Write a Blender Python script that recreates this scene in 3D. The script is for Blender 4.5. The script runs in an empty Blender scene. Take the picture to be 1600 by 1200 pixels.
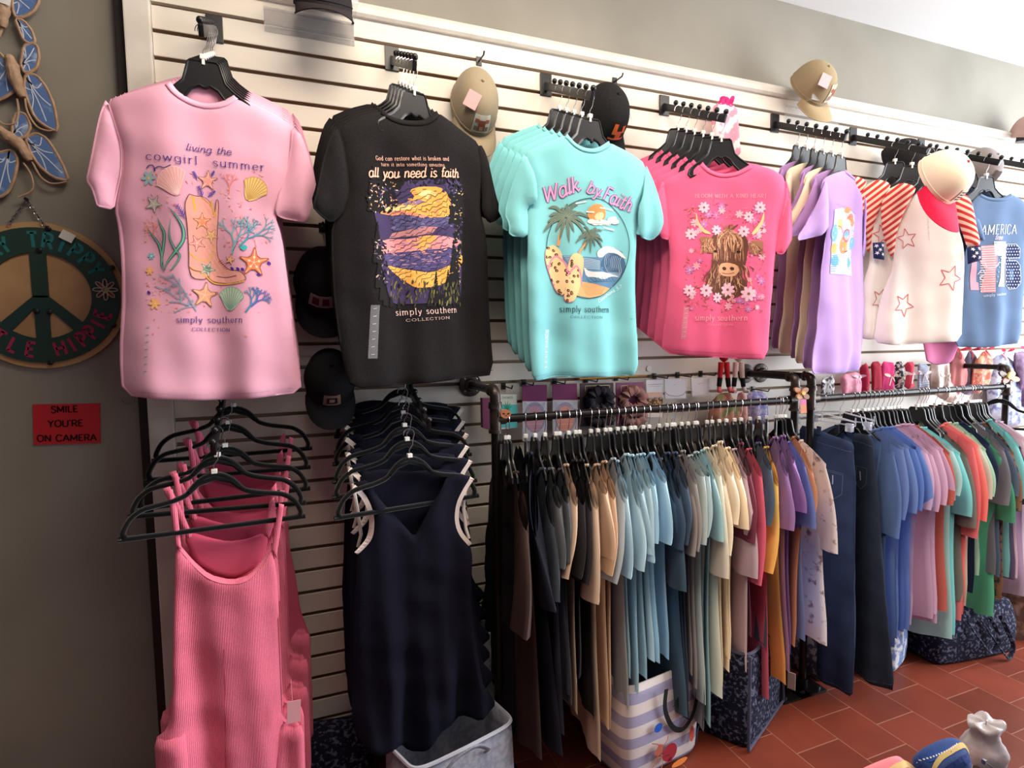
import bpy, bmesh, math, random
import numpy as np
from mathutils import Vector, Matrix, noise
from mathutils.geometry import delaunay_2d_cdt

SC = bpy.context.scene
COL = SC.collection
random.seed(7)

# ------------------------------------------------------------------ camera
FPX, YAW, PITCH, ROLL = 888.1, .3720, -.0789, -.0106
CAMP = Vector((0, -1.9858, 1.50))
_cy, _sy, _cp, _sp = math.cos(YAW), math.sin(YAW), math.cos(PITCH), math.sin(PITCH)
FW = Vector((_sy*_cp, _cy*_cp, _sp))
_r0 = Vector((_cy, -_sy, 0)); _u0 = _r0.cross(FW)
RT = _r0*math.cos(ROLL) + _u0*math.sin(ROLL)
UP = -_r0*math.sin(ROLL) + _u0*math.cos(ROLL)
cam_d = bpy.data.cameras.new('camera'); cam = bpy.data.objects.new('camera', cam_d); COL.objects.link(cam)
cam_d.sensor_width = 36; cam_d.lens = 36*FPX/1600; cam_d.clip_start = .02
M = Matrix(((RT.x, UP.x, -FW.x), (RT.y, UP.y, -FW.y), (RT.z, UP.z, -FW.z))).to_4x4()
M.translation = CAMP
cam.matrix_world = M
SC.camera = cam

# ------------------------------------------------------------------ light and exposure
SC.view_settings.view_transform = 'Standard'
SC.view_settings.look = 'None'
SC.view_settings.gamma = 1
SC.view_settings.use_curve_mapping = False
SC.view_settings.exposure = .22
world = bpy.data.worlds.new('world'); SC.world = world; world.use_nodes = True
world.node_tree.nodes['Background'].inputs[0].default_value = (.80, .84, 1.0, 1)
world.node_tree.nodes['Background'].inputs[1].default_value = .09

def area(name, loc, target, sx, sy, power, col, spread=180):
    l = bpy.data.lights.new(name, 'AREA'); l.shape = 'RECTANGLE'; l.size = sx; l.size_y = sy
    l.energy = power; l.color = col; l.spread = math.radians(spread)
    o = bpy.data.objects.new(name, l); COL.objects.link(o); o.location = loc
    o.rotation_euler = (Vector(target)-Vector(loc)).to_track_quat('-Z', 'Y').to_euler()
    return o
# daylight from the shop window beyond the right end, warm ceiling lamps over the aisle
area('window_daylight', (5.1, -1.7, 1.75), (2.2, -.1, 1.5), 2.4, 2.2, 215, (.86, .93, 1.0))
area('front_fill', (2.6, -4.4, 1.9), (1.4, 0, 1.2), 3.4, 1.9, 12, (.90, .94, 1.0))  # unseen fill light, added to lift the wall from the front
area('ceiling_lamp_warm', (.55, -1.05, 2.92), (.55, -.35, 0), 1.3, .5, 30, (1.0, .86, .70))
area('ceiling_lamp_warm_far', (2.3, -1.3, 2.92), (2.2, -.4, 0), 1.1, .6, 24, (1.0, .88, .74))

# ------------------------------------------------------------------ projection of photo points onto real planes
def ray(x, y): return RT*((x-800)/FPX) + UP*((600-y)/FPX) + FW
def at_y(x, y, Y):
    D = ray(x, y); return CAMP + D*((Y-CAMP.y)/D.y)
def at_x(x, y, X):
    D = ray(x, y); return CAMP + D*(X/D.x)
def at_z(x, y, Z):
    D = ray(x, y); return CAMP + D*((Z-CAMP.z)/D.z)

class Fr:
    """a vertical plane with its own origin and yaw (degrees)"""
    def __init__(s, P0, psi=0):
        s.P = Vector(P0); s.psi = math.radians(psi)
        s.d = Vector((math.cos(s.psi), math.sin(s.psi), 0)); s.n = Vector((math.sin(s.psi), -math.cos(s.psi), 0))
    def uv(s, x, y):
        D = ray(x, y); t = (s.P-CAMP).dot(s.n)/D.dot(s.n); Q = CAMP+D*t - s.P
        return (Q.dot(s.d), Q.z)
    def uvs(s, pts): return [s.uv(*p) for p in pts]
def crop(ox, oy, sc): return lambda pts: [(ox+x/sc, oy+y/sc) for x, y in pts]

# ------------------------------------------------------------------ materials
def lin(c):
    r = []
    for v in c[:3]:
        v = v/255.0; r.append(v/12.92 if v <= .04045 else ((v+.055)/1.055)**2.4)
    return (r[0], r[1], r[2], 1)
_mc = {}
def mat(name, c, rough=.5, metal=0, spec=.5, alpha=1, trans=0, sheen=0, coat=0, ior=1.45):
    key = (name, tuple(c), rough, metal, alpha, trans)
    if key in _mc: return _mc[key]
    m = bpy.data.materials.new(name); m.use_nodes = True
    b = m.node_tree.nodes['Principled BSDF']
    b.inputs['Base Color'].default_value = lin(c); b.inputs['Roughness'].default_value = rough
    b.inputs['Metallic'].default_value = metal; b.inputs['Specular IOR Level'].default_value = spec
    b.inputs['Alpha'].default_value = alpha; b.inputs['Transmission Weight'].default_value = trans
    b.inputs['Sheen Weight'].default_value = sheen; b.inputs['Coat Weight'].default_value = coat
    b.inputs['IOR'].default_value = ior
    _mc[key] = m; return m
def N(m, t, **k):
    n = m.node_tree.nodes.new(t)
    for a, v in k.items(): setattr(n, a, v)
    return n
def L(m, a, b): m.node_tree.links.new(a, b)
def bsdf(m): return m.node_tree.nodes['Principled BSDF']
def coords(m, kind='Object', scale=(1, 1, 1), rot=(0, 0, 0)):
    tc = N(m, 'ShaderNodeTexCoord'); mp = N(m, 'ShaderNodeMapping')
    mp.inputs['Scale'].default_value = scale; mp.inputs['Rotation'].default_value = rot
    L(m, tc.outputs[kind], mp.inputs[0]); return mp.outputs[0]
def noise_col(m, c2, scale=40, fac=.5, lo=.35, hi=.65, vec=None, detail=3):
    b = bsdf(m); c1 = tuple(b.inputs['Base Color'].default_value)
    n = N(m, 'ShaderNodeTexNoise'); n.inputs['Scale'].default_value = scale; n.inputs['Detail'].default_value = detail
    L(m, vec or coords(m), n.inputs['Vector'])
    r = N(m, 'ShaderNodeValToRGB'); r.color_ramp.elements[0].position = lo; r.color_ramp.elements[1].position = hi
    r.color_ramp.elements[0].color = c1; l2 = lin(c2)
    r.color_ramp.elements[1].color = tuple(c1[i]*(1-fac)+l2[i]*fac for i in range(3))+(1,)
    L(m, n.outputs[0], r.inputs[0]); L(m, r.outputs[0], b.inputs['Base Color']); return m
def bump(m, scale=300, strength=.2, dist=.002, vec=None, kind='noise'):
    b = bsdf(m)
    if kind == 'noise':
        n = N(m, 'ShaderNodeTexNoise'); n.inputs['Scale'].default_value = scale; out = n.outputs[0]
    else:
        n = N(m, 'ShaderNodeTexWave', bands_direction=kind); n.inputs['Scale'].default_value = scale; out = n.outputs['Fac']
    L(m, vec or coords(m), n.inputs['Vector'])
    p = N(m, 'ShaderNodeBump'); p.inputs['Strength'].default_value = strength; p.inputs['Distance'].default_value = dist
    L(m, out, p.inputs['Height']); L(m, p.outputs[0], b.inputs['Normal']); return m
_fc = {}
def fabric(c, heather=.06, name='cotton_jersey'):
    key = (tuple(c), heather)
    if key in _fc: return _fc[key]
    m = mat(name, c, .92, spec=.14, sheen=.10 if max(c) > 90 else 0)
    m = m.copy() if m.users else m
    noise_col(m, tuple(min(255, v*.62+70) for v in c), 420, heather*3, .3, .75)
    bump(m, 900, .25, .0008); _fc[key] = m; return m
def print_mat():
    m = bpy.data.materials.get('printed_ink')
    if m: return m
    m = mat('printed_ink', (255, 255, 255), .8, spec=.25)
    a = N(m, 'ShaderNodeAttribute', attribute_name='Col'); L(m, a.outputs['Color'], bsdf(m).inputs['Base Color']); return m

BLACKP = mat('black_plastic', (20, 20, 22), .35, spec=.5)
HANGP = mat('hanger_plastic', (24, 24, 26), .30, spec=.6)
VELVET = mat('black_velvet', (8, 8, 10), .95, spec=.05, sheen=.25)
CHROME = mat('chrome_wire', (215, 215, 220), .18, 1)
IRON = bump(mat('black_iron_pipe', (38, 34, 33), .38, .75), 60, .3, .002)
CAST = bump(noise_col(mat('cast_iron_fitting', (92, 82, 76), .42, .85), (50, 44, 42), 30, .8), 80, .4, .002)
WHITEP = mat('white_plastic', (236, 234, 228), .4)
STEEL = mat('steel', (150, 150, 152), .3, 1)
# clear plastic: thin, clear, shiny
def clear(name, tint, a, rough=.08):
    m = bpy.data.materials.get(name)
    return m or mat(name, tint, rough, alpha=a, spec=.7)
ACRYL = clear('clear_acrylic', (235, 236, 240), .15)
FILM = clear('clear_film', (235, 238, 245), .09, .15)

# ------------------------------------------------------------------ mesh helpers
def link(name, me, m=None, parent=None, label=None, smooth=True):
    o = bpy.data.objects.new(name, me); COL.objects.link(o)
    if m is not None:
        for mm in (m if isinstance(m, (list, tuple)) else [m]): me.materials.append(mm)
    if smooth:
        for p in me.polygons: p.use_smooth = True
    if parent is not None: o.parent = parent
    if label: o['label'] = label
    return o
def sharp(o, ang=35):
    try: o.data.set_sharp_from_angle(angle=math.radians(ang))
    except Exception: pass
    return o
class G:
    """collects geometry for ONE mesh"""
    def __init__(s): s.v = []; s.f = []; s.c = []; s.mi = []
    def add(s, vs, fs, col=None, mi=0):
        b = len(s.v); s.v += [tuple(v) for v in vs]; s.f += [tuple(b+i for i in f) for f in fs]
        s.c += [col]*len(fs); s.mi += [mi]*len(fs); return s
    def box(s, c, d, bev=0, rot=None, col=None, mi=0):
        bm = bmesh.new(); bmesh.ops.create_cube(bm, size=1)
        for v in bm.verts: v.co = Vector((v.co.x*d[0], v.co.y*d[1], v.co.z*d[2]))
        if bev: bmesh.ops.bevel(bm, geom=bm.edges[:], offset=bev, segments=2, affect='EDGES', profile=.7)
        R = rot or Matrix.Identity(3)
        bm.verts.ensure_lookup_table()
        vs = [R @ v.co + Vector(c) for v in bm.verts]; fs = [[v.index for v in f.verts] for f in bm.faces]
        bm.free(); return s.add(vs, fs, col, mi)
    def tube(s, pts, r, n=8, closed=False, cap=True, col=None, flat=1, mi=0, upv=None):
        pts = [Vector(p) for p in pts]; k = len(pts)
        rs = r if isinstance(r, (list, tuple)) else [r]*k
        t0 = None; vs = []
        for i in range(k):
            a = pts[(i-1) % k] if (closed or i) else pts[0]; b = pts[(i+1) % k] if (closed or i < k-1) else pts[-1]
            t = (b-a).normalized() if (b-a).length > 1e-9 else Vector((0, 0, 1))
            if t0 is None:
                q = Vector(upv) if upv else (Vector((0, 0, 1)) if abs(t.z) < .9 else Vector((0, 1, 0)))
                nx = t.cross(q).normalized()
            else:
                nx = (nx - t*nx.dot(t))
                nx = nx.normalized() if nx.length > 1e-6 else t.orthogonal().normalized()
            ny = t.cross(nx); t0 = t
            for j in range(n):
                an = 2*math.pi*j/n; vs.append(pts[i] + nx*(math.cos(an)*rs[i]) + ny*(math.sin(an)*rs[i]*flat))
        fs = []
        for i in range(k if closed else k-1):
            for j in range(n):
                a = i*n+j; b = i*n+(j+1) % n; c = ((i+1) % k)*n+(j+1) % n; d = ((i+1) % k)*n+j; fs.append((a, b, c, d))
        if cap and not closed: fs += [tuple(range(n))[::-1], tuple((k-1)*n+j for j in range(n))]
        return s.add(vs, fs, col, mi)
    def lathe(s, prof, n=24, c=(0, 0, 0), R=None, col=None, mi=0, sx=1, sy=1):
        R = R or Matrix.Identity(3); vs = []
        for r, z in prof:
            for j in range(n):
                a = 2*math.pi*j/n; vs.append(R @ Vector((r*math.cos(a)*sx, r*math.sin(a)*sy, z)) + Vector(c))
        fs = []
        for i in range(len(prof)-1):
            for j in range(n): fs.append((i*n+j, i*n+(j+1) % n, (i+1)*n+(j+1) % n, (i+1)*n+j))
        fs += [tuple(range(n))[::-1], tuple((len(prof)-1)*n+j for j in range(n))]
        return s.add(vs, fs, col, mi)
    def grid(s, P, col=None, mi=0, closed=False):
        """P[i][j] points"""
        nr = len(P); nc = len(P[0]); vs = [p for row in P for p in row]; fs = []
        for i in range(nr-1):
            for j in range(nc if closed else nc-1):
                fs.append((i*nc+j, i*nc+(j+1) % nc, (i+1)*nc+(j+1) % nc, (i+1)*nc+j))
        return s.add(vs, fs, col, mi)
    def prism(s, poly, y0, y1, col=None, mi=0):
        """poly in (x,z), extruded from y0 to y1"""
        n = len(poly); ar = sum(poly[i][0]*poly[(i+1) % n][1]-poly[(i+1) % n][0]*poly[i][1] for i in range(n))
        if ar < 0: poly = poly[::-1]
        vs = [(p[0], y0, p[1]) for p in poly] + [(p[0], y1, p[1]) for p in poly]
        fs = [tuple(range(n)), tuple(range(2*n-1, n-1, -1))]
        fs += [(i+n, (i+1) % n+n, (i+1) % n, i) for i in range(n)]
        return s.add(vs, fs, col, mi)
    def out(s, name, m=None, parent=None, label=None, smooth=True, ang=35, norm=True):
        me = bpy.data.meshes.new(name); me.from_pydata(s.v, [], s.f); me.update()
        if any(c is not None for c in s.c):
            ca = me.color_attributes.new('Col', 'FLOAT_COLOR', 'CORNER'); arr = []
            for p in me.polygons:
                arr += list(s.c[p.index])*p.loop_total
            ca.data.foreach_set('color', arr)
        if any(s.mi): me.polygons.foreach_set('material_index', s.mi)
        if norm:
            bm = bmesh.new(); bm.from_mesh(me); bmesh.ops.recalc_face_normals(bm, faces=bm.faces[:]); bm.to_mesh(me); bm.free()
        o = link(name, me, m, parent, label, smooth)
        if smooth: sharp(o, ang)
        return o

def thing(name, label, cat, loc=(0, 0, 0), rotz=0, group=None, rot=None):
    o = bpy.data.objects.new(name, None); COL.objects.link(o); o.empty_display_size = .05
    o.location = loc
    o.rotation_euler = rot if rot else (0, 0, rotz)
    o['label'] = label; o['category'] = cat
    if group: o['group'] = group
    return o
def tag(o, label, cat, group=None, kind=None):
    o['label'] = label; o['category'] = cat
    if group: o['group'] = group
    if kind: o['kind'] = kind
    return o
def struct(o): o['kind'] = 'structure'; return o
def dup(root, loc=None, rotz=None, label=None, group=None, skip=(), mats=None):
    r = root.copy(); COL.objects.link(r)
    if loc is not None: r.location = loc
    if rotz is not None: r.rotation_euler = (0, 0, rotz)
    if label: r['label'] = label
    if group: r['group'] = group
    def rec(src, dst):
        for ch in list(src.children):
            if ch.name.split('.')[0] in skip: continue
            c = ch.copy(); COL.objects.link(c); c.parent = dst
            if mats and ch.name.split('.')[0] in mats and c.type == 'MESH':
                c.data = c.data.copy(); c.data.materials.clear(); c.data.materials.append(mats[ch.name.split('.')[0]])
            rec(ch, c)
    rec(root, r); return r
ORD = ['first', 'second', 'third', 'fourth', 'fifth', 'sixth', 'seventh', 'eighth', 'ninth', 'tenth']

# ------------------------------------------------------------------ cloth cut from an outline, with real thickness and folds
def dens(poly, res):
    out = []
    for i in range(len(poly)):
        a = poly[i]; b = poly[(i+1) % len(poly)]; d = math.hypot(b[0]-a[0], b[1]-a[1]); n = max(1, int(d/res))
        for k in range(n): out.append((a[0]+(b[0]-a[0])*k/n, a[1]+(b[1]-a[1])*k/n))
    return out
def smooth_poly(poly, it=1):
    for _ in range(it):
        q = []
        for i in range(len(poly)):
            a = poly[i]; b = poly[(i+1) % len(poly)]
            q += [(a[0]*.8+b[0]*.2, a[1]*.8+b[1]*.2), (a[0]*.2+b[0]*.8, a[1]*.2+b[1]*.8)]
        poly = q
    return poly
def segdist(P, poly):
    A = np.array(poly); B = np.roll(A, -1, 0); P = np.asarray(P); out = np.full(len(P), 1e9)
    for a, b in zip(A, B):
        d = b-a; t = np.clip(((P-a)@d)/max(1e-12, d@d), 0, 1); q = a+t[:, None]*d
        out = np.minimum(out, np.hypot(*(P-q).T))
    return out
def inside(P, poly):
    P = np.asarray(P); x, y = P[:, 0], P[:, 1]; r = np.zeros(len(P), bool); n = len(poly)
    for i in range(n):
        x1, y1 = poly[i]; x2, y2 = poly[(i+1) % n]
        if y1 == y2: continue
        c = ((y1 > y) != (y2 > y)) & (x < (x2-x1)*(y-y1)/(y2-y1)+x1); r ^= c
    return r
def cdt(poly, res, jit=.25):
    b = dens(poly, res); A = np.array(b); mn = A.min(0); mx = A.max(0)
    xs = np.arange(mn[0]+res*.5, mx[0], res); ys = np.arange(mn[1]+res*.5, mx[1], res*.87)
    pts = [(x+(res/2 if j % 2 else 0)+random.uniform(-jit, jit)*res*.4, y+random.uniform(-jit, jit)*res*.4) for j, y in enumerate(ys) for x in xs]
    P = np.array(pts) if pts else np.zeros((0, 2))
    if len(P): P = P[inside(P, b)]
    if jit:
        if len(P): P = P[segdist(P, b) > res*1.7]
        n = len(b); ar = sum(b[i][0]*b[(i+1) % n][1]-b[(i+1) % n][0]*b[i][1] for i in range(n)); sg = 1 if ar > 0 else -1
        for off in (.45, 1.1):
            R_ = []
            for i in range(n):
                a_, c_ = b[i-1], b[(i+1) % n]; dx, dy = c_[0]-a_[0], c_[1]-a_[1]; l = math.hypot(dx, dy) or 1
                R_.append((b[i][0]-dy/l*sg*res*off, b[i][1]+dx/l*sg*res*off))
            R_ = np.array(R_); k_ = inside(R_, b) & (segdist(R_, b) > res*off*.8); R_ = R_[k_]
            P = np.vstack([P, R_]) if len(P) else R_
    elif len(P): P = P[segdist(P, b) > res*.55]
    allp = [Vector(p) for p in b] + [Vector(p) for p in P]
    r = delaunay_2d_cdt(allp, [], [list(range(len(b)))], 1, 1e-6)
    return [tuple(v) for v in r[0]], r[2]
def fold_fn(amp=.008, seed=0, vs=9, top=0.0, length=.7, diag=.3, big=.01):
    """drape: vertical folds that deepen toward the hem"""
    ph = seed*1.7
    def f(u, v):
        g = min(1, max(0, (top-v)/length)); a = amp*(.35+1.1*g)
        y = a*math.sin(u*vs*2*math.pi*.5+ph+diag*math.sin(v*7+ph))
        y += a*.5*math.sin(u*vs*2*math.pi*.93+ph*2.1+v*3)
        y += big*noise.noise(Vector((u*3.1+seed*7.3, v*2.3, seed)))
        y += amp*.55*noise.noise(Vector((u*9+v*6+seed, v*11, seed*3.1)))
        return y
    return f
class Cloth:
    def __init__(s, outline, th=.02, rim=.045, fold=None, res=.014, y0=0, sm=1):
        s.poly = smooth_poly(outline, sm) if sm else outline; s.th = th; s.rim = rim; s.fold = fold or (lambda u, v: 0); s.res = res; s.y0 = y0
    def ys(s, P):
        d = segdist(P, s.poly); k = np.clip(d/s.rim, 0, 1); inf = s.th*np.sin(k*1.5708)
        fo = np.array([s.fold(u, v) for u, v in P])
        return inf, fo
    def front(s, P, off=0):
        inf, fo = s.ys(P); return s.y0+fo-inf-off
    def build(s, name, m, parent, label=None, back=True):
        vs, fs = cdt(s.poly, s.res); P = np.array(vs); inf, fo = s.ys(P)
        n = len(vs); V = [(P[i, 0], s.y0+fo[i]-inf[i]-.0008, P[i, 1]) for i in range(n)]; F = [tuple(f) for f in fs]
        if back:
            V += [(P[i, 0], s.y0+fo[i]*.8+inf[i]*.8+.0008, P[i, 1]) for i in range(n)]
            F += [tuple(i+n for i in f[::-1]) for f in fs]
            cnt = {}
            for f in fs:
                for i in range(len(f)):
                    e = (f[i], f[(i+1) % len(f)]); cnt[e] = cnt.get(e, 0)+1
            for (a, b) in list(cnt):
                if (b, a) not in cnt: F.append((b, a, a+n, b+n))
        me = bpy.data.meshes.new(name); me.from_pydata(V, [], F); me.update()
        bm = bmesh.new(); bm.from_mesh(me); bmesh.ops.recalc_face_normals(bm, faces=bm.faces[:]); bm.to_mesh(me); bm.free()
        return link(name, me, m, parent, label)

# ------------------------------------------------------------------ prints: flat ink shapes lying on a cloth surface
class Ink:
    def __init__(s, cloth, fr=None, base=.0022, step=.00013):
        s.cl = cloth; s.fr = fr; s.g = G(); s.base = base; s.step = step
    def m(s, pts): return [s.fr.uv(*p) for p in pts] if s.fr else list(pts)
    def poly(s, pts, c, lay=0, res=.011, sm=0, raw=False):
        q = list(pts) if raw else s.m(pts)
        if sm: q = smooth_poly(q, sm)
        try: vs, fs = cdt(q, res, 0)
        except Exception: return
        if not fs: return
        ys = s.cl.front(np.array(vs), s.base+lay*s.step)
        s.g.add([(v[0], y, v[1]) for v, y in zip(vs, ys)], fs, lin(c))
    def strip(s, pts, w, c, lay=0, sm=True, raw=False, taper=False, contrast=0, seg=.004):
        q = list(pts) if raw else s.m(pts)
        if len(q) < 2: return
        if sm and len(q) > 2: q = catmull(q, 5)
        qq = [q[0]]
        for a, b in zip(q, q[1:]):
            n = max(1, int(math.hypot(b[0]-a[0], b[1]-a[1])/max(seg, .006)))
            for k in range(1, n+1): qq.append((a[0]+(b[0]-a[0])*k/n, a[1]+(b[1]-a[1])*k/n))
        q = qq; n = len(q); A = []
        for i in range(n):
            a = q[max(0, i-1)]; b = q[min(n-1, i+1)]; dx, dy = b[0]-a[0], b[1]-a[1]; l = math.hypot(dx, dy) or 1e-9
            ww = w*.5
            if taper: ww *= max(.12, math.sin(math.pi*(i+.3)/(n-.4)))
            if contrast: ww *= 1-contrast+contrast*abs(dy/l)
            A.append((q[i][0]-dy/l*ww, q[i][1]+dx/l*ww)); A.append((q[i][0]+dy/l*ww, q[i][1]-dx/l*ww))
        ys = s.cl.front(np.array(A), s.base+lay*s.step)
        s.g.add([(p[0], y, p[1]) for p, y in zip(A, ys)], [(2*i, 2*i+1, 2*i+3, 2*i+2) for i in range(n-1)], lin(c))
    def disc(s, c, r, col, lay=0, n=12, ry=None, rot=0):
        ry = ry or r; ca, sa = math.cos(rot), math.sin(rot)
        s.poly([(c[0]+r*math.cos(t)*ca-ry*math.sin(t)*sa, c[1]+r*math.cos(t)*sa+ry*math.sin(t)*ca) for t in [2*math.pi*i/n for i in range(n)]], col, lay)
    def text(s, txt, p0, p1, h, c, lay=3, style='serif', wt=.1, raw=False, slant=0, arc=0):
        """text runs from p0 to p1 (photo px unless raw); h = capital height in the same px"""
        if not raw:
            a = s.fr.uv(*p0); b = s.fr.uv(*p1); hh = abs(s.fr.uv(p0[0], p0[1]-h)[1]-a[1])
        else: a, b, hh = p0, p1, h
        d = Vector((b[0]-a[0], b[1]-a[1])); Lt = d.length; d.normalize(); nrm = Vector((-d.y, d.x))
        st, W = layout(txt, style); k = hh/.75; sx = Lt/max(W, 1e-6)
        for pts in st:
            q = []
            for x, y in pts:
                xx = x*sx + slant*y*k; yy = y*k
                if arc: t = x/W*2-1; yy += arc*hh*(1-t*t)
                q.append((a[0]+d.x*xx+nrm.x*yy, a[1]+d.y*xx+nrm.y*yy))
            s.strip(q, wt*hh, c, lay, sm=False, raw=True, contrast=.55 if style == 'serif' else .25, seg=.002)
    def out(s, name='printed_design', parent=None, label=None):
        if not s.g.f: return None
        return s.g.out(name, print_mat(), parent, label, smooth=False, norm=False)
def catmull(q, n):
    out = []
    for i in range(len(q)-1):
        p0 = q[max(0, i-1)]; p1 = q[i]; p2 = q[i+1]; p3 = q[min(len(q)-1, i+2)]
        for k in range(n):
            t = k/n; t2 = t*t; t3 = t2*t
            out.append(tuple(.5*(2*p1[j]+(p2[j]-p0[j])*t+(2*p0[j]-5*p1[j]+4*p2[j]-p3[j])*t2+(3*p1[j]-p0[j]-3*p2[j]+p3[j])*t3) for j in range(len(p1))))
    out.append(tuple(q[-1])); return out
GL = {}
def _g(ch, w, *st): GL[ch] = (w, st)
_bowl = [(.36, .38), (.25, .5), (.1, .43), (.05, .24), (.11, .05), (.22, .0), (.34, .1)]
_g('a', .44, _bowl, [(.36, .5), (.36, .06), (.42, 0)])
_g('b', .44, [(.08, .78), (.08, .02)], [(.08, .3), (.2, .5), (.34, .42), (.38, .24), (.31, .04), (.2, 0), (.08, .08)])
_g('c', .4, [(.34, .4), (.24, .5), (.1, .43), (.05, .24), (.11, .05), (.23, 0), (.35, .09)])
_g('d', .44, _bowl, [(.36, .78), (.36, .0)])
_g('e', .4, [(.06, .26), (.35, .28), (.31, .45), (.2, .5), (.09, .42), (.05, .23), (.12, .04), (.24, 0), (.35, .09)])
_g('f', .3, [(.31, .72), (.25, .78), (.16, .72), (.14, .55), (.14, .3), (.14, 0)], [(.03, .48), (.27, .48)])
_g('g', .44, _bowl, [(.36, .5), (.37, .2), (.36, -.1), (.27, -.22), (.12, -.2), (.07, -.13)])
_g('h', .44, [(.08, .78), (.08, 0)], [(.08, .3), (.15, .44), (.25, .5), (.34, .42), (.35, .2), (.35, 0)])
_g('i', .17, [(.08, .5), (.08, 0)], [(.08, .65), (.08, .71)])
_g('j', .2, [(.1, .5), (.1, -.1), (.0, -.2)], [(.1, .65), (.1, .71)])
_g('k', .42, [(.08, .78), (.08, 0)], [(.34, .5), (.09, .22)], [(.17, .3), (.38, 0)])
_g('l', .17, [(.08, .78), (.08, 0)])
_g('m', .64, [(.08, .5), (.08, 0)], [(.08, .33), (.14, .45), (.22, .5), (.3, .42), (.31, .2), (.31, 0)], [(.31, .33), (.37, .45), (.45, .5), (.53, .42), (.54, .2), (.54, 0)])
_g('n', .44, [(.08, .5), (.08, 0)], [(.08, .3), (.15, .44), (.25, .5), (.34, .42), (.35, .2), (.35, 0)])
_g('o', .44, [(.22, .5), (.1, .43), (.05, .25), (.1, .06), (.22, 0), (.34, .06), (.39, .25), (.34, .43), (.22, .5)])
_g('p', .44, [(.08, .5), (.08, -.24)], [(.08, .3), (.2, .5), (.34, .42), (.38, .24), (.31, .04), (.2, 0), (.08, .08)])
_g('r', .3, [(.08, .5), (.08, 0)], [(.08, .28), (.12, .4), (.19, .48), (.25, .5), (.29, .47)])
_g('s', .34, [(.29, .42), (.2, .5), (.09, .46), (.08, .34), (.17, .26), (.27, .2), (.29, .08), (.18, 0), (.05, .07)])
_g('t', .28, [(.13, .68), (.13, .3), (.13, .1), (.18, .01), (.27, .05)], [(.03, .49), (.26, .49)])
_g('u', .44, [(.07, .5), (.07, .25), (.09, .06), (.19, 0), (.3, .07), (.35, .2)], [(.35, .5), (.35, 0)])
_g('v', .4, [(.04, .5), (.2, 0)], [(.2, 0), (.36, .5)])
_g('w', .58, [(.04, .5), (.16, 0)], [(.16, 0), (.29, .45)], [(.29, .45), (.42, 0)], [(.42, 0), (.54, .5)])
_g('y', .4, [(.05, .5), (.2, .04)], [(.37, .5), (.14, -.22)], [(.14, -.22), (.04, -.2)])
_g('z', .36, [(.05, .48), (.31, .48)], [(.31, .48), (.05, .02)], [(.05, .02), (.32, .02)])
_g('A', .56, [(.03, 0), (.28, .75)], [(.28, .75), (.53, 0)], [(.12, .25), (.44, .25)])
_g('B', .48, [(.08, 0), (.08, .75)], [(.08, .75), (.28, .75), (.4, .66), (.38, .48), (.26, .4), (.08, .4)], [(.08, .4), (.3, .4), (.44, .3), (.43, .1), (.3, 0), (.08, 0)])
_g('C', .54, [(.5, .6), (.4, .72), (.26, .76), (.1, .65), (.04, .38), (.1, .1), (.26, -.01), (.4, .03), (.5, .15)])
_g('D', .54, [(.08, 0), (.08, .75)], [(.08, .75), (.28, .75), (.44, .62), (.49, .38), (.44, .12), (.28, 0), (.08, 0)])
_g('E', .44, [(.08, 0), (.08, .75)], [(.08, .74), (.4, .74)], [(.08, .39), (.33, .39)], [(.08, .01), (.41, .01)])
_g('F', .42, [(.08, 0), (.08, .75)], [(.08, .74), (.4, .74)], [(.08, .39), (.33, .39)])
_g('G', .56, [(.5, .6), (.4, .72), (.26, .76), (.1, .65), (.04, .38), (.1, .1), (.26, -.01), (.42, .04), (.49, .18)], [(.5, .3), (.5, .0)], [(.32, .32), (.52, .32)])
_g('H', .56, [(.08, 0), (.08, .75)], [(.48, 0), (.48, .75)], [(.08, .4), (.48, .4)])
_g('I', .2, [(.1, 0), (.1, .75)])
_g('K', .5, [(.08, 0), (.08, .75)], [(.44, .75), (.09, .32)], [(.18, .43), (.48, 0)])
_g('L', .42, [(.08, 0), (.08, .75)], [(.08, .01), (.4, .01)])
_g('M', .66, [(.08, 0), (.08, .75)], [(.08, .75), (.33, .15)], [(.33, .15), (.58, .75)], [(.58, .75), (.58, 0)])
_g('N', .56, [(.08, 0), (.08, .75)], [(.08, .75), (.48, 0)], [(.48, 0), (.48, .75)])
_g('O', .58, [(.29, .76), (.12, .66), (.05, .38), (.12, .1), (.29, -.01), (.46, .1), (.53, .38), (.46, .66), (.29, .76)])
_g('P', .46, [(.08, 0), (.08, .75)], [(.08, .75), (.28, .75), (.41, .66), (.41, .46), (.28, .37), (.08, .37)])
_g('R', .5, [(.08, 0), (.08, .75)], [(.08, .75), (.28, .75), (.41, .66), (.41, .46), (.28, .37), (.08, .37)], [(.26, .37), (.46, 0)])
_g('S', .46, [(.4, .64), (.28, .76), (.12, .7), (.08, .54), (.2, .42), (.34, .34), (.41, .2), (.32, .03), (.16, -.01), (.05, .1)])
_g('T', .48, [(.24, 0), (.24, .75)], [(.03, .74), (.45, .74)])
_g('U', .54, [(.07, .75), (.07, .3), (.12, .06), (.27, -.01), (.42, .06), (.47, .3), (.47, .75)])
_g('W', .74, [(.04, .75), (.2, 0)], [(.2, 0), (.37, .7)], [(.37, .7), (.54, 0)], [(.54, 0), (.7, .75)])
_g('Y', .5, [(.04, .75), (.25, .38)], [(.46, .75), (.25, .38)], [(.25, .38), (.25, 0)])
_g("'", .14, [(.07, .78), (.06, .62)])
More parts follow.
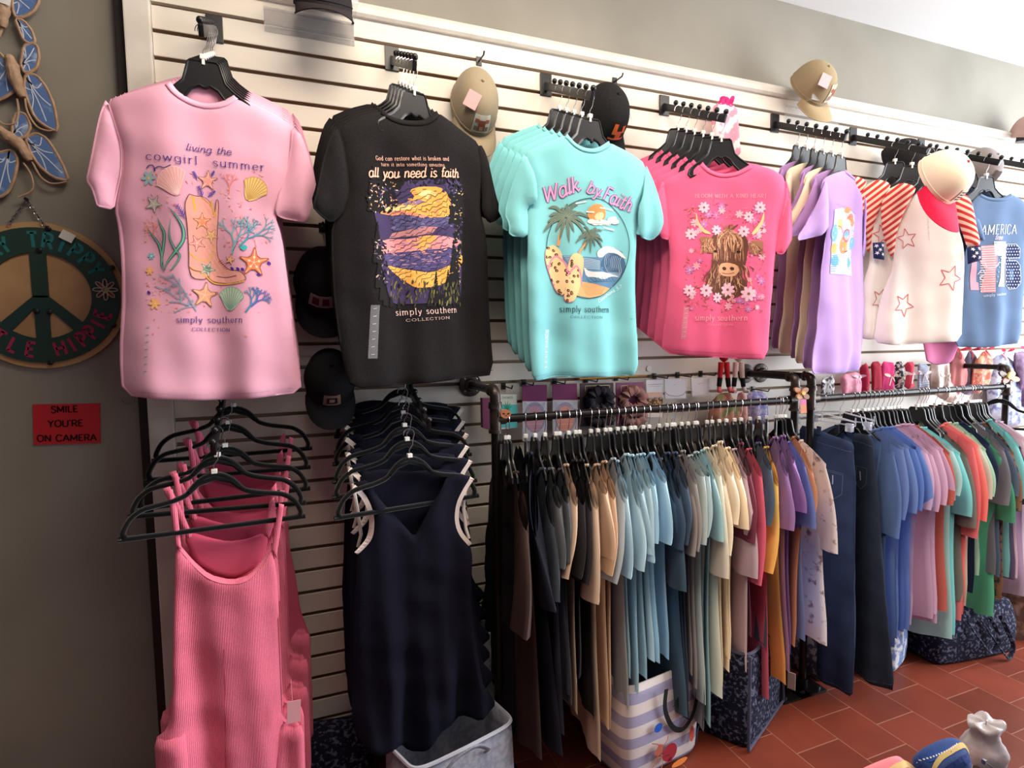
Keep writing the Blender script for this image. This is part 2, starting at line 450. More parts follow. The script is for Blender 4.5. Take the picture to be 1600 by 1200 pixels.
_g('.', .14, [(.07, .0), (.07, .05)])
_g(':', .14, [(.07, .0), (.07, .05)], [(.07, .35), (.07, .4)])
_g('1', .3, [(.16, 0), (.16, .75)], [(.16, .75), (.05, .62)])
_g('7', .42, [(.04, .74), (.38, .74)], [(.38, .74), (.14, 0)])
_g('6', .44, [(.36, .68), (.24, .76), (.1, .6), (.05, .3), (.1, .06), (.22, 0), (.36, .08), (.37, .3), (.25, .42), (.08, .32)])
_g('4', .46, [(.34, 0), (.34, .75)], [(.34, .75), (.03, .22)], [(.03, .22), (.44, .22)])
_g('5', .42, [(.36, .74), (.1, .74)], [(.1, .74), (.08, .42)], [(.08, .42), (.2, .47), (.34, .4), (.38, .22), (.3, .04), (.18, -.01), (.05, .08)])
_g(' ', .3)
def layout(txt, style):
    x = 0; out = []
    for ch in txt:
        w, st = GL.get(ch, GL[' '])
        for p in st:
            q = [(x+a, b) for a, b in p]
            out.append(catmull(q, 3) if len(q) > 4 else q)
            if style == 'serif' and len(p) == 2 and abs(p[0][0]-p[1][0]) < .02 and abs(p[0][1]-p[1][1]) > .3:
                for e in p:
                    if -.01 < e[1] < .79: out.append([(x+e[0]-.07, e[1]), (x+e[0]+.07, e[1])])
        if style == 'script' and ch.islower(): out.append([(x+w*.82, .05), (x+w*1.12, .12)])
        x += w + (.09 if style == 'serif' else .03)
    return out, x

# ================================================================== THE ROOM
def plane_obj(name, quad, m, nx=1, ny=1):
    g = G(); g.add(quad, [(0, 1, 2, 3)]); o = g.out(name, m, smooth=False, norm=False); return struct(o)
PLASTER = bump(noise_col(mat('grey_olive_plaster', (148, 143, 131), .62), (128, 123, 112), 2.2, .8, .35, .7), 30, .12, .003)
# back wall as a thin box behind the slatted panel
g = G(); g.box((1.2, .10, 1.5), (9.0, .10, 3.0)); struct(g.out('wall_back', PLASTER, smooth=False))
g = G(); g.box((-3.35, -2.2, 1.5), (.10, 4.6, 3.0)); struct(g.out('wall_left', PLASTER, smooth=False))
CEIL = bump(mat('white_ceiling', (238, 238, 238), .8), 80, .1, .002)
g = G(); g.box((1.2, -2.2, 3.03), (9.2, 4.8, .08)); struct(g.out('ceiling', CEIL, smooth=False))
# floor of square terracotta tiles laid in staggered columns
FL = mat('terracotta_tile', (146, 66, 42), .42, spec=.45)
def floor_nodes(m):
    b = bsdf(m); tc = N(m, 'ShaderNodeTexCoord'); mp = N(m, 'ShaderNodeMapping')
    mp.inputs['Rotation'].default_value = (0, 0, math.pi/2); mp.inputs['Location'].default_value = (.015, .0, 0)
    L(m, tc.outputs['Object'], mp.inputs[0])
    br = N(m, 'ShaderNodeTexBrick'); br.offset = .5; br.inputs['Scale'].default_value = 1
    br.inputs['Brick Width'].default_value = .2265; br.inputs['Row Height'].default_value = .2058
    br.inputs['Mortar Size'].default_value = .0022; br.inputs['Mortar Smooth'].default_value = .3
    br.inputs['Color1'].default_value = lin((126, 56, 38)); br.inputs['Color2'].default_value = lin((104, 45, 30))
    br.inputs['Mortar'].default_value = lin((150, 98, 78)); L(m, mp.outputs[0], br.inputs[0])
    n = N(m, 'ShaderNodeTexNoise'); n.inputs['Scale'].default_value = 7; n.inputs['Detail'].default_value = 5; L(m, tc.outputs['Object'], n.inputs[0])
    mx = N(m, 'ShaderNodeMixRGB', blend_type='MULTIPLY'); mx.inputs[0].default_value = .5
    r = N(m, 'ShaderNodeValToRGB'); r.color_ramp.elements[0].position = .3; r.color_ramp.elements[1].position = .7
    r.color_ramp.elements[0].color = (.62, .58, .56, 1); r.color_ramp.elements[1].color = (1.1, 1.05, 1.0, 1)
    L(m, n.outputs[0], r.inputs[0]); L(m, br.outputs[0], mx.inputs[1]); L(m, r.outputs[0], mx.inputs[2]); L(m, mx.outputs[0], b.inputs['Base Color'])
    p = N(m, 'ShaderNodeBump'); p.inputs['Strength'].default_value = .5; p.inputs['Distance'].default_value = .003; p.invert = True
    L(m, br.outputs['Fac'], p.inputs['Height']); L(m, p.outputs[0], b.inputs['Normal'])
floor_nodes(FL)
g = G(); g.box((1.2, -2.2, -.04), (9.2, 4.8, .08)); struct(g.out('floor', FL, smooth=False))

# slatted panel: boards with real grooves between them
PITCHZ = .0762; Z0 = 2.4827
BOARD = bump(mat('cream_painted_board', (226, 218, 206), .5, spec=.35), 25, .08, .002)
GROOVE = mat('brown_board_edge', (158, 134, 108), .8)
X0, X1 = -.335, 4.85
g = G()
g.box(((X0+X1)/2, .032, 1.36), (X1-X0, .03, 2.46), mi=1)
for k in range(0, 31):
    zt = Z0-k*PITCHZ-.0055; zb = Z0-(k+1)*PITCHZ+.0055
    prof = [(.02, zt), (.0015, zt), (0, zt-.0015), (0, zb+.0015), (.0015, zb), (.02, zb)]
    vs = [(X, y, z) for X in (X0, X1) for y, z in prof]; n = 6
    mi = 0
    g.add(vs, [(i, (i+1) % n, (i+1) % n+n, i+n) for i in (1, 2, 3)], mi=0)
    g.add(vs, [(0, 1, 7, 6), (4, 5, 11, 10)], mi=1)
g.box(((X0+X1)/2, .011, Z0+.0055+.04), (X1-X0, .022, .08))
g.box(((X0+X1)/2, .011, (Z0-31*PITCHZ-.0055+.105)/2), (X1-X0, .022, (Z0-31*PITCHZ-.0055-.105)))
struct(g.out('wall_slatted', [BOARD, GROOVE], smooth=False))
TRIM = bump(noise_col(mat('white_trim_paint', (222, 216, 206), .45), (200, 192, 180), 12, .5), 20, .1, .002)
# top trim: a moulded strip with a sloping upper face
prof = [(.05, 2.548), (-.012, 2.548), (-.020, 2.556), (-.022, 2.575), (-.008, 2.594), (.05, 2.598)]
g = G(); n = len(prof); vs = [(X, y, z) for X in (-.405, 3.72) for y, z in prof]
g.add(vs, [(i, (i+1) % n, (i+1) % n+n, i+n) for i in range(n)]+[tuple(range(n)), tuple(range(2*n-1, n-1, -1))])
struct(g.out('trim_1', TRIM, smooth=False))
g = G(); g.box((4.3, .01, 2.57), (1.16, .05, .045), .004); struct(g.out('trim_2', TRIM, smooth=False))
g = G(); g.box((-.369, .014, 1.31), (.066, .068, 2.47), .004); struct(g.out('trim_3', TRIM, smooth=False))
g = G(); g.box((1.9, .038, .055), (5.4, .022, .10), .003); struct(g.out('baseboard_back', mat('olive_base_board', (92, 84, 70), .6), smooth=False))
g = G(); g.box((-1.86, .03, .055), (2.88, .04, .10), .004); struct(g.out('baseboard_left', mat('olive_base_board', (92, 84, 70), .6), smooth=False))
g = G(); g.box((-.418, .035, 1.3), (.03, .03, 2.6), .003); struct(g.out('panel_shadow_strip', mat('painted_shadow_brown', (40, 32, 27), .6), smooth=False))  # panel's cast shadow on the wall, modelled as a dark strip

# ================================================================== DISPLAY ARMS
def display_arm(X, z, label, length=.35, drop=.19, n=7):
    t = thing('slatwall_faceout', label, 'display rail', (X, 0, z), group='black display arms on the slatted wall')
    G().box((0, -.003, -.005), (.046, .006, .078), .0015).out('wall_plate', BLACKP, t, smooth=False)
    g = G(); sl = math.atan2(drop-.02, length); R = Matrix.Rotation(sl, 3, 'X')
    Lb = length/math.cos(sl)
    c = Vector((0, -.003, -.01))+R @ Vector((0, -Lb/2, 0)); g.box(c, (.013, Lb, .027), .003, R)
    g.out('bar', BLACKP, t)
    for i in range(n):
        s = Lb*(1-(i+.12)/n*.93); p = Vector((0, -.003, -.01)) + R @ Vector((0, -s, .022))
        g = G(); g.tube([p-Vector((0, 0, .012)), p], .0035, 6); bm = bmesh.new(); bmesh.ops.create_uvsphere(bm, u_segments=12, v_segments=8, radius=.0095)
        bm.verts.ensure_lookup_table(); g.add([v.co+p for v in bm.verts], [[v.index for v in f.verts] for f in bm.faces]); bm.free()
        g.out('ball', BLACKP, t)
    def rod(dist):
        """point where a hook rests, dist metres out from the wall"""
        return Vector((X, -dist, z-.01-(dist/length)*(drop-.02)+.016))
    return rod

# ================================================================== HANGERS
def hook_pts(r=.0185, flip=1):
    pts = [(0, 0, -.075), (.0, 0, -.062), (.010*flip, 0, -.048)]
    for a in range(-35, 200, 20):
        q = math.radians(a); pts.append((r*math.cos(q)*flip, 0, -.0165+r*math.sin(q)))
    return pts
def tee_hanger(label=None, group=None, panel=True):
    t = thing('clothes_hanger', label or 'black plastic hanger', 'hanger', group=group)
    G().tube(hook_pts(), .0013, 6).out('hook', CHROME, t)
    G().box((0, 0, -.078), (.017, .013, .012), .002).box((0, -.0005, -.090), (.008, .010, .014), .001).out('size_marker', WHITEP, t, smooth=False)
    z = -.088
    half = [(0, 0), (.034, 0), (.041, -.005), (.049, -.030), (.056, -.050), (.078, -.068), (.105, -.084), (.130, -.101), (.135, -.116), (.126, -.126), (.10, -.119), (.072, -.104), (.052, -.087), (.036, -.068), (.014, -.058), (.010, -.060), (.004, -.063)]
    o = [(x, y+z) for x, y in half] + [(-x, y+z) for x, y in half[::-1]]
    pl = []
    for p in o:
        if not pl or math.hypot(p[0]-pl[-1][0], p[1]-pl[-1][1]) > 1e-5: pl.append(p)
    if math.hypot(pl[0][0]-pl[-1][0], pl[0][1]-pl[-1][1]) < 1e-5: pl.pop()
    g = G(); vs, fs = cdt(pl, .02, 0)
    nv = len(vs); V = [(v[0], -.002, v[1]) for v in vs]+[(v[0], .002, v[1]) for v in vs]
    F = [tuple(f) for f in fs]+[tuple(i+nv for i in f[::-1]) for f in fs]
    cnt = {(f[i], f[(i+1) % len(f)]) for f in fs for i in range(len(f))}
    for a, b in cnt:
        if (b, a) not in cnt: F.append((b, a, a+nv, b+nv))
    g.add(V, F); g.tube([(x, 0, y) for x, y in pl], .0042, 6, closed=True)
    g.out('hanger_body', HANGP, t); return t
VH = [(0, 0), (.018, -.004), (.036, -.015), (.050, -.030), (.062, -.044), (.080, -.052), (.102, -.058), (.135, -.064), (.156, -.070), (.178, -.087), (.192, -.112), (.193, -.124), (.187, -.131), (.175, -.133)]
def velvet_hanger(label=None, group=None, sc=1.06):
    t = thing('velvet_hanger', label or 'black velvet hanger', 'hanger', group=group)
    G().tube([(p[0], p[1], p[2]+.012) for p in hook_pts(.016)], .0015, 6).out('hook', CHROME, t)
    G().box((0, 0, -.066), (.014, .014, .012), .002).out('size_marker', WHITEP, t, smooth=False)
    pts = [(x*sc, 0, y*sc-.074) for x, y in VH] + [(-x*sc, 0, y*sc-.074) for x, y in VH[::-1][:-1]]
    rs = [.0100 if abs(p[0]) < .05 else .0062 for p in pts]
    g = G(); g.tube(catmull([tuple(p) for p in pts]+[tuple(pts[0])], 3)[:-1], .0082, 10, closed=True, flat=.8)
    g.tube([(x*sc, 0, y*sc-.079) for x, y in [(-.055, -.033), (-.036, -.015), (0, -.004), (.036, -.015), (.055, -.033)]], .0105, 8, flat=.7)
    g.out('hanger_body', VELVET, t); return t
TH0 = tee_hanger(); VH0 = velvet_hanger()
_used = {'t': False, 'v': False}
def put_hanger(kind, rod, rotz, label, group=None):
    src = TH0 if kind == 't' else VH0
    if not _used[kind]:
        _used[kind] = True; o = src; o.location = rod; o.rotation_euler = (0, 0, rotz); o['label'] = label
        if group: o['group'] = group
    else: o = dup(src, rod, rotz, label, group)
    o.scale = (.84 if group == 'hangers on the display arms' else (.80 if kind == 't' else 1), 1, 1)
    return o

# ================================================================== T-SHIRTS FACING THE AISLE
def darker(c, k=.75): return tuple(v*k for v in c)
def face_tee(label, group, cat, P0, psi, body, sleeves, collar, color, seed=0, th=.024, m=None, sm=None, inner=None, amp=.006, hemline=None, name='t_shirt', front_first=True, cw=.016):
    fr = Fr(P0, psi); t = thing(name, label, cat, P0, math.radians(psi), group)
    m = m or fabric(color); b = fr.uvs(body); top = max(p[1] for p in b); bot = min(p[1] for p in b)
    f0 = fold_fn(amp*1.25, seed, 9, top-.10, top-bot-.1, big=.024); um = sum(p[0] for p in b)/len(b)
    ff0 = lambda u, v: f0(u, v)+.55*max(0, abs(u-um)-.05)**2+.010*math.sin((u-um)*9+(top-v)*6+seed)*min(1, max(0, (top-.05-v)*3))
    th = .007
    cl = Cloth(b, th, .024, ff0, .0115)
    cl.build('body', m, t)
    for i, s in enumerate(sleeves):
        so = fr.uvs(s); ff = fold_fn(amp*1.1, seed+5+i, 15, top+.1, .4)
        sc_ = Cloth(so, .012, .030, lambda u, v, ff=ff: ff(u, v)*.8+ff0(u, v)*.7, .0135, y0=-.006)
        sc_.build('sleeve', sm or m, t)
    if collar:
        q = catmull(fr.uvs(collar), 4)
        def band(q, w):
            A, B = [], []
            for i in range(len(q)):
                a = q[max(0, i-1)]; c = q[min(len(q)-1, i+1)]; dx, dy = c[0]-a[0], c[1]-a[1]; l = math.hypot(dx, dy)
                A.append((q[i][0]-dy/l*w*.15, q[i][1]+dx/l*w*.15)); B.append((q[i][0]+dy/l*w*.85, q[i][1]-dx/l*w*.85))
            return A+B[::-1]
        try:
            cb = Cloth(band(q, cw), .004, .006, lambda u, v: float(cl.front(np.array([(u, v)]), .0)[0]), .007, y0=-.001, sm=0)
            cb.build('collar', m, t)
        except Exception as e: print('collar', e)
    if inner:
        Cloth(fr.uvs(inner), .004, .02, lambda u, v: .0, .02, y0=.014).build('neck_lining', m, t)
    if hemline:
        ik = Ink(cl, fr, .0006); lc = tuple(darker(color, .88))
        for h in hemline: ik.strip(h, .0016, lc, 0)
        ik.out('hem_stitching', t)
    return t, cl, fr

BR = 'simply southern'
def brand(ik, x0, y0, x1, y1, h, c, cx0, cy0, cx1, cy1, ch, wt=.13):
    ik.text(BR, (x0, y0), (x1, y1), h, c, 5, 'serif', wt)
    ik.text('COLLECTION', (cx0, cy0), (cx1, cy1), ch, c, 5, 'serif', .17)

# ---- little drawings used by the prints (all in photo pixels)
def star_pts(cx, cy, r, rot=0, k=.42, n=5, sx=1):
    return [(cx+(r if i % 2 == 0 else r*k)*math.cos(rot+math.pi*i/n)*sx, cy+(r if i % 2 == 0 else r*k)*math.sin(rot+math.pi*i/n)) for i in range(2*n)]
def starfish(ik, cx, cy, r, rot, c, lay=2, c2=None):
    ik.poly(star_pts(cx, cy, r, rot, .33), darker(c, .68), lay, sm=1)
    ik.poly(star_pts(cx, cy, r*.88, rot, .31), c, lay+1, sm=1)
    for i in range(5):
        a = rot+2*math.pi*i/5; ik.strip([(cx, cy), (cx+r*.7*math.cos(a), cy+r*.7*math.sin(a))], .0012, c2 or (255, 225, 190), lay+2)
def shell(ik, cx, cy, r, rot, c, c2, lay=2):
    pts = [(cx+r*math.cos(rot+a), cy+r*math.sin(rot+a)) for a in [math.radians(d) for d in range(-70, 71, 14)]]
    base = (cx-r*.75*math.cos(rot), cy-r*.75*math.sin(rot)); w = (.22*r*math.sin(rot), -.22*r*math.cos(rot))
    ik.poly(pts+[(base[0]-w[0], base[1]-w[1]), (base[0]+w[0], base[1]+w[1])], c, lay, sm=1)
    for p in pts: ik.strip([base, ((p[0]+base[0])/2, (p[1]+base[1])/2), p], .0016, c2, lay+1)
    for p, q in zip(pts, pts[1:]): ik.strip([p, ((p[0]+q[0])/2*1.0, (p[1]+q[1])/2), q], .0013, c2, lay+1)
def flower(ik, cx, cy, r, c, cc, lay=2, n=6, rot=0):
    for i in range(n):
        a = rot+2*math.pi*i/n; ik.disc2((cx+r*.58*math.cos(a), cy+r*.58*math.sin(a)), r*.46, r*.24, a, c, lay)
    ik.disc2((cx, cy), r*.2, r*.2, 0, cc, lay+1)
def _disc2(s, c, ra, rb, rot, col, lay=2, n=9):
    s.poly([(c[0]+ra*math.cos(t)*math.cos(rot)-rb*math.sin(t)*math.sin(rot), c[1]+ra*math.cos(t)*math.sin(rot)+rb*math.sin(t)*math.cos(rot)) for t in [2*math.pi*i/n for i in range(n)]], col, lay)
Ink.disc2 = _disc2
def sprig(ik, x, y, ln, ang, c, lay=2, w=.0016, nb=4, rnd=random):
    e = (x+ln*math.cos(ang), y+ln*math.sin(ang)); ik.strip([(x, y), ((x+e[0])/2+ln*.06, (y+e[1])/2), e], w, c, lay)
    for i in range(nb):
        t = (i+1)/(nb+1); bx, by = x+(e[0]-x)*t, y+(e[1]-y)*t; s = 1 if i % 2 else -1
        for s in (1, -1):
            a = ang+s*.75; l = ln*.32*(1.15-t*.6); ik.strip([(bx, by), (bx+l*math.cos(a), by+l*math.sin(a))], w*1.3, c, lay, taper=True)
def coral(ik, x, y, ln, ang, c, depth=4, lay=2, w=.003, rnd=None):
    rnd = rnd or random
    if depth == 0 or ln < 1.2: return
    a = ang+rnd.uniform(-.15, .15); e = (x+ln*math.cos(a), y+ln*math.sin(a))
    ik.strip([(x, y), e], w, c, lay)
    for s in (-1, 1): coral(ik, e[0], e[1], ln*rnd.uniform(.66, .85), a+s*rnd.uniform(.3, .55), c, depth-1, lay, w*.8, rnd)
def dabs(ik, n, region, cols, s0, s1, lay, rnd, elong=2.2, ang=None):
    bx0, by0, bx1, by1 = min(p[0] for p in region), min(p[1] for p in region), max(p[0] for p in region), max(p[1] for p in region)
    k = 0; tries = 0
    while k < n and tries < n*20:
        tries += 1; x, y = rnd.uniform(bx0, bx1), rnd.uniform(by0, by1)
        if not inside(np.array([(x, y)]), region)[0]: continue
        a = ang+rnd.uniform(-.4, .4) if ang is not None else rnd.uniform(0, 3.14); r = rnd.uniform(s0, s1)
        ik.disc2((x, y), r*elong*.6, r*.5, a, rnd.choice(cols), lay, 6); k += 1

# ---- arms
rods = {}
for key, X, z, lab in [('pink', -.172, 2.442, 'short black ball-studded arm holding the light pink tees'),
                       ('black', .356, 2.442, 'short black ball-studded arm holding the black tees'),
                       ('teal', .920, 2.440, 'black ball-studded arm holding the teal tees'),
                       ('coral', 1.445, 2.437, 'black ball-studded arm holding the hot pink tees'),
                       ('purple', 2.029, 2.440, 'black ball-studded arm holding the purple and cream tees'),
                       ('stripe', 2.511, 2.440, 'black ball-studded arm holding the striped-sleeve tees'),
                       ('navy', 2.99, 2.442, 'black ball-studded arm behind the cream and red cap, holding blue tees'),
                       ('far', 3.50, 2.444, 'black ball-studded arm at the right edge of the photo')]:
    rods[key] = display_arm(X, z, lab)

def stack(key, t, cl, n, color, word, dist0=.335, step=.048, mats=None, jit=3, dz=0, sc=.9):
    """tees waiting behind the front one on the same arm, each on its own hanger"""
    rod = rods[key]; base = rod(dist0); psi = t.rotation_euler[2]; P0 = Vector(t.location); rnd = random.Random(len(word)+n)
    put_hanger('t', base, psi, 'black plastic hanger holding the front %s tee' % word, 'hangers on the display arms')
    out = []
    for i in range(1, n):
        r = rod(dist0-step*i); off = r-base; a = psi+math.radians(rnd.uniform(-jit, jit))
        m = {'body': mats[i-1], 'sleeve': mats[i-1], 'collar': mats[i-1], 'neck_lining': mats[i-1]} if mats else None
        o = dup(t, P0+off, a, '%s tee hanging %s behind the front one on its arm' % (word, ORD[i-1] if n > 2 else 'right'), skip=('printed_design', 'lettering', 'size_sticker', 'hem_stitching'), mats=m)
        o['group'] = '%s tees on one display arm' % word
        put_hanger('t', r, a, 'black plastic hanger of the %s tee %s behind the front one' % (word, ORD[i-1]), 'hangers on the display arms')
        out.append(o)
    t['group'] = '%s tees on one display arm' % word
    return out

# ---------------- light pink tee
A = crop(130, 100, 2.2216)
def hang_at(key, dist=.335): return rods[key](dist)
P = hang_at('pink'); PINK = (240, 176, 200)
tP, cl, fr = face_tee('light pink tee with a cowgirl boot, shells and coral print, leftmost on the wall', None, 't-shirt', P, 0,
    A([(302, 66), (330, 100), (380, 128), (432, 140), (485, 133), (520, 108), (560, 122), (640, 160), (735, 205), (738, 300), (700, 420), (665, 525), (690, 600), (705, 720), (728, 900), (745, 1030), (762, 1143), (600, 1158), (450, 1167), (300, 1163), (125, 1152), (112, 1000), (118, 850), (120, 700), (108, 560), (95, 490), (125, 380), (128, 280), (98, 190), (78, 118), (180, 95)]),
    [A([(80, 116), (60, 150), (38, 240), (14, 350), (2, 398), (24, 430), (34, 462), (40, 492), (98, 500), (110, 440), (130, 370), (132, 290), (112, 215)]),
     A([(728, 200), (765, 250), (795, 340), (812, 440), (800, 470), (778, 552), (740, 545), (690, 535), (662, 522), (680, 440), (715, 330)])],
    A([(302, 66), (330, 100), (380, 128), (432, 140), (485, 133), (524, 106)]), PINK, seed=1,
    inner=A([(310, 50), (420, 40), (515, 80), (515, 125), (430, 150), (340, 120)]),
    hemline=[A([(128, 1132), (300, 1143), (450, 1147), (600, 1138), (757, 1124)])])
ik = Ink(cl, fr); rnd = random.Random(3); q = crop(215, 210, 6); q2 = crop(215, 380, 6)
NV = (78, 58, 140)
ik.text('living the', (291, 237), (362, 245), 11, NV, 5, 'script', .11, slant=.3)
ik.text('cowgirl', (228, 250), (312, 258.5), 12, NV, 5, 'serif', .12)
ik.text('summer', (333, 261), (416, 269), 12, NV, 5, 'serif', .12)
washes = [(q([(40, 360), (160, 330), (300, 320), (470, 330), (480, 600), (300, 640), (240, 760), (60, 760), (30, 560)]), (246, 180, 178)),
          (q([(480, 340), (760, 350), (940, 340), (1180, 380), (1230, 620), (900, 700), (760, 620), (640, 560), (480, 480)]), (250, 176, 172)),
          (q([(50, 780), (240, 760), (220, 1000), (60, 1000)]), (250, 170, 160)),
          (q2([(60, 300), (330, 300), (500, 640), (330, 660), (80, 620)]), (222, 190, 200)),
          (q([(780, 760), (900, 700), (1210, 720), (1220, 1080), (830, 1100)]), (206, 200, 208))]
for p, c in washes: dabs(ik, 34, p, [tuple(c[i]*.6+PINK[i]*.4 for i in range(3)), (246, 166, 160), (250, 190, 172)], 1.0, 2.4, 0, rnd)
shell(ik, *q([(340, 470)])[0], 26, -2.0, (244, 176, 176), (250, 208, 204), 1)
shell(ik, *q([(1085, 540)])[0], 22, -1.0, (240, 206, 130), (206, 160, 90), 1)
shell(ik, *q2([(880, 540)])[0], 21, -1.45, (190, 214, 186), (140, 176, 160), 1)
starfish(ik, *q([(150, 650)])[0], 17, .2, (196, 196, 190)); starfish(ik, *q([(660, 440)])[0], 19, -1.5, (250, 168, 158))
flower(ik, *q([(105, 410)])[0], 12, (150, 186, 190), (244, 190, 90)); flower(ik, *q2([(160, 565)])[0], 10, (250, 186, 120), (250, 214, 110))
flower(ik, *q2([(105, 255)])[0], 7, (250, 186, 120), (250, 214, 110)); flower(ik, *q2([(120, 115)])[0], 6, (120, 190, 200), (230, 240, 240))
for (x, y, a, l) in [(560, 430, -2.0, 14), (690, 400, -1.0, 10), (610, 600, -1.9, 20), (660, 590, -.7, 15), (450, 800, -2.1, 26)]:
    sprig(ik, *q([(x, y)])[0], l, a, (92, 72, 166), 3, .0018, 5)
ik.strip(q([(85, 320), (110, 295), (150, 300), (170, 350), (160, 330), (210, 310), (260, 325), (320, 300)]), .0022, (60, 50, 120), 3)
coral(ik, *q([(860, 560)])[0], 11, -1.55, (244, 140, 130), 4, 2, .0028, rnd); coral(ik, *q([(170, 1000)])[0], 11, -1.9, (246, 150, 120), 4, 1, .003, rnd)
coral(ik, *q([(890, 1130)])[0], 17, -1.3, (120, 190, 200), 6, 2, .0042, rnd); coral(ik, *q([(960, 1060)])[0], 17, -.75, (70, 160, 178), 6, 2, .0042, rnd)
coral(ik, *q([(900, 1100)])[0], 14, -1.1, (96, 110, 160), 6, 3, .0014, rnd)
coral(ik, *q2([(1020, 650)])[0], 13, -1.0, (70, 140, 180), 6, 2, .0042, rnd); coral(ik, *q2([(1070, 600)])[0], 11, -.7, (110, 90, 180), 5, 3, .003, rnd)
# sea grass blades
for pl, w in [(q([(185, 780), (215, 850), (250, 930), (240, 1050), (220, 1200), (240, 1280)]), .0075), (q([(85, 880), (140, 950), (200, 1040), (225, 1150), (250, 1280)]), .0065),
              (q([(290, 685), (360, 760), (430, 880), (430, 1000), (350, 1110), (280, 1200), (250, 1290)]), .0085), (q([(315, 790), (300, 900), (310, 990), (360, 1090), (400, 1150), (330, 1260), (300, 1270)]), .006)]:
    ik.strip(pl, w, (50, 84, 140), 2, taper=True); ik.strip(pl, w*.62, (96, 168, 150), 3, taper=True); ik.strip(pl, w*.22, (150, 206, 140), 4, taper=True)
for a, b in [((330, 290), (560, 640)), ((160, 400), (400, 530)), ((300, 550), (500, 590)), ((350, 650), (560, 590)), ((400, 330), (410, 560)), ((200, 300), (380, 400))]:
    ik.strip(q2([a, ((a[0]+b[0])/2, (a[1]+b[1])/2-14), b]), .0026, (150, 176, 196), 2); 
for (x, y) in [(260, 330), (300, 400), (360, 470), (420, 540), (460, 590), (230, 430)]: sprig(ik, *q2([(x, y)])[0], 15, rnd.uniform(-.6, .6)-.5, (128, 164, 190), 2, .0014, 4)
# boot
boot = q([(490, 565), (545, 580), (620, 590), (680, 640), (720, 740), (740, 620), (762, 660), (750, 900), (745, 1080), (770, 1180), (860, 1270), (960, 1290), (1015, 1345), (1005, 1375), (860, 1400), (720, 1385), (650, 1330), (630, 1360), (520, 1350), (488, 1250), (485, 1100), (470, 850), (450, 660)])
ik.poly(boot, (246, 172, 158), 2, sm=1); ik.strip(boot+boot[:1], .0014, (96, 62, 70), 4)
ik.strip(q([(520, 580), (530, 640), (545, 720)]), .005, (232, 180, 80), 4); ik.strip(q([(600, 590), (690, 680), (720, 780)]), .0028, (214, 150, 70), 4)
ik.strip(q([(690, 620), (700, 690), (735, 770)]), .0045, (226, 178, 84), 4)
ik.strip(q([(490, 1110), (560, 1170), (660, 1180), (715, 1080), (720, 1020)]), .003, (240, 190, 90), 4); ik.strip(q([(490, 1250), (600, 1300), (640, 1330), (720, 1395), (860, 1405), (1010, 1380)]), .0036, (240, 180, 80), 4)
ik.strip(q([(488, 1245), (530, 1275), (610, 1290)]), .0022, (150, 80, 80), 5); ik.strip(q([(740, 1330), (830, 1345), (930, 1330)]), .0018, (120, 70, 120), 5)
for k in range(6): ik.strip(q([(760+k*14, 1200+k*14), (800+k*12, 1180+k*16)]), .0012, (170, 90, 110), 5)
starfish(ik, *q([(605, 820)])[0], 17, -.3, (250, 150, 110), 4); starfish(ik, *q([(560, 1020)])[0], 16, -.8, (240, 150, 150), 4)
starfish(ik, *q([(690, 950)])[0], 14, .3, (250, 190, 130), 4); starfish(ik, *q2([(655, 245)])[0], 15, .1, (170, 200, 180), 5)
starfish(ik, *q2([(1095, 190)])[0], 28, -.25, (250, 140, 96), 3); starfish(ik, *q2([(635, 490)])[0], 25, -.2, (250, 176, 140), 3)
starfish(ik, *q2([(870, 160)])[0], 10, 0, (250, 170, 110), 3)
for i in range(5):
    a = -.25+2*math.pi*i/5; c = q2([(1095, 190)])[0]; ik.disc2((c[0]+8*math.cos(a), c[1]+8*math.sin(a)), 2, 2, 0, (255, 226, 190), 6)
for x, y in [(890, 245), (945, 250), (990, 255), (1235, 195), (1140, 300), (100, 460)]: ik.disc2(q2([(x, y)])[0], 3.5, 2.2, .8, (84, 48, 150), 4)
ik.poly(q([(960, 1070), (1010, 1040), (1040, 1070), (1000, 1105)]), (70, 190, 190), 4, sm=1)
for i in range(40):
    x, y = rnd.uniform(40, 1200), rnd.uniform(330, 1900); ik.disc2(q([(x, y)])[0], rnd.uniform(.8, 2.2), rnd.uniform(.7, 1.5), 0, rnd.choice([(246, 130, 130), (250, 170, 130), (240, 120, 140)]), 1, 6)
brand(ik, 277, 504.5, 382, 504.5, 9.5, (104, 80, 150), 302, 517, 361, 518, 5)
ik.out('printed_design', tP)
def sticker(parent, cl, fr, pts, c=(235, 235, 238), tick=(60, 60, 60), n=7):
    """clear size strip stuck down the side of a tee"""
    q = fr.uvs(pts); vs, fs = cdt(q, .01, 0); ys = cl.front(np.array(vs), .0016)
    G().add([(v[0], y, v[1]) for v, y in zip(vs, ys)], fs).out('size_sticker', clear('clear_sticker_film', (225, 225, 230), .22, .12), parent, 'clear plastic size strip', norm=False)
    ik = Ink(cl, fr, .0022); (x0, y0), (x1, y1) = pts[0], pts[2]
    for k in range(n):
        y = pts[0][1]+(pts[3][1]-pts[0][1])*(k+.5)/n; xm = (pts[0][0]+pts[1][0])/2+(pts[3][0]-pts[0][0])*(k+.5)/n
        ik.strip([(xm-2.6, y), (xm+2.6, y-.8)], .0014, tick, 0)
    ik.out('lettering', parent)
sticker(tP, cl, fr, [(227, 507), (236, 507), (233, 586), (224, 586)], tick=(150, 110, 130))
stack('pink', tP, cl, 6, PINK, 'light pink')
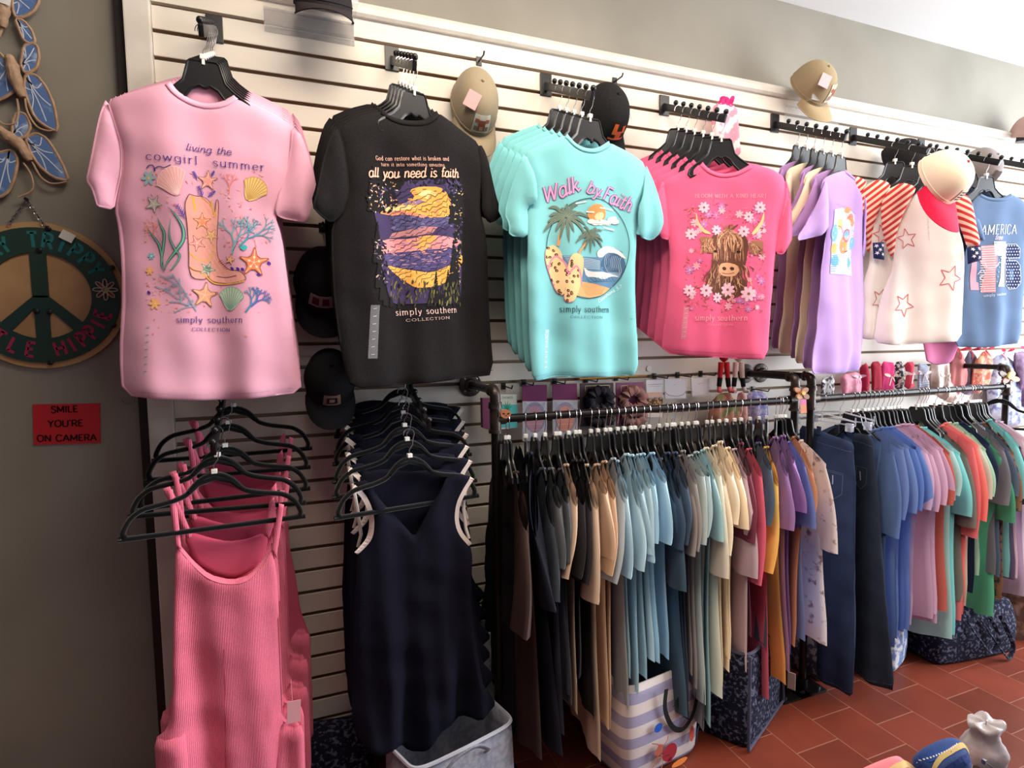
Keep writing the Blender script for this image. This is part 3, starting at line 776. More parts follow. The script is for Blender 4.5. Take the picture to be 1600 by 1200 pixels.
# ---------------- black tee
B = crop(480, 100, 2.222); BLK = (44, 38, 41)
P = hang_at('black'); BLK = (23, 20, 21)
tB, cl, fr = face_tee('black tee with a cracked mosaic sunset lake print', None, 't-shirt', P, 14,
    B([(262, 160), (300, 188), (350, 202), (405, 200), (440, 172), (520, 220), (600, 278), (622, 380), (600, 470), (602, 520), (625, 600), (640, 720), (652, 860), (668, 1080), (560, 1092), (450, 1104), (300, 1118), (150, 1127), (128, 1050), (108, 900), (96, 700), (94, 545), (135, 500), (150, 440), (135, 330), (105, 210), (180, 180)]),
    [B([(108, 208), (80, 250), (55, 340), (35, 440), (20, 492), (45, 520), (92, 550), (125, 520), (148, 450), (146, 380), (130, 280)]),
     B([(595, 275), (625, 330), (655, 430), (684, 522), (660, 545), (625, 555), (600, 520), (600, 440), (585, 330)])],
    B([(262, 160), (300, 188), (350, 202), (405, 200), (440, 172)]), BLK, seed=2, m=fabric(BLK, .05),
    hemline=[B([(150, 1110), (300, 1101), (450, 1088), (560, 1076), (664, 1064)])])
ik = Ink(cl, fr); rnd = random.Random(5); q = crop(560, 230, 8); q2 = crop(560, 370, 8)
OR = (244, 184, 164)
ik.text('God can restore what is broken and', (587.5, 250), (696.5, 254.5), 6.3, (228, 176, 156), 10, 'serif', .13)
ik.text('turn it into something amazing.', (596, 259), (691, 263.5), 5.4, (228, 176, 156), 10, 'serif', .13)
ik.text('all you need is faith', (575, 277), (713, 280), 15, (255, 190, 165), 10, 'script', .14, slant=.25)
ik.text('PS. 119:', (705, 288), (717, 290), 3, OR, 5, 'serif', .2)
ik.poly(q([(140, 600), (300, 500), (560, 430), (900, 420), (1100, 470), (1270, 640), (1290, 900), (1300, 1200), (1310, 1500), (1320, 1920), (1180, 1960), (900, 1950), (700, 1960), (440, 1960), (380, 1850), (320, 1560), (220, 1400), (200, 1200), (250, 1050), (200, 820)]), (66, 54, 92), 0, sm=1)
ik.poly(q([(620, 540), (760, 500), (980, 510), (1080, 600), (1180, 780), (1100, 860), (970, 920), (880, 890), (800, 900), (560, 840), (440, 850), (250, 820), (330, 740), (520, 720), (700, 640)]), (240, 168, 80), 1, sm=1)
ik.poly(q([(250, 800), (520, 790), (860, 870), (800, 900), (560, 840), (430, 850)]), (228, 140, 118), 2); ik.poly(q([(240, 740), (430, 720), (640, 730), (700, 770), (500, 790), (300, 800)]), (244, 210, 140), 2)
ik.poly(q([(700, 590), (860, 540), (960, 610), (820, 640)]), (250, 226, 150), 2, sm=1); ik.poly(q([(560, 690), (760, 660), (840, 680), (700, 730), (560, 740)]), (140, 116, 150), 2, sm=1)
ik.poly(q([(430, 850), (580, 835), (800, 900), (900, 890), (1160, 880), (1160, 940), (940, 1030), (800, 1000), (560, 1050), (470, 1030)]), (84, 80, 122), 2)
ik.poly(q([(800, 1000), (960, 1010), (900, 1080), (720, 1110), (400, 1130), (440, 1070)]), (190, 130, 130), 3)
ik.poly(q2([(330, 20), (640, 30), (800, -10), (960, -10), (1280, 40), (1290, 90), (1000, 160), (800, 190), (480, 190), (280, 210), (380, 110)]), (220, 146, 150), 2, sm=1)
ik.poly(q2([(700, 20), (840, -10), (960, 0), (880, 110), (780, 190), (660, 110)]), (244, 170, 84), 3, sm=1)
ik.poly(q2([(310, 230), (640, 180), (900, 160), (1180, 160), (1130, 340), (900, 440), (620, 400), (340, 350)]), (80, 72, 118), 3, sm=1)
for k in range(26):
    x, y = rnd.uniform(330, 1050), rnd.uniform(180, 400); ik.strip(q2([(x, y), (x+rnd.uniform(40, 110), y-6)]), .0016, rnd.choice([(190, 140, 160), (120, 104, 150), (150, 120, 150)]), 4)
ik.poly(q2([(350, 350), (600, 410), (880, 460), (1120, 360), (1220, 300), (1310, 210), (1320, 330), (1160, 480), (1040, 600), (820, 640), (700, 640), (560, 540), (420, 420)]), (244, 178, 84), 4, sm=1)
# crack lines of the mosaic
PR = q([(420, 520), (1100, 520), (1120, 900), (1120, 1660), (420, 1640)])
dabs(ik, 60, q([(640, 560), (1080, 560), (1080, 880), (800, 880), (560, 820)]), [(248, 190, 96), (244, 206, 120), (232, 150, 70), (236, 150, 110)], 1.4, 3, 5, rnd, 2.4, 0)
dabs(ik, 60, q([(440, 860), (1150, 900), (1150, 1000), (440, 1060)]), [(104, 96, 140), (70, 66, 104), (130, 112, 150)], 1.4, 2.6, 5, rnd, 2.8, 0)
dabs(ik, 70, q2([(330, 30), (1280, 50), (1180, 200), (300, 210)]), [(230, 160, 150), (244, 186, 130), (180, 120, 150), (236, 140, 130)], 1.3, 2.6, 5, rnd, 2.8, 0)
dabs(ik, 60, q2([(330, 220), (1180, 180), (1120, 340), (600, 420), (340, 340)]), [(100, 90, 136), (64, 58, 100), (140, 116, 150), (170, 130, 150)], 1.2, 2.2, 5, rnd, 3.4, 0)
dabs(ik, 50, q2([(380, 380), (900, 470), (1300, 300), (1150, 480), (1000, 620), (600, 620)]), [(248, 196, 110), (236, 160, 70), (250, 210, 130)], 1.4, 3, 5, rnd)
verts = {}
def hv(x, y):
    k = (round(x), round(y))
    if k not in verts: verts[k] = (x+rnd.uniform(-17, 17), y+rnd.uniform(-17, 17))
    return verts[k]
R_ = 40
for i in range(-1, 16):
    for j in range(-1, 22):
        cx_ = 380+i*R_*1.5; cy_ = 480+j*R_*1.732+(R_*.866 if i % 2 else 0)
        pv = [hv(cx_+R_*math.cos(k*math.pi/3), cy_+R_*math.sin(k*math.pi/3)) for k in range(3)]
        for u_, v_ in zip(pv, pv[1:]):
            if rnd.random() < .93 and inside(np.array(q([u_])), PR)[0]: ik.strip(q([u_, v_]), .0015, (44, 30, 44), 6, sm=False)
def tree(ik, x, y, h, c, rnd, lay=7):
    ik.strip([(x, y), (x, y-h)], .003, c, lay)
    for k in range(int(h/3.2)):
        t = k/(h/3.2); w = (2+h*.11)*(t+.12); yy = y-h+k*3.2+2
        for s in (-1, 1): ik.disc2((x+s*w*.45, yy+rnd.uniform(-1, 1)), w*.55, 1.6+t*1.4, s*.35, c, lay, 6)
TC = (24, 21, 23)
for x, y, h in [(592, 480, 70), (590, 440, 80), (596, 500, 50), (601, 508, 38), (612, 510, 30), (706, 500, 118), (715, 505, 90), (697, 500, 60), (679, 505, 62), (688, 508, 44), (707, 380, 100), (716, 370, 80), (583, 360, 90), (670, 508, 36), (625, 512, 22)]: tree(ik, x, y-30, h*.8, TC, rnd)
dabs(ik, 130, q([(120, 430), (560, 420), (520, 680), (420, 800), (130, 830)]), [TC], 2.5, 5, 7, rnd); dabs(ik, 60, q([(560, 420), (1250, 430), (1290, 560), (1180, 600), (1000, 470), (640, 500)]), [TC, (70, 60, 100)], 2, 4, 7, rnd)
dabs(ik, 120, q([(1080, 600), (1290, 560), (1290, 1900), (1200, 1900), (1180, 1000)]), [TC], 2.2, 4.5, 7, rnd)
dabs(ik, 60, q([(130, 450), (500, 430), (480, 800), (140, 820)]), [(236, 214, 190), (236, 180, 120), (120, 112, 150), (230, 150, 120)], .8, 1.9, 8, rnd)
dabs(ik, 45, q([(1100, 520), (1290, 560), (1290, 1850), (1180, 1000)]), [(236, 200, 140), (200, 170, 110), (130, 120, 160)], .8, 1.8, 8, rnd)
dabs(ik, 130, q2([(380, 560), (1310, 560), (1310, 850), (420, 850)]), [(104, 100, 50), (130, 124, 60), (70, 66, 48), (90, 80, 60), TC], 1.2, 2.6, 8, rnd, 3.4, -1.4)
dabs(ik, 70, q2([(180, 20), (380, 20), (400, 600), (230, 560)]), [TC, TC, (90, 80, 100), (200, 170, 160)], 1.2, 3.2, 8, rnd)
brand(ik, 619, 493, 716.5, 488, 9.5, (236, 200, 190), 635, 502.5, 702, 498, 3.8)
ik.out('printed_design', tB)
sticker(tB, cl, fr, [(577.5, 477), (591, 477), (586, 560), (572, 560)], tick=(210, 210, 215))
stack('black', tB, cl, 5, BLK, 'black')
# ---------------- teal tee
Cc = crop(760, 150, 2.5517); TEAL = (128, 202, 206)
P = hang_at('teal')
tT, cl, fr = face_tee('teal tee with a circular wave, palm and leopard sandal print', None, 't-shirt', P, 0,
    Cc([(312, 160), (345, 195), (385, 216), (430, 217), (480, 188), (560, 225), (642, 268), (640, 380), (600, 455), (606, 570), (603, 700), (606, 900), (605, 1113), (520, 1120), (450, 1121), (300, 1121), (240, 1130), (183, 1137), (172, 1020), (166, 900), (160, 720), (164, 565), (165, 440), (196, 425), (185, 330), (150, 225), (230, 190)]),
    [Cc([(152, 224), (130, 270), (104, 350), (76, 466), (94, 510), (92, 556), (162, 566), (166, 500), (164, 440), (198, 425), (190, 330)]),
     Cc([(638, 266), (668, 320), (695, 400), (720, 495), (700, 545), (675, 572), (640, 570), (608, 566), (600, 500), (600, 455), (622, 380)])],
    Cc([(312, 160), (345, 195), (385, 216), (430, 217), (480, 188)]), TEAL, seed=3, amp=.007,
    hemline=[Cc([(186, 1118), (300, 1103), (450, 1104), (604, 1096)]), Cc([(166, 905), (300, 890), (450, 893), (604, 886)])])
ik = Ink(cl, fr); rnd = random.Random(8); q = crop(835, 265, 5)
for wt, c, ly in ((.20, (104, 70, 130), 6), (.12, (248, 158, 198), 7)):
    ik.text('Walk', (850, 318), (902, 301), 24, c, ly, 'script', wt, slant=.25)
    ik.text('by', (909, 303), (931, 311), 20, c, ly, 'script', wt, slant=.25)
    ik.text('Faith', (935, 313), (981, 333), 23, c, ly, 'script', wt, slant=.25)
cx, cy = q([(415, 622)])[0]; RX, RY = 65, 77
ring = [(cx+RX*math.cos(t), cy+RY*math.sin(t)) for t in [2*math.pi*i/48 for i in range(49)]]
ik.strip(ring, .0022, (36, 50, 58), 4)
def clipx(pts): return pts
ik.poly(q([(205, 675), (470, 690), (600, 600), (690, 640), (722, 760), (690, 850), (640, 910), (600, 930), (460, 900), (340, 860), (230, 740)]), (98, 140, 170), 1)
ik.poly(q([(350, 870), (460, 895), (610, 925), (560, 975), (430, 1003), (320, 985)]), (240, 176, 120), 2)
for k in range(9): ik.strip(q([(350+k*6, 900+k*9), (450, 890+k*11), (560-k*4, 925+k*6)]), .0012, (214, 130, 80), 3)
ik.poly(q([(480, 690), (470, 650), (520, 605), (600, 600), (680, 640), (725, 700), (700, 690), (640, 650), (560, 650), (520, 690)]), (240, 232, 224), 3, sm=1)
ik.poly(q([(520, 700), (560, 655), (640, 650), (700, 690), (722, 740), (690, 840), (600, 810), (540, 800), (500, 750)]), (72, 104, 134), 2, sm=1)
for k in range(10): ik.strip(q([(560+k*14, 655+k*3), (540+k*15, 720), (570+k*13, 790), (640+k*4, 830)]), .0012, (190, 212, 224), 4)
for k in range(7): ik.strip(q([(570+k*16, 660), (552+k*17, 725), (590+k*12, 800)]), .0012, (30, 50, 80), 5)
for k in range(7): ik.strip(q([(215+k*10, 682+k*13), (300, 690+k*13), (400, 700+k*12), (500, 720+k*10)]), .0013, (210, 226, 232), 3)
ik.poly(q([(370, 760), (420, 800), (560, 800), (690, 840), (620, 830), (540, 860), (460, 840), (400, 840)]), (236, 232, 226), 4, sm=1)
for k in range(8): ik.strip(q([(400+k*30, 850-k*3), (440+k*28, 880-k*2), (480+k*24, 870)]), .0012, (60, 90, 120), 5)
ik.disc2(q([(462, 355)])[0], 14.5, 15, 0, (240, 150, 90), 3, 16); ik.disc2(q([(480, 375)])[0], 8, 6, -.4, (250, 206, 160), 4)
for x, y, r in [(420, 415, 6), (450, 425, 7), (490, 420, 8), (530, 422, 6), (590, 400, 8), (620, 410, 7), (560, 425, 6), (610, 385, 5)]: ik.disc2(q([(x, y)])[0], r, r*.6, 0, (244, 226, 216), 4)
for a, b in [((480, 310), (600, 325)), ((380, 340), (440, 345)), ((520, 460), (620, 475)), ((300, 275), (380, 262))]: ik.strip(q([a, b]), .004, (244, 236, 226), 4)
for a, b in [((410, 435), (650, 430)), ((380, 352), (430, 356)), ((500, 478), (610, 484))]: ik.strip(q([a, b]), .001, (60, 80, 90), 5)
# palms
ik.strip(q([(215, 440), (190, 500), (175, 600)]), .009, (222, 160, 110), 4); ik.strip(q([(390, 575), (355, 620), (325, 670)]), .007, (222, 160, 110), 4)
for (px_, py_, r, n) in [(232, 385, 30, 15), (418, 530, 20, 14)]:
    c0 = q([(px_, py_)])[0]
    for k in range(n):
        a = 2*math.pi*k/n+.2; l = r*(1+.25*math.sin(k*2.3)); e = (c0[0]+l*math.cos(a), c0[1]+l*math.sin(a)*.9+l*.22); md = (c0[0]+l*.55*math.cos(a), c0[1]+l*.5*math.sin(a)-l*.08)
        ik.strip([c0, md, e], .011*r/30, (84, 104, 92), 5, taper=True); ik.strip([c0, md, e], .006*r/30, (150, 166, 146), 6, taper=True); ik.strip([c0, md, e], .0022*r/30, (44, 60, 56), 7, taper=True)
# sandals
s1 = q([(95, 605), (150, 590), (195, 640), (215, 720), (245, 790), (250, 900), (225, 985), (170, 950), (120, 830), (80, 720), (78, 650)])
s2 = q([(270, 670), (320, 655), (370, 690), (372, 780), (360, 880), (330, 970), (300, 1030), (250, 1035), (225, 1000), (240, 900), (245, 760)])
for s in (s1, s2):
    ik.poly([(x-.8, y+1.2) for x, y in s], (214, 120, 150), 5, sm=1); ik.poly(s, (246, 206, 150), 6, sm=1)
    n = 0
    while n < 17:
        x, y = rnd.uniform(min(p[0] for p in s), max(p[0] for p in s)), rnd.uniform(min(p[1] for p in s), max(p[1] for p in s))
        if inside(np.array([(x, y)]), s)[0]: ik.disc2((x, y), 2.7, 2.2, rnd.uniform(0, 3), (60, 40, 40), 7, 7); ik.disc2((x+.3, y+.2), 1.3, 1, 0, (200, 140, 80), 8, 6); n += 1
ik.strip(q([(105, 790), (120, 720), (165, 680), (230, 740), (245, 800)]), .005, (244, 140, 180), 9); ik.strip(q([(245, 830), (290, 775), (320, 760), (355, 830), (360, 900)]), .005, (244, 140, 180), 9)
ik.text('2 Corinthians 5:7', (931, 476), (975, 449), 5, (226, 240, 240), 4, 'script', .16, slant=.2)
brand(ik, 874.5, 487.5, 957.5, 488, 9.5, (44, 70, 78), 890, 497, 943, 497.5, 3.6)
ik.out('printed_design', tT)
sticker(tT, cl, fr, [(853, 515), (861, 515), (856, 578), (849, 578)], tick=(236, 246, 248), n=8)
stack('teal', tT, cl, 5, TEAL, 'teal', step=.055)
# ---------------- hot pink tee
D = crop(970, 150, 2.668); CORAL = (250, 104, 148)
P = hang_at('coral')
tC, cl, fr = face_tee('hot pink tee with a shaggy highland cow among flowers print', None, 't-shirt', P, -24,
    D([(338, 280), (370, 310), (420, 326), (480, 320), (538, 290), (620, 305), (690, 340), (700, 440), (665, 540), (648, 650), (640, 760), (625, 900), (612, 1098), (520, 1097), (350, 1088), (174, 1074), (182, 950), (196, 800), (204, 700), (202, 590), (185, 500), (178, 420), (180, 345), (250, 312)]),
    [D([(182, 342), (160, 390), (150, 450), (140, 540), (165, 590), (204, 602), (206, 540), (195, 430)]),
     D([(686, 338), (702, 380), (716, 460), (724, 588), (700, 630), (680, 662), (650, 655), (655, 600), (672, 520), (694, 440)])],
    D([(338, 280), (370, 310), (420, 326), (480, 320), (538, 290)]), CORAL, seed=4, m=fabric(CORAL, .03),
    hemline=[D([(178, 1054), (350, 1068), (520, 1077), (612, 1078)])])
ik = Ink(cl, fr); rnd = random.Random(11); q = crop(1060, 290, 5.22)
ik.text('BLOOM WITH A KIND HEART', (1085, 310), (1196, 311), 6, (255, 162, 182), 4, 'serif', .16)
dabs(ik, 260, q([(60, 150), (700, 150), (700, 1030), (50, 1030)]), [(250, 140, 160), (214, 110, 160), (180, 110, 90), (252, 160, 170), (236, 120, 120), (150, 100, 70)], .8, 1.8, 1, rnd, 3)
for i in range(46):
    x, y = rnd.choice([(rnd.uniform(60, 700), rnd.uniform(150, 330)), (rnd.uniform(50, 190), rnd.uniform(200, 1000)), (rnd.uniform(560, 700), rnd.uniform(200, 1000)), (rnd.uniform(60, 690), rnd.uniform(880, 1010))])
    flower(ik, *q([(x, y)])[0], rnd.uniform(3.2, 7), rnd.choice([(250, 170, 200), (226, 120, 180), (248, 190, 210), (206, 130, 200)]), (240, 200, 120), 2, 7, rnd.uniform(0, 3))
for i in range(90):
    x, y = rnd.choice([(rnd.uniform(60, 700), rnd.uniform(140, 300)), (rnd.uniform(50, 180), rnd.uniform(200, 1020)), (rnd.uniform(590, 700), rnd.uniform(200, 1020)), (rnd.uniform(60, 690), rnd.uniform(900, 1030))])
    a = rnd.uniform(0, 6.3); l = rnd.uniform(20, 50); ik.strip(q([(x, y), (x+l*math.cos(a), y+l*math.sin(a)*.9)]), .0026, rnd.choice([(150, 96, 60), (176, 120, 70), (120, 90, 50), (190, 90, 100)]), 3, taper=True)
HB = (112, 70, 56); HL = (232, 176, 140); HM = (170, 116, 90)
ik.poly(q([(250, 420), (330, 390), (520, 400), (560, 470), (540, 640), (500, 740), (560, 800), (500, 900), (400, 930), (290, 900), (210, 790), (250, 680), (260, 560)]), HB, 5, sm=1)
ik.poly(q([(150, 430), (230, 420), (300, 470), (270, 560), (210, 560), (180, 490)]), HM, 5, sm=1); ik.poly(q([(560, 460), (680, 450), (680, 540), (620, 580), (560, 540)]), HM, 5, sm=1)
for pl in (q([(140, 215), (150, 290), (190, 360), (245, 390), (250, 408), (190, 395), (150, 330), (135, 260)]), q([(690, 215), (690, 290), (650, 360), (600, 410), (580, 400), (620, 350), (660, 300), (680, 240)])): ik.poly(pl, (244, 206, 150), 6, sm=1)
def hair(x0, y0, x1, y1, bend, c, w=.0026, lay=7): ik.strip(q([(x0, y0), ((x0+x1)/2+bend, (y0+y1)/2), (x1, y1)]), w*1.5, c, lay, taper=True)
for i in range(70):
    t = i/69; x0 = 300+t*230; y0 = 410+40*abs(t-.5); hair(400+rnd.uniform(-25, 25), 365+rnd.uniform(-10, 15), x0+rnd.uniform(-20, 20), 500+rnd.uniform(-20, 60), (t-.5)*120, rnd.choice([HB, HL, HM, HL]), .0028)
for i in range(16): hair(405, 375, 350+i*9, 330+rnd.uniform(-15, 15), 0, rnd.choice([HB, HM]), .002)
for i in range(60): x = rnd.uniform(160, 280); hair(240+rnd.uniform(-40, 40), 440, x, 540+rnd.uniform(-20, 30), -15, rnd.choice([HB, HL, HM]), .002, 7)
for i in range(50): x = rnd.uniform(560, 690); hair(560+rnd.uniform(0, 30), 470+rnd.uniform(-10, 20), x, 560+rnd.uniform(-40, 25), 10, rnd.choice([HB, HL, HM]), .002, 7)
for i in range(120):
    x = rnd.uniform(220, 560); y = rnd.uniform(640, 840); hair(x, y, x+(x-390)*.15+rnd.uniform(-15, 15), y+rnd.uniform(50, 100), rnd.uniform(-20, 20), rnd.choice([HB, HL, HM, (90, 60, 44)]), .0024, 7)
for i in range(40): x = rnd.uniform(270, 520); hair(x, 500+rnd.uniform(0, 40), x+rnd.uniform(-10, 10), 600+rnd.uniform(0, 30), 0, rnd.choice([HB, HM, HL]), .002, 7)
ik.poly(q([(330, 640), (400, 630), (470, 650), (490, 700), (450, 745), (350, 740), (310, 700)]), (236, 178, 140), 9, sm=1)
for x in (365, 430): ik.disc2(q([(x, 680)])[0], 3.6, 2.8, .2, (80, 50, 44), 10)
ik.strip(q([(345, 715), (400, 722), (450, 712)]), .002, (100, 66, 52), 10)
for x in (285, 480): ik.disc2(q([(x, 545)])[0], 3.2, 2.2, 0, (50, 32, 30), 9)
for x, y, r in [(400, 850, 11), (560, 885, 12), (200, 185, 9), (655, 185, 9), (95, 400, 9), (210, 860, 10), (70, 860, 9), (310, 915, 8), (520, 380, 9), (300, 370, 8), (560, 260, 8)]: flower(ik, *q([(x, y)])[0], r, (252, 200, 220), (150, 100, 80), 10, 8, .3)
for x, y in [(440, 905), (410, 935), (450, 945), (430, 925)]: ik.disc2(q([(x, y)])[0], 2.6, 2.6, 0, (248, 180, 180), 11); ik.disc2(q([(x, y)])[0], 1.5, 1.5, 0, (240, 110, 130), 12)
brand(ik, 1083, 501, 1167, 501, 8.5, (255, 170, 186), 1104, 509, 1146, 509, 3, .15)
ik.out('printed_design', tC)
sticker(tC, cl, fr, [(1066, 480), (1074, 480), (1070, 530), (1062, 530)], tick=(255, 190, 205))
stack('coral', tC, cl, 6, CORAL, 'hot pink')
# ---------------- purple and cream tees
E_ = crop(1180, 180, 2.859); PUR = (190, 156, 220); CREAM = (246, 226, 198)
P = hang_at('purple')
tU, cl, fr = face_tee('lilac tee turned sideways with a dog in glasses print', None, 't-shirt', P, 15.5,
    E_([(378, 252), (400, 272), (432, 282), (450, 318), (482, 350), (494, 440), (500, 560), (502, 760), (504, 950), (498, 1136), (400, 1150), (275, 1160), (292, 1050), (312, 920), (316, 700), (322, 520), (325, 420), (292, 330), (302, 282), (340, 262)]),
    [E_([(304, 284), (282, 340), (262, 430), (235, 500), (200, 560), (250, 550), (326, 520), (322, 420), (312, 350)]),
     E_([(480, 350), (492, 400), (504, 480), (506, 600), (498, 640), (488, 560), (484, 430)])],
    E_([(378, 252), (400, 272), (432, 282)]), PUR, seed=6, m=fabric(PUR, .05), th=.02)
ik = Ink(cl, fr); rnd = random.Random(15); q = crop(1280, 290, 7.5)
ik.poly(q([(130, 290), (200, 270), (400, 340), (400, 1060), (140, 1030)]), (196, 196, 236), 1)
dabs(ik, 90, q([(130, 290), (200, 270), (400, 340), (400, 1060), (140, 1030)]), [(150, 190, 232), (240, 220, 210), (130, 176, 226), (244, 190, 150), (226, 214, 240)], .8, 2.2, 2, rnd, 2)
for x, y, rx, ry, c in [(190, 340, 5, 7, (250, 226, 190)), (270, 300, 6, 5, (236, 150, 100)), (320, 390, 7, 7, (226, 130, 96)), (360, 440, 5, 6, (236, 150, 110)), (280, 470, 7, 9, (246, 232, 210)), (200, 460, 4, 9, (250, 220, 130)), (150, 560, 4, 14, (120, 180, 230)), (290, 590, 5, 9, (120, 170, 200)), (260, 700, 6, 14, (236, 150, 90)), (160, 740, 4, 9, (244, 180, 110)), (320, 700, 5, 16, (246, 206, 190)), (390, 680, 4, 10, (130, 180, 230)), (350, 900, 6, 8, (110, 170, 220)), (180, 880, 6, 9, (110, 170, 220)), (240, 980, 8, 6, (240, 232, 226)), (330, 1010, 7, 5, (240, 226, 220)), (290, 860, 4, 9, (250, 240, 230))]: ik.disc2(q([(x, y)])[0], rx, ry, 0, c, 2)
for t in (0,): ik.strip([(q([(290, 590)])[0][0]+5.5*math.cos(a), q([(290, 590)])[0][1]+9*math.sin(a)) for a in [i*.52 for i in range(13)]], .006, (200, 90, 110), 4)
ik.strip(q([(180, 480), (220, 500), (240, 560)]), .005, (214, 120, 120), 4); ik.strip(q([(270, 780), (310, 765)]), .004, (90, 60, 60), 4); ik.text('SIMPLY SOUTHERN', (1299, 322), (1336, 334), 4, (210, 180, 236), 3, 'serif', .2)
for k in range(8): ik.strip(q([(140, 820+k*26), (210, 815+k*26)]), .002, (80, 140, 200), 3); ik.strip(q([(310, 840+k*20), (380, 838+k*20)]), .002, (80, 140, 200), 3)
ik.out('printed_design', tU)
pm = fabric((172, 132, 188), .06); cm = fabric(CREAM, .05)
bk = stack('purple', tU, cl, 6, PUR, 'lilac', mats=[pm, cm, pm, cm, pm], jit=9, step=.041)
# the two cream ones among them
for i, w in ((1, 'second'), (3, 'fourth')): bk[i]['label'] = 'cream tee hanging %s behind the front lilac tee on its arm' % w; bk[i]['group'] = 'cream tees on the lilac tee arm'
for i, w in ((0, 'right'), (2, 'third'), (4, 'last')): bk[i]['label'] = 'mauve tee hanging %s behind the front lilac tee on its arm' % w; bk[i]['group'] = 'mauve tees on the lilac tee arm'
# ---------------- striped raglan tees
F_ = crop(1330, 180, 3.0)
WHT = (250, 240, 230)
def stripes(name, c1, c2, sc, rot, axis='Z'):
    m = mat(name, c1, .9, spec=.2); b = bsdf(m); w = N(m, 'ShaderNodeTexWave', bands_direction=axis); w.inputs['Scale'].default_value = sc; w.inputs['Distortion'].default_value = .6; w.inputs['Detail'].default_value = 0
    w.inputs['Detail Scale'].default_value = .3
    L(m, coords(m, 'Object', rot=rot), w.inputs[0]); r = N(m, 'ShaderNodeValToRGB'); r.color_ramp.interpolation = 'CONSTANT'; r.color_ramp.elements[1].position = .5
    r.color_ramp.elements[0].color = lin(c1); r.color_ramp.elements[1].color = lin(c2); L(m, w.outputs['Fac'], r.inputs[0]); L(m, r.outputs[0], b.inputs['Base Color']); return m
STR = stripes('red_cream_stripes', (206, 62, 58), (250, 214, 190), 14.5, (0, math.radians(38), 0))
STR2 = stripes('red_cream_stripes_cuff', (206, 62, 58), (250, 214, 190), 14.5, (0, math.radians(-30), 0))
NAVY = (38, 52, 92)
P = hang_at('stripe', .36)
def raglan(P, label):
    t, cl, fr = face_tee(label, 'striped-sleeve tees on one display arm', 't-shirt', P, -30,
        F_([(300, 345), (345, 395), (390, 398), (440, 350), (455, 420), (500, 520), (530, 620), (534, 740), (540, 900), (541, 1058), (380, 1068), (200, 1080), (104, 1064), (120, 940), (140, 840), (190, 720), (203, 640), (212, 540), (245, 440), (285, 350)]),
        [], None, WHT, seed=9, m=fabric(WHT, .04), th=.02)
    so = Cloth(fr.uvs(F_([(285, 330), (230, 318), (170, 350), (135, 420), (140, 520), (150, 560), (190, 672), (204, 640), (214, 540), (248, 440), (300, 350)])), .013, .02, fold_fn(.008, 3), .0135, y0=-.004); so.build('sleeve', STR, t)
    so = Cloth(fr.uvs(F_([(440, 340), (500, 352), (545, 390), (562, 450), (580, 530), (600, 612), (536, 622), (520, 560), (490, 480), (450, 400)])), .013, .02, fold_fn(.008, 4), .0135, y0=-.004); so.build('sleeve', STR2, t)
    for cp in (F_([(536, 622), (602, 610), (606, 680), (540, 700)]), F_([(96, 600), (148, 596), (150, 680), (100, 672)])):
        cf = Cloth(fr.uvs(cp), .014, .02, lambda u, v: 0, .012, y0=-.009, sm=0); cf.build('cuff', fabric(NAVY, .04), t, 'navy cuff with white stars')
        ik = Ink(cf, fr, .0016); cxs = sum(p[0] for p in cp)/4; cys = sum(p[1] for p in cp)/4
        for dx, dy in ((-5, -7), (5, -8), (-4, 4), (5, 6), (0, -1)): ik.poly(star_pts(cxs+dx, cys+dy, 3.4, .3, .42), (240, 240, 240), 1)
        ik.out('printed_design', t)
    so = Cloth(fr.uvs(F_([(60, 590), (20, 400), (0, 300), (60, 275), (140, 300), (200, 320), (150, 380), (128, 470), (120, 600), (85, 600)])), .018, .04, fold_fn(.006, 5), .0135, y0=.02)
    return t, cl, fr
tR, cl, fr = raglan(P, 'white tee with red striped sleeves and three outlined stars, front of its arm')
ik = Ink(cl, fr)
for (x, y, r, ro) in [(262, 580, 50, -1.75), (455, 765, 60, -1.2), (240, 890, 56, -1.1)]:
    c = F_([(x, y)])[0]; pts = star_pts(c[0], c[1], r/3.0*1.02, ro, .45, sx=.92); pts = [p for p in pts]
    ik.strip(pts+pts[:1], .0028, (206, 74, 78), 2, sm=False)
for k in range(3): ik.disc2(F_([(363, 500+k*26)])[0], 1.2, 1.4, 0, (226, 214, 204), 2)
ik.strip(F_([(360, 400), (362, 480), (364, 590)]), .0014, (220, 206, 196), 1)
ik.out('printed_design', tR)
base = rods['stripe'](.36); put_hanger('t', base, tR.rotation_euler[2], 'black plastic hanger hidden under the cream and red cap', 'hangers on the display arms')
for i in range(1, 3):
    r = rods['stripe'](.36-.075*i); 
    o = dup(tR, Vector(tR.location)+(r-base)+Vector((-.055*i, 0, -.012*i)), math.radians(-30+8*i), 'white tee with red striped sleeves hanging %s behind the starred front one' % ORD[i-1])
    put_hanger('t', r, math.radians(-30), 'black plastic hanger of the striped-sleeve tee %s behind the front one' % ORD[i-1], 'hangers on the display arms')
# pink tee low behind the raglan
P = at_y(1480, 520, -.20)
t, _, _ = face_tee('orchid pink top showing only its hem below the starred striped-sleeve tee', None, 't-shirt', P, -20, [(1430, 300), (1500, 300), (1498, 534), (1487, 567), (1462, 571), (1440, 562), (1436, 400)], [], None, (226, 130, 176), seed=12, th=.015)
put_hanger('t', P+Vector((-.02, 0, .62)), math.radians(-20), 'black plastic hanger behind the starred tee, holding the orchid pink top', 'hangers on the display arms')
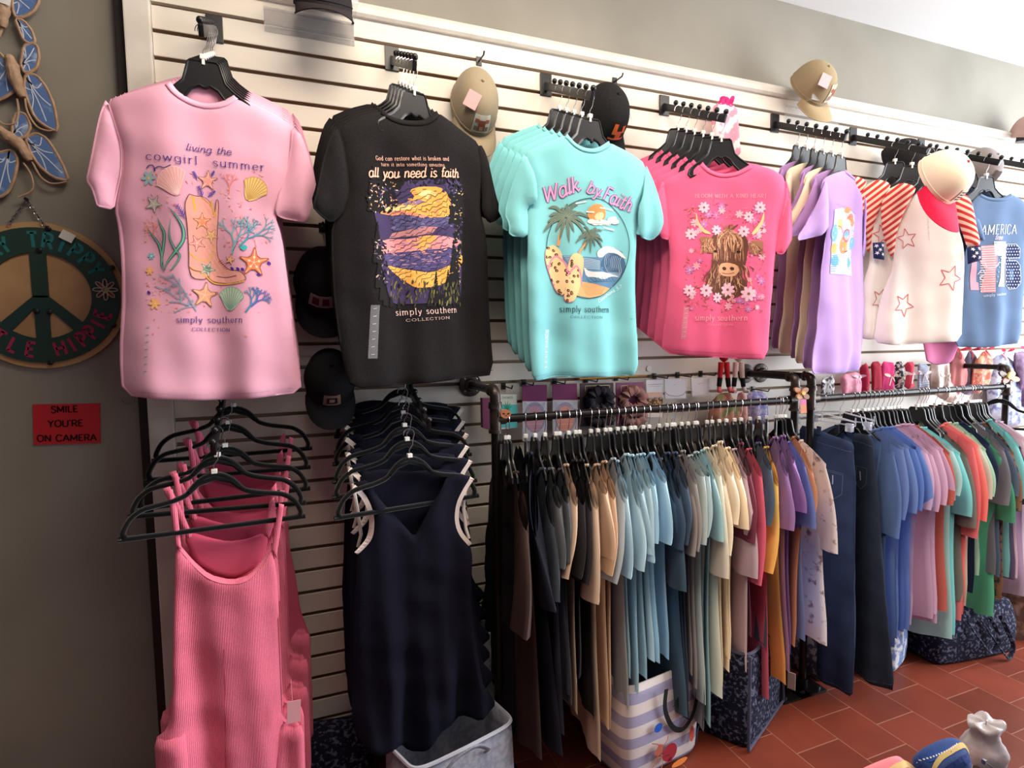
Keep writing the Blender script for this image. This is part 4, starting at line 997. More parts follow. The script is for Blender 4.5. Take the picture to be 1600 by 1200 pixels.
# ---------------- blue AMERICA tee
DEN = (98, 124, 160)
P = hang_at('navy', .30)
tN, cl, fr = face_tee('faded blue tee lettered AMERICA over large patterned numerals', None, 't-shirt', P, -14,
    F_([(600, 372), (640, 392), (690, 394), (735, 372), (790, 400), (830, 430), (826, 560), (818, 800), (812, 1068), (700, 1082), (600, 1090), (480, 1084), (510, 950), (538, 800), (545, 660), (560, 560), (552, 440), (570, 400)]),
    [F_([(572, 400), (545, 430), (540, 500), (560, 560), (625, 594), (600, 540), (580, 470)]), F_([(815, 420), (850, 480), (880, 600), (836, 620), (822, 560)])],
    F_([(600, 372), (640, 392), (690, 394), (735, 372)]), DEN, seed=13, m=fabric(DEN, .1), th=.02)
ik = Ink(cl, fr); q = crop(1500, 340, 8.57)
ik.text('AMERICA', (1530, 367.5), (1586, 366), 14.5, (226, 230, 236), 4, 'serif', .1)
ik.text('free', (1549, 375.5), (1562, 375), 7, (226, 210, 220), 4, 'script', .14, slant=.3)
ik.poly(q([(170, 600), (235, 590), (240, 860), (265, 870), (265, 970), (160, 970)]), (220, 160, 176), 3)
ik.poly(q([(275, 380), (430, 370), (470, 540), (470, 620), (440, 700), (430, 1005), (280, 1005), (340, 700), (270, 580)]), (236, 150, 160), 3)
for k in range(20): ik.strip(q([(280, 395+k*31), (450 if k < 9 else 430, 393+k*31)]), .0035, (244, 226, 226), 4)
ik.poly(q([(420, 325), (590, 325), (590, 540), (560, 930), (460, 930), (500, 800), (530, 520), (440, 510)]), (226, 232, 226), 4)
for k in range(18): ik.disc2(q([(440+(k*53) % 120, 350+k*32)])[0], 1.4, 1.1, .4, (150, 180, 170), 6)
six = q([(600, 360), (730, 360), (780, 420), (780, 540), (650, 545), (650, 580), (740, 580), (785, 640), (785, 880), (730, 950), (640, 960), (590, 900)])
ik.poly(six, (40, 52, 96), 4); ik.strip(six+six[:1], .0025, (214, 222, 236), 5, sm=False); ik.poly(q([(650, 690), (700, 690), (700, 840), (650, 840)]), (100, 128, 166), 5)
for r_ in range(15):
    for c_ in range(6):
        p = (610+c_*32+(r_ % 2)*16, 380+r_*40)
        if inside(np.array(q([p])), six)[0]: ik.disc2(q([p])[0], 1.0, 1.0, 0, (236, 240, 248), 6, 6)
ik.text('simply southern', (1536, 464), (1570, 461), 4, (210, 220, 236), 4, 'serif', .14)
ik.strip(q([(255, 760), (300, 700), (330, 760), (280, 800), (320, 850)]), .004, (226, 214, 226), 6); ik.strip(q([(330, 600), (360, 680), (450, 660), (490, 600)]), .004, (226, 214, 226), 6)
ik.out('printed_design', tN)
rod = rods['navy']; b0 = rod(.30)
put_hanger('t', b0, math.radians(-14), 'grey-green lit plastic hanger holding the AMERICA tee', 'hangers on the display arms')
for i in range(1, 4):
    r = rod(.30-.07*i); dup(tN, Vector(tN.location)+(r-b0)+Vector((-.035*i, 0, 0)), math.radians(-18), 'dark navy tee hanging %s behind the AMERICA tee' % ORD[i-1], skip=('printed_design',), mats={'body': fabric((44, 52, 74), .08), 'sleeve': fabric((44, 52, 74), .08), 'collar': fabric((44, 52, 74), .08)})
    put_hanger('t', r, math.radians(-18), 'plastic hanger of the dark navy tee %s behind the AMERICA tee' % ORD[i-1], 'hangers on the display arms')
# tee at the right edge on the far arm
r = rods['far'](.33)
o = dup(tN, r, math.radians(-14), 'dark navy tee cut off by the right edge of the photo', skip=('printed_design',), mats={'body': fabric((36, 42, 66), .08), 'sleeve': fabric((36, 42, 66), .08), 'collar': fabric((36, 42, 66), .08)})
put_hanger('t', r, math.radians(-14), 'plastic hanger of the dark navy tee at the right edge', 'hangers on the display arms')

# ================================================================== PIPE RACKS
RY, RZ, RR = -.27, 1.243, .0135
def xr(px, py=640): return at_y(px, py, RY).x
X_A, X_B, X_C, X_D = at_y(774, 660, RY).x, at_y(1241, 660, RY).x, at_y(1266, 655, RY).x, at_y(1572, 620, RY).x
def pipe(name, a, b, r, parent, m=IRON): return G().tube([a, b], r, 14).out(name, m, parent)
def fitting(name, pts, r, parent):
    g = G(); g.tube(pts, r, 14)
    for p, q in ((pts[0], pts[1]), (pts[-1], pts[-2])):
        d = (Vector(q)-Vector(p)).normalized()*.010; g.tube([p, Vector(p)+d], r*1.22, 14)
    return g.out(name, CAST, parent)
def flange(c, axis, parent, r=.043):
    g = G(); c = Vector(c); d = Vector(axis).normalized()
    R = d.to_track_quat('Z', 'Y').to_matrix()
    g.lathe([(r, 0), (r, .004), (r*.95, .007), (.024, .009), (.021, .022), (.019, .024)], 28, c, R)
    f = g.out('flange', CAST, parent)
    for k in range(4):
        a = math.pi/4+k*math.pi/2; p = c+R @ Vector((r*.72*math.cos(a), r*.72*math.sin(a), .006))
        G().lathe([(.0042, 0), (.0042, .002), (.002, .0032)], 10, p, R).out('screw', STEEL, f)
    return f
def rack(Xl, Xr, label, grp='iron pipe garment racks'):
    t = thing('pipe_rack', label, 'clothes rack', (Xl, RY, 0), group=grp)
    w = Xr-Xl
    def lo(x, y, z): return Vector((x, y-RY, z))
    for x in (0, w):
        pipe('upright', lo(x, RY, .03), lo(x, RY, RZ-.035), .0145, t)
        fitting('tee_joint', [lo(x, RY, RZ-.045), lo(x, RY, RZ+.045)], .0185, t)
        fitting('elbow', catmull([tuple(lo(x, RY, RZ+.045)), tuple(lo(x, RY, RZ+.072)), tuple(lo(x, RY+.008, RZ+.088)), tuple(lo(x, RY+.035, RZ+.092))], 4), .0175, t)
        pipe('wall_arm', lo(x, RY+.03, RZ+.092), lo(x, -.02, RZ+.092), .0135, t)
        flange(lo(x, -.0005, RZ+.092), (0, -1, 0), t)
        G().box(lo(x, RY, .006), (.15, .12, .008), .002).tube([lo(x, RY, .008), lo(x, RY, .045)], .021, 12).out('foot_plate', IRON, t)
        for sx in (-.05, .05):
            for sy in (-.04, .04): G().tube([lo(x+sx, RY+sy, .009), lo(x+sx, RY+sy, .018)], .007, 6).out('bolt', STEEL, t)
    pipe('rail', lo(0, RY, RZ), lo(w, RY, RZ), RR, t)
    for x, s in ((0, 1), (w, -1)): G().tube([lo(x, RY, RZ), lo(x+s*.035, RY, RZ)], .0185, 14).out('rail_socket', CAST, t)
    return t
rack(X_A, X_B, 'near black iron pipe rack carrying the row from brown to floral tops')
rack(X_C, X_D, 'far black iron pipe rack carrying jeans and blue to green tees')

# ================================================================== GARMENTS ON THE RAILS
def plist(s):
    """'x,y x,y' -> points"""
    return [tuple(float(v) for v in a.split(',')) for a in s.split()]
def rail_tee(name, label, cat, group, hx, c, col, sh=None, tip=None, hem=None, pitch=.025, longs=False, seed=0, m=None, rail_z=RZ, wash=None):
    """a top hanging side-on; hx photo x of its hook, c collar, sh shoulder, tip sleeve end, hem bottom outer corner (photo px)"""
    X0 = at_y(hx, 640, RY).x
    C = at_y(c[0], c[1], RY-.085)
    rnd = random.Random(seed*13+5)
    S = at_y(sh[0], sh[1], RY-.195) if sh else Vector((C.x+.01, RY-.195, C.z-.075))
    T = at_y(tip[0], tip[1], RY-.235) if tip else Vector((S.x+.01, RY-.23, S.z-.2))
    H = at_y(hem[0], hem[1], RY-.20) if hem else Vector((S.x, RY-.20, .36))
    zc = C.z; t = thing(name, label, cat, (X0, RY, RZ-.09), 0, group); O = Vector(t.location)
    m = m or fabric(col); th = min(.014, pitch*.42)
    nA, nB = 19, 15; ztop = []; ph = rnd.uniform(0, 6)
    def f(a, b):
        o = abs(a-.5)*2                       # 0 at the middle, 1 at the side seams
        outer = a > .5
        Ysh = (S.y-RY) if outer else .19
        Yh = (H.y-RY) if outer else .19
        g = b**.8
        Yw = (Ysh*(1-g)+Yh*g)
        if outer: Yw *= 1-.16*math.sin(min(1, b*1.15)*math.pi)*(0 if longs else .6)
        y = RY + o*Yw*(1 if outer else 1)
        zs = S.z+.012
        zt = zc+.006 if o < .42 else zc+.006-(zc+.006-zs)*((o-.42)/.58)**1.15
        zt2 = zt if o >= .42 else zc+.006-.075*(math.cos(o/.42*1.57)**1.3)
        z = zt2*(1-b)+(H.z+.010*math.sin(o*3+ph))*b
        xo = (S.x-X0) if outer else (S.x-X0)*-.25
        xh = (H.x-X0) if outer else (H.x-X0)*-.25
        x = X0 + o*(xo*(1-g)+xh*g)*(1 if outer else 1)
        x += (.25+.75*b)*.006*math.sin(a*17+ph+b*2)*min(1, pitch/.02) + .003*math.sin(a*31+ph*2)*b
        return Vector((x, y, z))
    P1, P2 = [], []
    for i in range(nB):
        b = i/(nB-1); r1, r2 = [], []
        for j in range(nA):
            a = j/(nA-1); p = f(a, b)-O; k = th*(math.sin(math.pi*min(1, max(0, a)))**.45)*(.55+.45*min(1, b*3)); 
            r1.append(p-Vector((k, 0, 0))); r2.append(p+Vector((k, 0, 0)))
        P1.append(r1+r2[::-1])
    g = G(); g.grid(P1, closed=True)
    g.out('body', m, t, ang=180)
    # collar: a ribbed band round the neck, outer half
    q = [Vector((X0-O.x+o*(S.x-X0)*.42+sx*th*.9, RY-O.y+o*(C.y-RY)*1.0, zc-O.z+.006-(.075*max(0, math.cos(min(1, o)*1.57))**1.3))) for sx, o in ((-1.3, .35), (-1.2, .7), (-.6, .97), (0, 1.05), (.6, .97), (1.1, .6))]
    G().tube(q, .0055, 6).out('collar', m, t)
    # sleeve flap hanging from the outer shoulder
    inY = T.y+(.13 if not longs else .12); armz = S.z-.17
    def sl(a, b, s):
        top = Vector((S.x*(a)+(X0+(S.x-X0)*.7)*(1-a), (RY-.135)*(1-a)+S.y*a, (zc-.03)*(1-a)+S.z*a))
        bot = Vector((T.x-(1-a)*.012*(1 if T.x > X0 else .4), inY*(1-a)+T.y*a, T.z+(1-a)*(.012 if not longs else .006)))
        bul = Vector((0, -.018*a*math.sin(b*math.pi), .0))
        p = top*(1-b)+bot*b+bul
        k = (th*1.15+.003)*(max(0, math.sin(math.pi*a))**.5)*(.8+.35*b)
        p.x += s*k - .006*(.3+b) + .005*math.sin(a*9+ph+b*4)*b
        return p-O
    P1 = []
    for i in range(11):
        b = i/10; P1.append([sl(j/8, b, -1) for j in range(9)]+[sl(j/8, b, 1) for j in range(8, -1, -1)])
    G().grid(P1, closed=True).out('sleeve', m, t, ang=180)
    # the sleeve on the wall side
    P1 = []
    for i in range(6):
        b = i/5; r1, r2 = [], []
        for j in range(5):
            a = j/4; p = Vector((X0, RY+.13*(1-a)+.19*a, (zc-.03)*(1-a)+S.z*a))*(1-b)+Vector((X0-.005, RY+.10*(1-a)+.225*a, S.z-.19))*b-O
            k = th*.9*math.sin(math.pi*a)**.5 if 0 < a < 1 else 0
            r1.append(p-Vector((k, 0, 0))); r2.append(p+Vector((k, 0, 0)))
        P1.append(r1+r2[::-1])
    G().grid(P1, closed=True).out('sleeve', m, t, ang=180)
    return t, X0

# rows: hook x | kind | colour | collar | shoulder | sleeve tip | hem corner
LBL = (160, 196, 214); LB2 = (148, 192, 218); LB3 = (170, 202, 214); DKT = (52, 72, 92); SAGE = (168, 186, 182); CRM = (232, 214, 184); TAN = (206, 170, 138)
ROW1 = [
 (794, 'brown long-sleeved top', (66, 46, 42), (803, 741), (823, 829), (829, 1000), (848, 1190), 1),
 (821, 'black-navy long-sleeved top', (26, 28, 44), (813, 712), (838, 840), (870, 957), (876, 1180), 1),
 (835.5, 'charcoal blue top', (58, 66, 78), (847, 735), (866, 824), (878, 941), (882, 1150), 1),
 (851, 'dark grey heather tee', (84, 86, 90), (859, 735), (875, 795), (885, 890), (893, 1100), 0),
 (868, 'grey tee', (66, 70, 76), (873, 736), (888, 787), (893, 880), (893, 1090), 0),
 (874, 'thin tan tee', (196, 160, 132), (884, 729), (901, 792), (893, 905), (905, 1120), 0),
 (888, 'black tee', (30, 26, 28), (898, 722), (912, 790), (912, 905), (906, 1060), 0),
 (899, 'faded black tee', (44, 38, 40), (908, 722), (924, 800), (922, 915), (928, 1122), 0),
 (905, 'beige tee', (214, 180, 150), (917, 729), (933, 797), (937, 945), (936, 1187), 0),
 (923, 'sand tee', (208, 168, 134), (929, 729), (947, 773), (964, 877), (952, 1140), 0),
 (934, 'light brown tee', (188, 146, 112), (943, 724), (960, 781), (962, 900), (955, 1142), 0),
 (946, 'pale grey-blue tee', (160, 172, 182), (956, 719.5), (977, 787), (967, 913), (982, 1103), 0),
 (953, 'light blue tee', LBL, (967, 722.7), (980, 780), (990, 905), (986, 1060), 0),
 (965, 'light blue tee', LB3, (975, 712.7), (1000, 795), (1012, 893), (1000, 1090), 0),
 (975, 'light blue tee', LBL, (986, 714), (1004, 772), (1025, 880), (1010, 1060), 0),
 (986, 'light blue tee', LB3, (998, 712.7), (1016, 765), (1024, 868), (1022, 1035), 0),
 (992, 'light blue tee', LB2, (1004, 712), (1023, 760), (1030, 850), (1028, 1035), 0),
 (1005, 'light blue tee', LB2, (1010, 711.5), (1040, 755), (1052, 852), (1046, 1030), 0),
 (1014, 'slate teal tee', (56, 80, 98), (1026, 720), (1058, 790), (1074, 925), (1072, 1120), 0),
 (1030, 'slate teal tee', (50, 68, 90), (1031, 711.5), (1062, 780), (1072, 860), (1078, 1130), 0),
 (1042, 'slate teal tee', (54, 72, 96), (1044, 711), (1074, 765), (1080, 852), (1078, 1100), 0),
 (1050, 'taupe grey tee', (150, 138, 136), (1059, 715), (1084, 775), (1090, 870), (1084, 1060), 0),
 (1054, 'taupe grey tee', (158, 148, 146), (1063, 707.5), (1088, 757), (1097, 862), (1090, 1080), 0),
 (1065, 'sage grey tee', (166, 180, 178), (1074, 715), (1100, 745), (1105, 852), (1100, 1100), 0),
 (1075, 'sage grey tee', (158, 182, 186), (1080, 710), (1108, 745), (1110, 840), (1100, 1142), 0),
 (1086, 'powder blue tee', (156, 200, 206), (1090.7, 707), (1116, 750), (1134, 847), (1112, 1140), 0),
 (1089, 'ivory tee', (226, 214, 190), (1099, 703), (1126, 745), (1140, 905), (1126, 1090), 0),
 (1105, 'ivory tee', (232, 214, 184), (1103.5, 700), (1133, 760), (1147, 868), (1130, 1075), 0),
 (1113, 'cream tee', (238, 216, 184), (1110.5, 694), (1144, 745), (1158, 820), (1141, 1055), 0),
 (1124, 'cream tee', (234, 208, 172), (1128, 703), (1157, 750), (1172, 828), (1140, 1030), 0),
 (1135, 'dusty mauve top', (196, 164, 176), (1144, 704.5), (1167, 750), (1186, 905), (1166, 1048), 1),
 (1148, 'burgundy top', (112, 40, 62), (1148, 696), (1172, 745), (1184, 850), (1176, 1000), 0),
 (1158, 'rose pink top', (226, 84, 112), (1165, 704.5), (1190, 745), (1194, 915), (1202, 1096), 1),
 (1172, 'slate blue tee', (64, 82, 106), (1167.6, 696), (1205, 735), (1206, 822), (1196, 1010), 0),
 (1186, 'golden yellow tee', (232, 174, 72), (1187.5, 702), (1215, 760), (1210, 897), (1228, 1068), 0),
 (1198, 'violet tee', (150, 106, 172), (1184, 688), (1230, 745), (1242, 830), (1232, 1048), 0),
 (1212.5, 'violet tee', (146, 98, 168), (1195.6, 686), (1240, 725), (1262, 802), (1234, 1020), 0),
 (1218, 'periwinkle tee', (98, 120, 190), (1221, 694), (1258, 730), (1276, 827), (1256, 1000), 0),
 (1221, 'rust orange tee', (192, 120, 76), (1230.6, 686), (1270, 740), (1276, 800), (1240, 1010), 0),
 (1226, 'white top with brown floral marks', (226, 206, 204), (1254, 690.5), (1291, 730), (1311, 866), (1292, 1010), 0)]
ROW2 = [
 (1331.6, 'blue tee', (84, 116, 176), (1365, 682), (1398, 712), (1408, 842), (1384, 1000), 0),
 (1338.8, 'blue tee', (92, 118, 176), (1368, 673), (1412, 704), (1416, 813), (1398, 1010), 0),
 (1350, 'blue tee', (96, 126, 186), (1374, 670.6), (1420, 702), (1434, 803), (1402, 996), 0),
 (1356, 'blue tee', (84, 118, 190), (1381, 670.6), (1431, 703), (1444, 798), (1412, 990), 0),
 (1362.5, 'blue tee', (98, 132, 200), (1386, 670), (1440, 706), (1460, 792), (1420, 985), 0),
 (1370, 'dusty lilac tee', (192, 150, 176), (1393, 668), (1450, 710), (1458, 797), (1424, 980), 0),
 (1378, 'dusty lilac tee', (188, 146, 172), (1403, 666), (1458, 712), (1468, 800), (1458, 965), 0),
 (1386, 'dusty lilac tee', (200, 156, 184), (1409, 666), (1467, 704), (1480, 790), (1464, 972), 0),
 (1391, 'dusty lilac tee', (192, 146, 172), (1414, 667), (1474, 706), (1494, 782), (1462, 960), 0),
 (1396, 'rust red tee', (176, 76, 60), (1431, 668), (1484, 712), (1490, 790), (1478, 955), 0),
 (1402, 'seafoam tee', (150, 200, 196), (1440, 670), (1490, 706), (1502, 775), (1488, 998), 0),
 (1406, 'aqua tee', (112, 196, 198), (1448, 670), (1500, 712), (1520, 808), (1492, 990), 0),
 (1432.6, 'olive brown tee', (110, 98, 88), (1460, 673), (1512, 716), (1526, 826), (1504, 940), 0),
 (1438.5, 'coral tee', (234, 96, 100), (1466, 668), (1522, 700), (1530, 842), (1502, 972), 0),
 (1443, 'coral tee', (240, 120, 110), (1471, 664), (1528, 700), (1544, 815), (1505, 960), 0),
 (1447, 'pale khaki tee', (190, 186, 166), (1474, 663.5), (1534, 702), (1553, 780), (1510, 950), 0),
 (1461, 'sage green tee', (150, 190, 160), (1486, 664), (1540, 706), (1556, 776), (1530, 900), 0),
 (1474, 'deep navy tee', (24, 34, 66), (1493, 663.5), (1546, 698), (1560, 762), (1520, 930), 0),
 (1476.5, 'kelly green tee', (66, 158, 116), (1521.6, 668), (1566, 716), (1589, 818), (1552, 965), 0),
 (1489.6, 'grey tee', (104, 100, 108), (1517, 664), (1570, 706), (1578, 790), (1556, 900), 0),
 (1498, 'slate tee', (70, 84, 104), (1528, 664), (1578, 706), (1592, 776), (1560, 900), 0),
 (1501.5, 'brown print tee', (120, 84, 66), (1530, 663), (1584, 712), (1596, 800), (1564, 935), 0),
 (1514.5, 'turquoise tee', (110, 196, 196), (1536, 659), (1592, 700), (1604, 780), (1576, 900), 0),
 (1518, 'dark plum tee', (84, 60, 84), (1541, 661), (1596, 704), (1608, 790), (1584, 905), 0),
 (1521.7, 'pale pink tee', (222, 180, 196), (1550, 661), (1600, 690), (1614, 790), (1590, 905), 0),
 (1525, 'lavender grey tee', (170, 146, 172), (1553, 661), (1606, 695), (1618, 790), (1600, 930), 0),
 (1530, 'white-pink tee', (232, 212, 220), (1558, 662), (1612, 695), (1624, 790), (1606, 930), 0)]
FLORALW = noise_col(mat('white_floral_cloth', (226, 216, 216), .9, spec=.2), (112, 78, 84), 30, .8, .56, .68, detail=8)
BROWNP = noise_col(mat('brown_print_cloth', (126, 86, 64), .9, spec=.2), (40, 52, 60), 40, .9, .5, .56, detail=4)
def row(rows, where, near):
    cnt = {}; tot = {}
    for r in rows: tot[r[1]] = tot.get(r[1], 0)+1
    for i, r in enumerate(rows):
        hx, nm, col, c, sh, tip, hem, lg = r
        gy = .3*col[0]+.59*col[1]+.11*col[2]; col = tuple(v*.84+gy*.16 for v in col)
        cnt[nm] = cnt.get(nm, 0)+1
        px = [q[0] for q in rows]; pitch = max(.012, min(.03, (at_y(px[min(i+1, len(px)-1)], 640, RY).x-at_y(px[max(i-1, 0)], 640, RY).x)/2))
        if tot[nm] > 1:
            which = '%s of the %s %ss counted from the left' % (ORD[cnt[nm]-1], ['', 'one', 'two', 'three', 'four', 'five', 'six'][tot[nm]], nm.split(' ', 0)[0])
            lab = '%s of the %s %ss from the left on the %s' % (ORD[cnt[nm]-1], ['', 'one', 'two', 'three', 'four', 'five', 'six'][tot[nm]], nm, near)
            short = '%s %s from the left' % (ORD[cnt[nm]-1], nm)
            if i in (0,): pass
        else:
            a = rows[i-1][1] if i else 'post'; b = rows[i+1][1] if i < len(rows)-1 else 'post'
            lab = '%s next to the %s on the %s' % (nm, b if i < len(rows)-1 else a, near); short = nm
        grp = '%ss on the %s' % (nm, near) if tot[nm] > 1 else None
        mm = FLORALW if 'floral' in nm else (BROWNP if 'brown print' in nm else None)
        rail_tee('t_shirt' if 'tee' in nm else 'top', lab, 't-shirt' if 'tee' in nm else 'top', grp, hx, c, col, sh, tip, hem, pitch, lg, i+(50 if where else 0), mm)
        X0 = at_y(hx, 640, RY).x; Cx = at_y(c[0], c[1], RY-.085).x
        yaw = math.atan2(-.085, (Cx-X0)*.6) if True else 0
        put_hanger('t', Vector((X0, RY, RZ+RR+.002)), yaw, 'black hanger holding the %s on the %s' % (short, near), 'black hangers on the %s' % near)
row(ROW1, 0, 'near rack'); row(ROW2, 1, 'far rack')

# black garment at the very left of the near rack, beside the post
def hung_cloth(name, label, cat, X, px, m, th=.01, amp=.006, seed=0, psi=-90, Y=RY, res=.016, group=None, rim=.014, z=None, sm=1, part='body'):
    P0 = Vector((X, Y, (z if z else RZ-.09))); fr = Fr(P0, psi); t = thing(name, label, cat, P0, math.radians(psi), group)
    b = fr.uvs(px); top = max(p[1] for p in b); bot = min(p[1] for p in b)
    cl = Cloth(b, th, rim, fold_fn(amp, seed, 12, top, top-bot), res, sm=sm); cl.build(part, m, t); return t, cl, fr
t, cl, fr = hung_cloth('dress', 'long black garment hanging against the left upright of the near rack', 'dress', X_A+.035,
    plist('781,716 786,728 789,752 793,760 797,728 801,716 806,760 806,900 806,1100 800,1230 792,1230 780,1090 770,1050 748,1020 752,960 760,860 768,790 776,738'), fabric((20, 18, 20), .03), .008, .012, 21)
put_hanger('t', Vector((X_A+.035, RY, RZ+RR+.002)), math.radians(-100), 'black plastic hanger holding the long black garment beside the left upright', 'black hangers on the near rack')

# ---- jeans clipped to clear hangers
def denim(c, c2, sc):
    m = mat('denim', c, .85, spec=.25); m = m.copy(); noise_col(m, c2, sc, .8, .35, .7, detail=5); bump(m, 700, .4, .001); return m
def pants_hanger(loc, rotz, label):
    t = thing('clip_hanger', label, 'hanger', loc, rotz)
    G().tube([(p[0], p[1], p[2]) for p in hook_pts()], .0013, 6).out('hook', CHROME, t)
    g = G(); cp = clear('clear_hanger_plastic', (206, 210, 222), .45, .12)
    g.tube([(-.15, 0, -.098), (-.08, 0, -.088), (0, 0, -.078), (.08, 0, -.088), (.15, 0, -.098)], .006, 8, flat=.6); g.tube([(-.15, 0, -.112), (0, 0, -.112), (.15, 0, -.112)], .003, 6)
    for x in (-.15, 0, .15): g.tube([(x, 0, -.080), (x, 0, -.112)], .003, 6)
    g.out('hanger_body', cp, t)
    for x in (-.125, .125):
        G().box((x, 0, -.122), (.026, .018, .034), .003).box((x, -.009, -.115), (.018, .006, .02), .002).out('clip', cp, t)
    return t
JE = [(1285, '1251,664 1270,668 1300,680 1322,688 1333,694 1333,715 1336,760 1335,830 1335,900 1336,1000 1334,1060 1331,1090 1310,1080 1275,1057 1277,1000 1276,900 1272,800 1262,740 1250,700', (50, 64, 96), (36, 46, 72), 'medium blue flared jeans clipped to a clear hanger, nearest the white floral top', 31),
      (1313, '1332,676 1345,678 1358,680 1364,690 1366,720 1374,780 1378,850 1384,920 1390,1000 1397,1080 1380,1076 1350,1062 1333,1050 1334,950 1334,850 1332,760 1331,700', (44, 54, 70), (32, 40, 54), 'dark faded flared jeans between the medium blue jeans and the blue tees', 32)]
for hx, pl, c1, c2, lab, sd in JE:
    X = at_y(hx, 640, RY).x; zt = RZ-.105
    pts = plist(pl)
    t, cl, fr = hung_cloth('jeans', lab, 'jeans', X, pts, denim(c1, c2, 9), .012, .006, sd)
    ik = Ink(cl, fr, .0012); sc = tuple(min(255, v+46) for v in c1)
    xs = sorted(p[0] for p in pts); mx = [p for p in pts if p[1] < 720]
    if hx == 1285:
        ik.strip(plist('1262,684 1300,696 1332,706'), .0016, sc, 1); ik.strip(plist('1333,700 1336,760 1335,900 1336,1080'), .0016, sc, 1)
        for pk in ['1294,732 1320,740 1319,772 1306,780 1292,766 1294,732', '1296,735 1318,742']: ik.strip(plist(pk), .0018, sc, 1, sm=False)
        ik.strip(plist('1305,742 1305,756'), .004, (190, 190, 200), 2, sm=False); ik.strip(plist('1278,1050 1310,1072 1331,1082'), .0016, sc, 1)
    else:
        ik.strip(plist('1334,688 1350,692 1364,698'), .0016, sc, 1); ik.strip(plist('1340,728 1357,732 1356,756 1346,764 1338,752 1340,728'), .0018, sc, 1, sm=False)
        ik.strip(plist('1345,736 1346,750'), .004, (180, 180, 190), 2, sm=False); ik.strip(plist('1336,1044 1360,1060 1394,1070'), .0016, sc, 1)
    ik.out('stitching', t)
    G().box((-.0, -.016, -.045), (.02, .004, .034), .001).out('belt_loop', denim(c1, c2, 9), t, smooth=False)
    pants_hanger(Vector((X, RY, RZ+RR+.002)), math.radians(-90), 'clear clip hanger holding the %s' % ('medium blue flared jeans' if hx == 1285 else 'dark faded flared jeans'))
    rc = Vector((.13, -.0, -.03))

# big velvet hanger and the last garments at the right end
P = at_y(1548, 606, RY)
put_hanger('v', Vector((X_D-.05, RY, RZ+RR-.004)), math.radians(-52), 'large black velvet hanger at the right end of the far rack')
FLORR = noise_col(mat('wine_floral_cloth', (120, 44, 56), .9, spec=.2), (226, 176, 180), 18, .9, .52, .58, detail=5)
hung_cloth('dress', 'wine red floral dress on the velvet hanger at the right end', 'dress', X_D-.04, plist('1552,668 1562,662 1590,690 1612,704 1640,730 1640,1010 1600,1000 1588,900 1584,760 1566,700'), FLORR, .012, .008, 41, psi=-62)
BRL = noise_col(mat('brown_shaggy_cloth', (92, 66, 56), .95, spec=.1), (150, 120, 106), 30, .7, .45, .65, detail=6)
hung_cloth('dress', 'long brown print dress hanging low at the right edge of the photo', 'dress', X_D-.12, plist('1566,700 1590,700 1612,720 1640,760 1640,1075 1600,1060 1570,1030 1560,1000 1568,880 1566,780'), BRL, .014, .010, 42, psi=-58, Y=RY+.10)

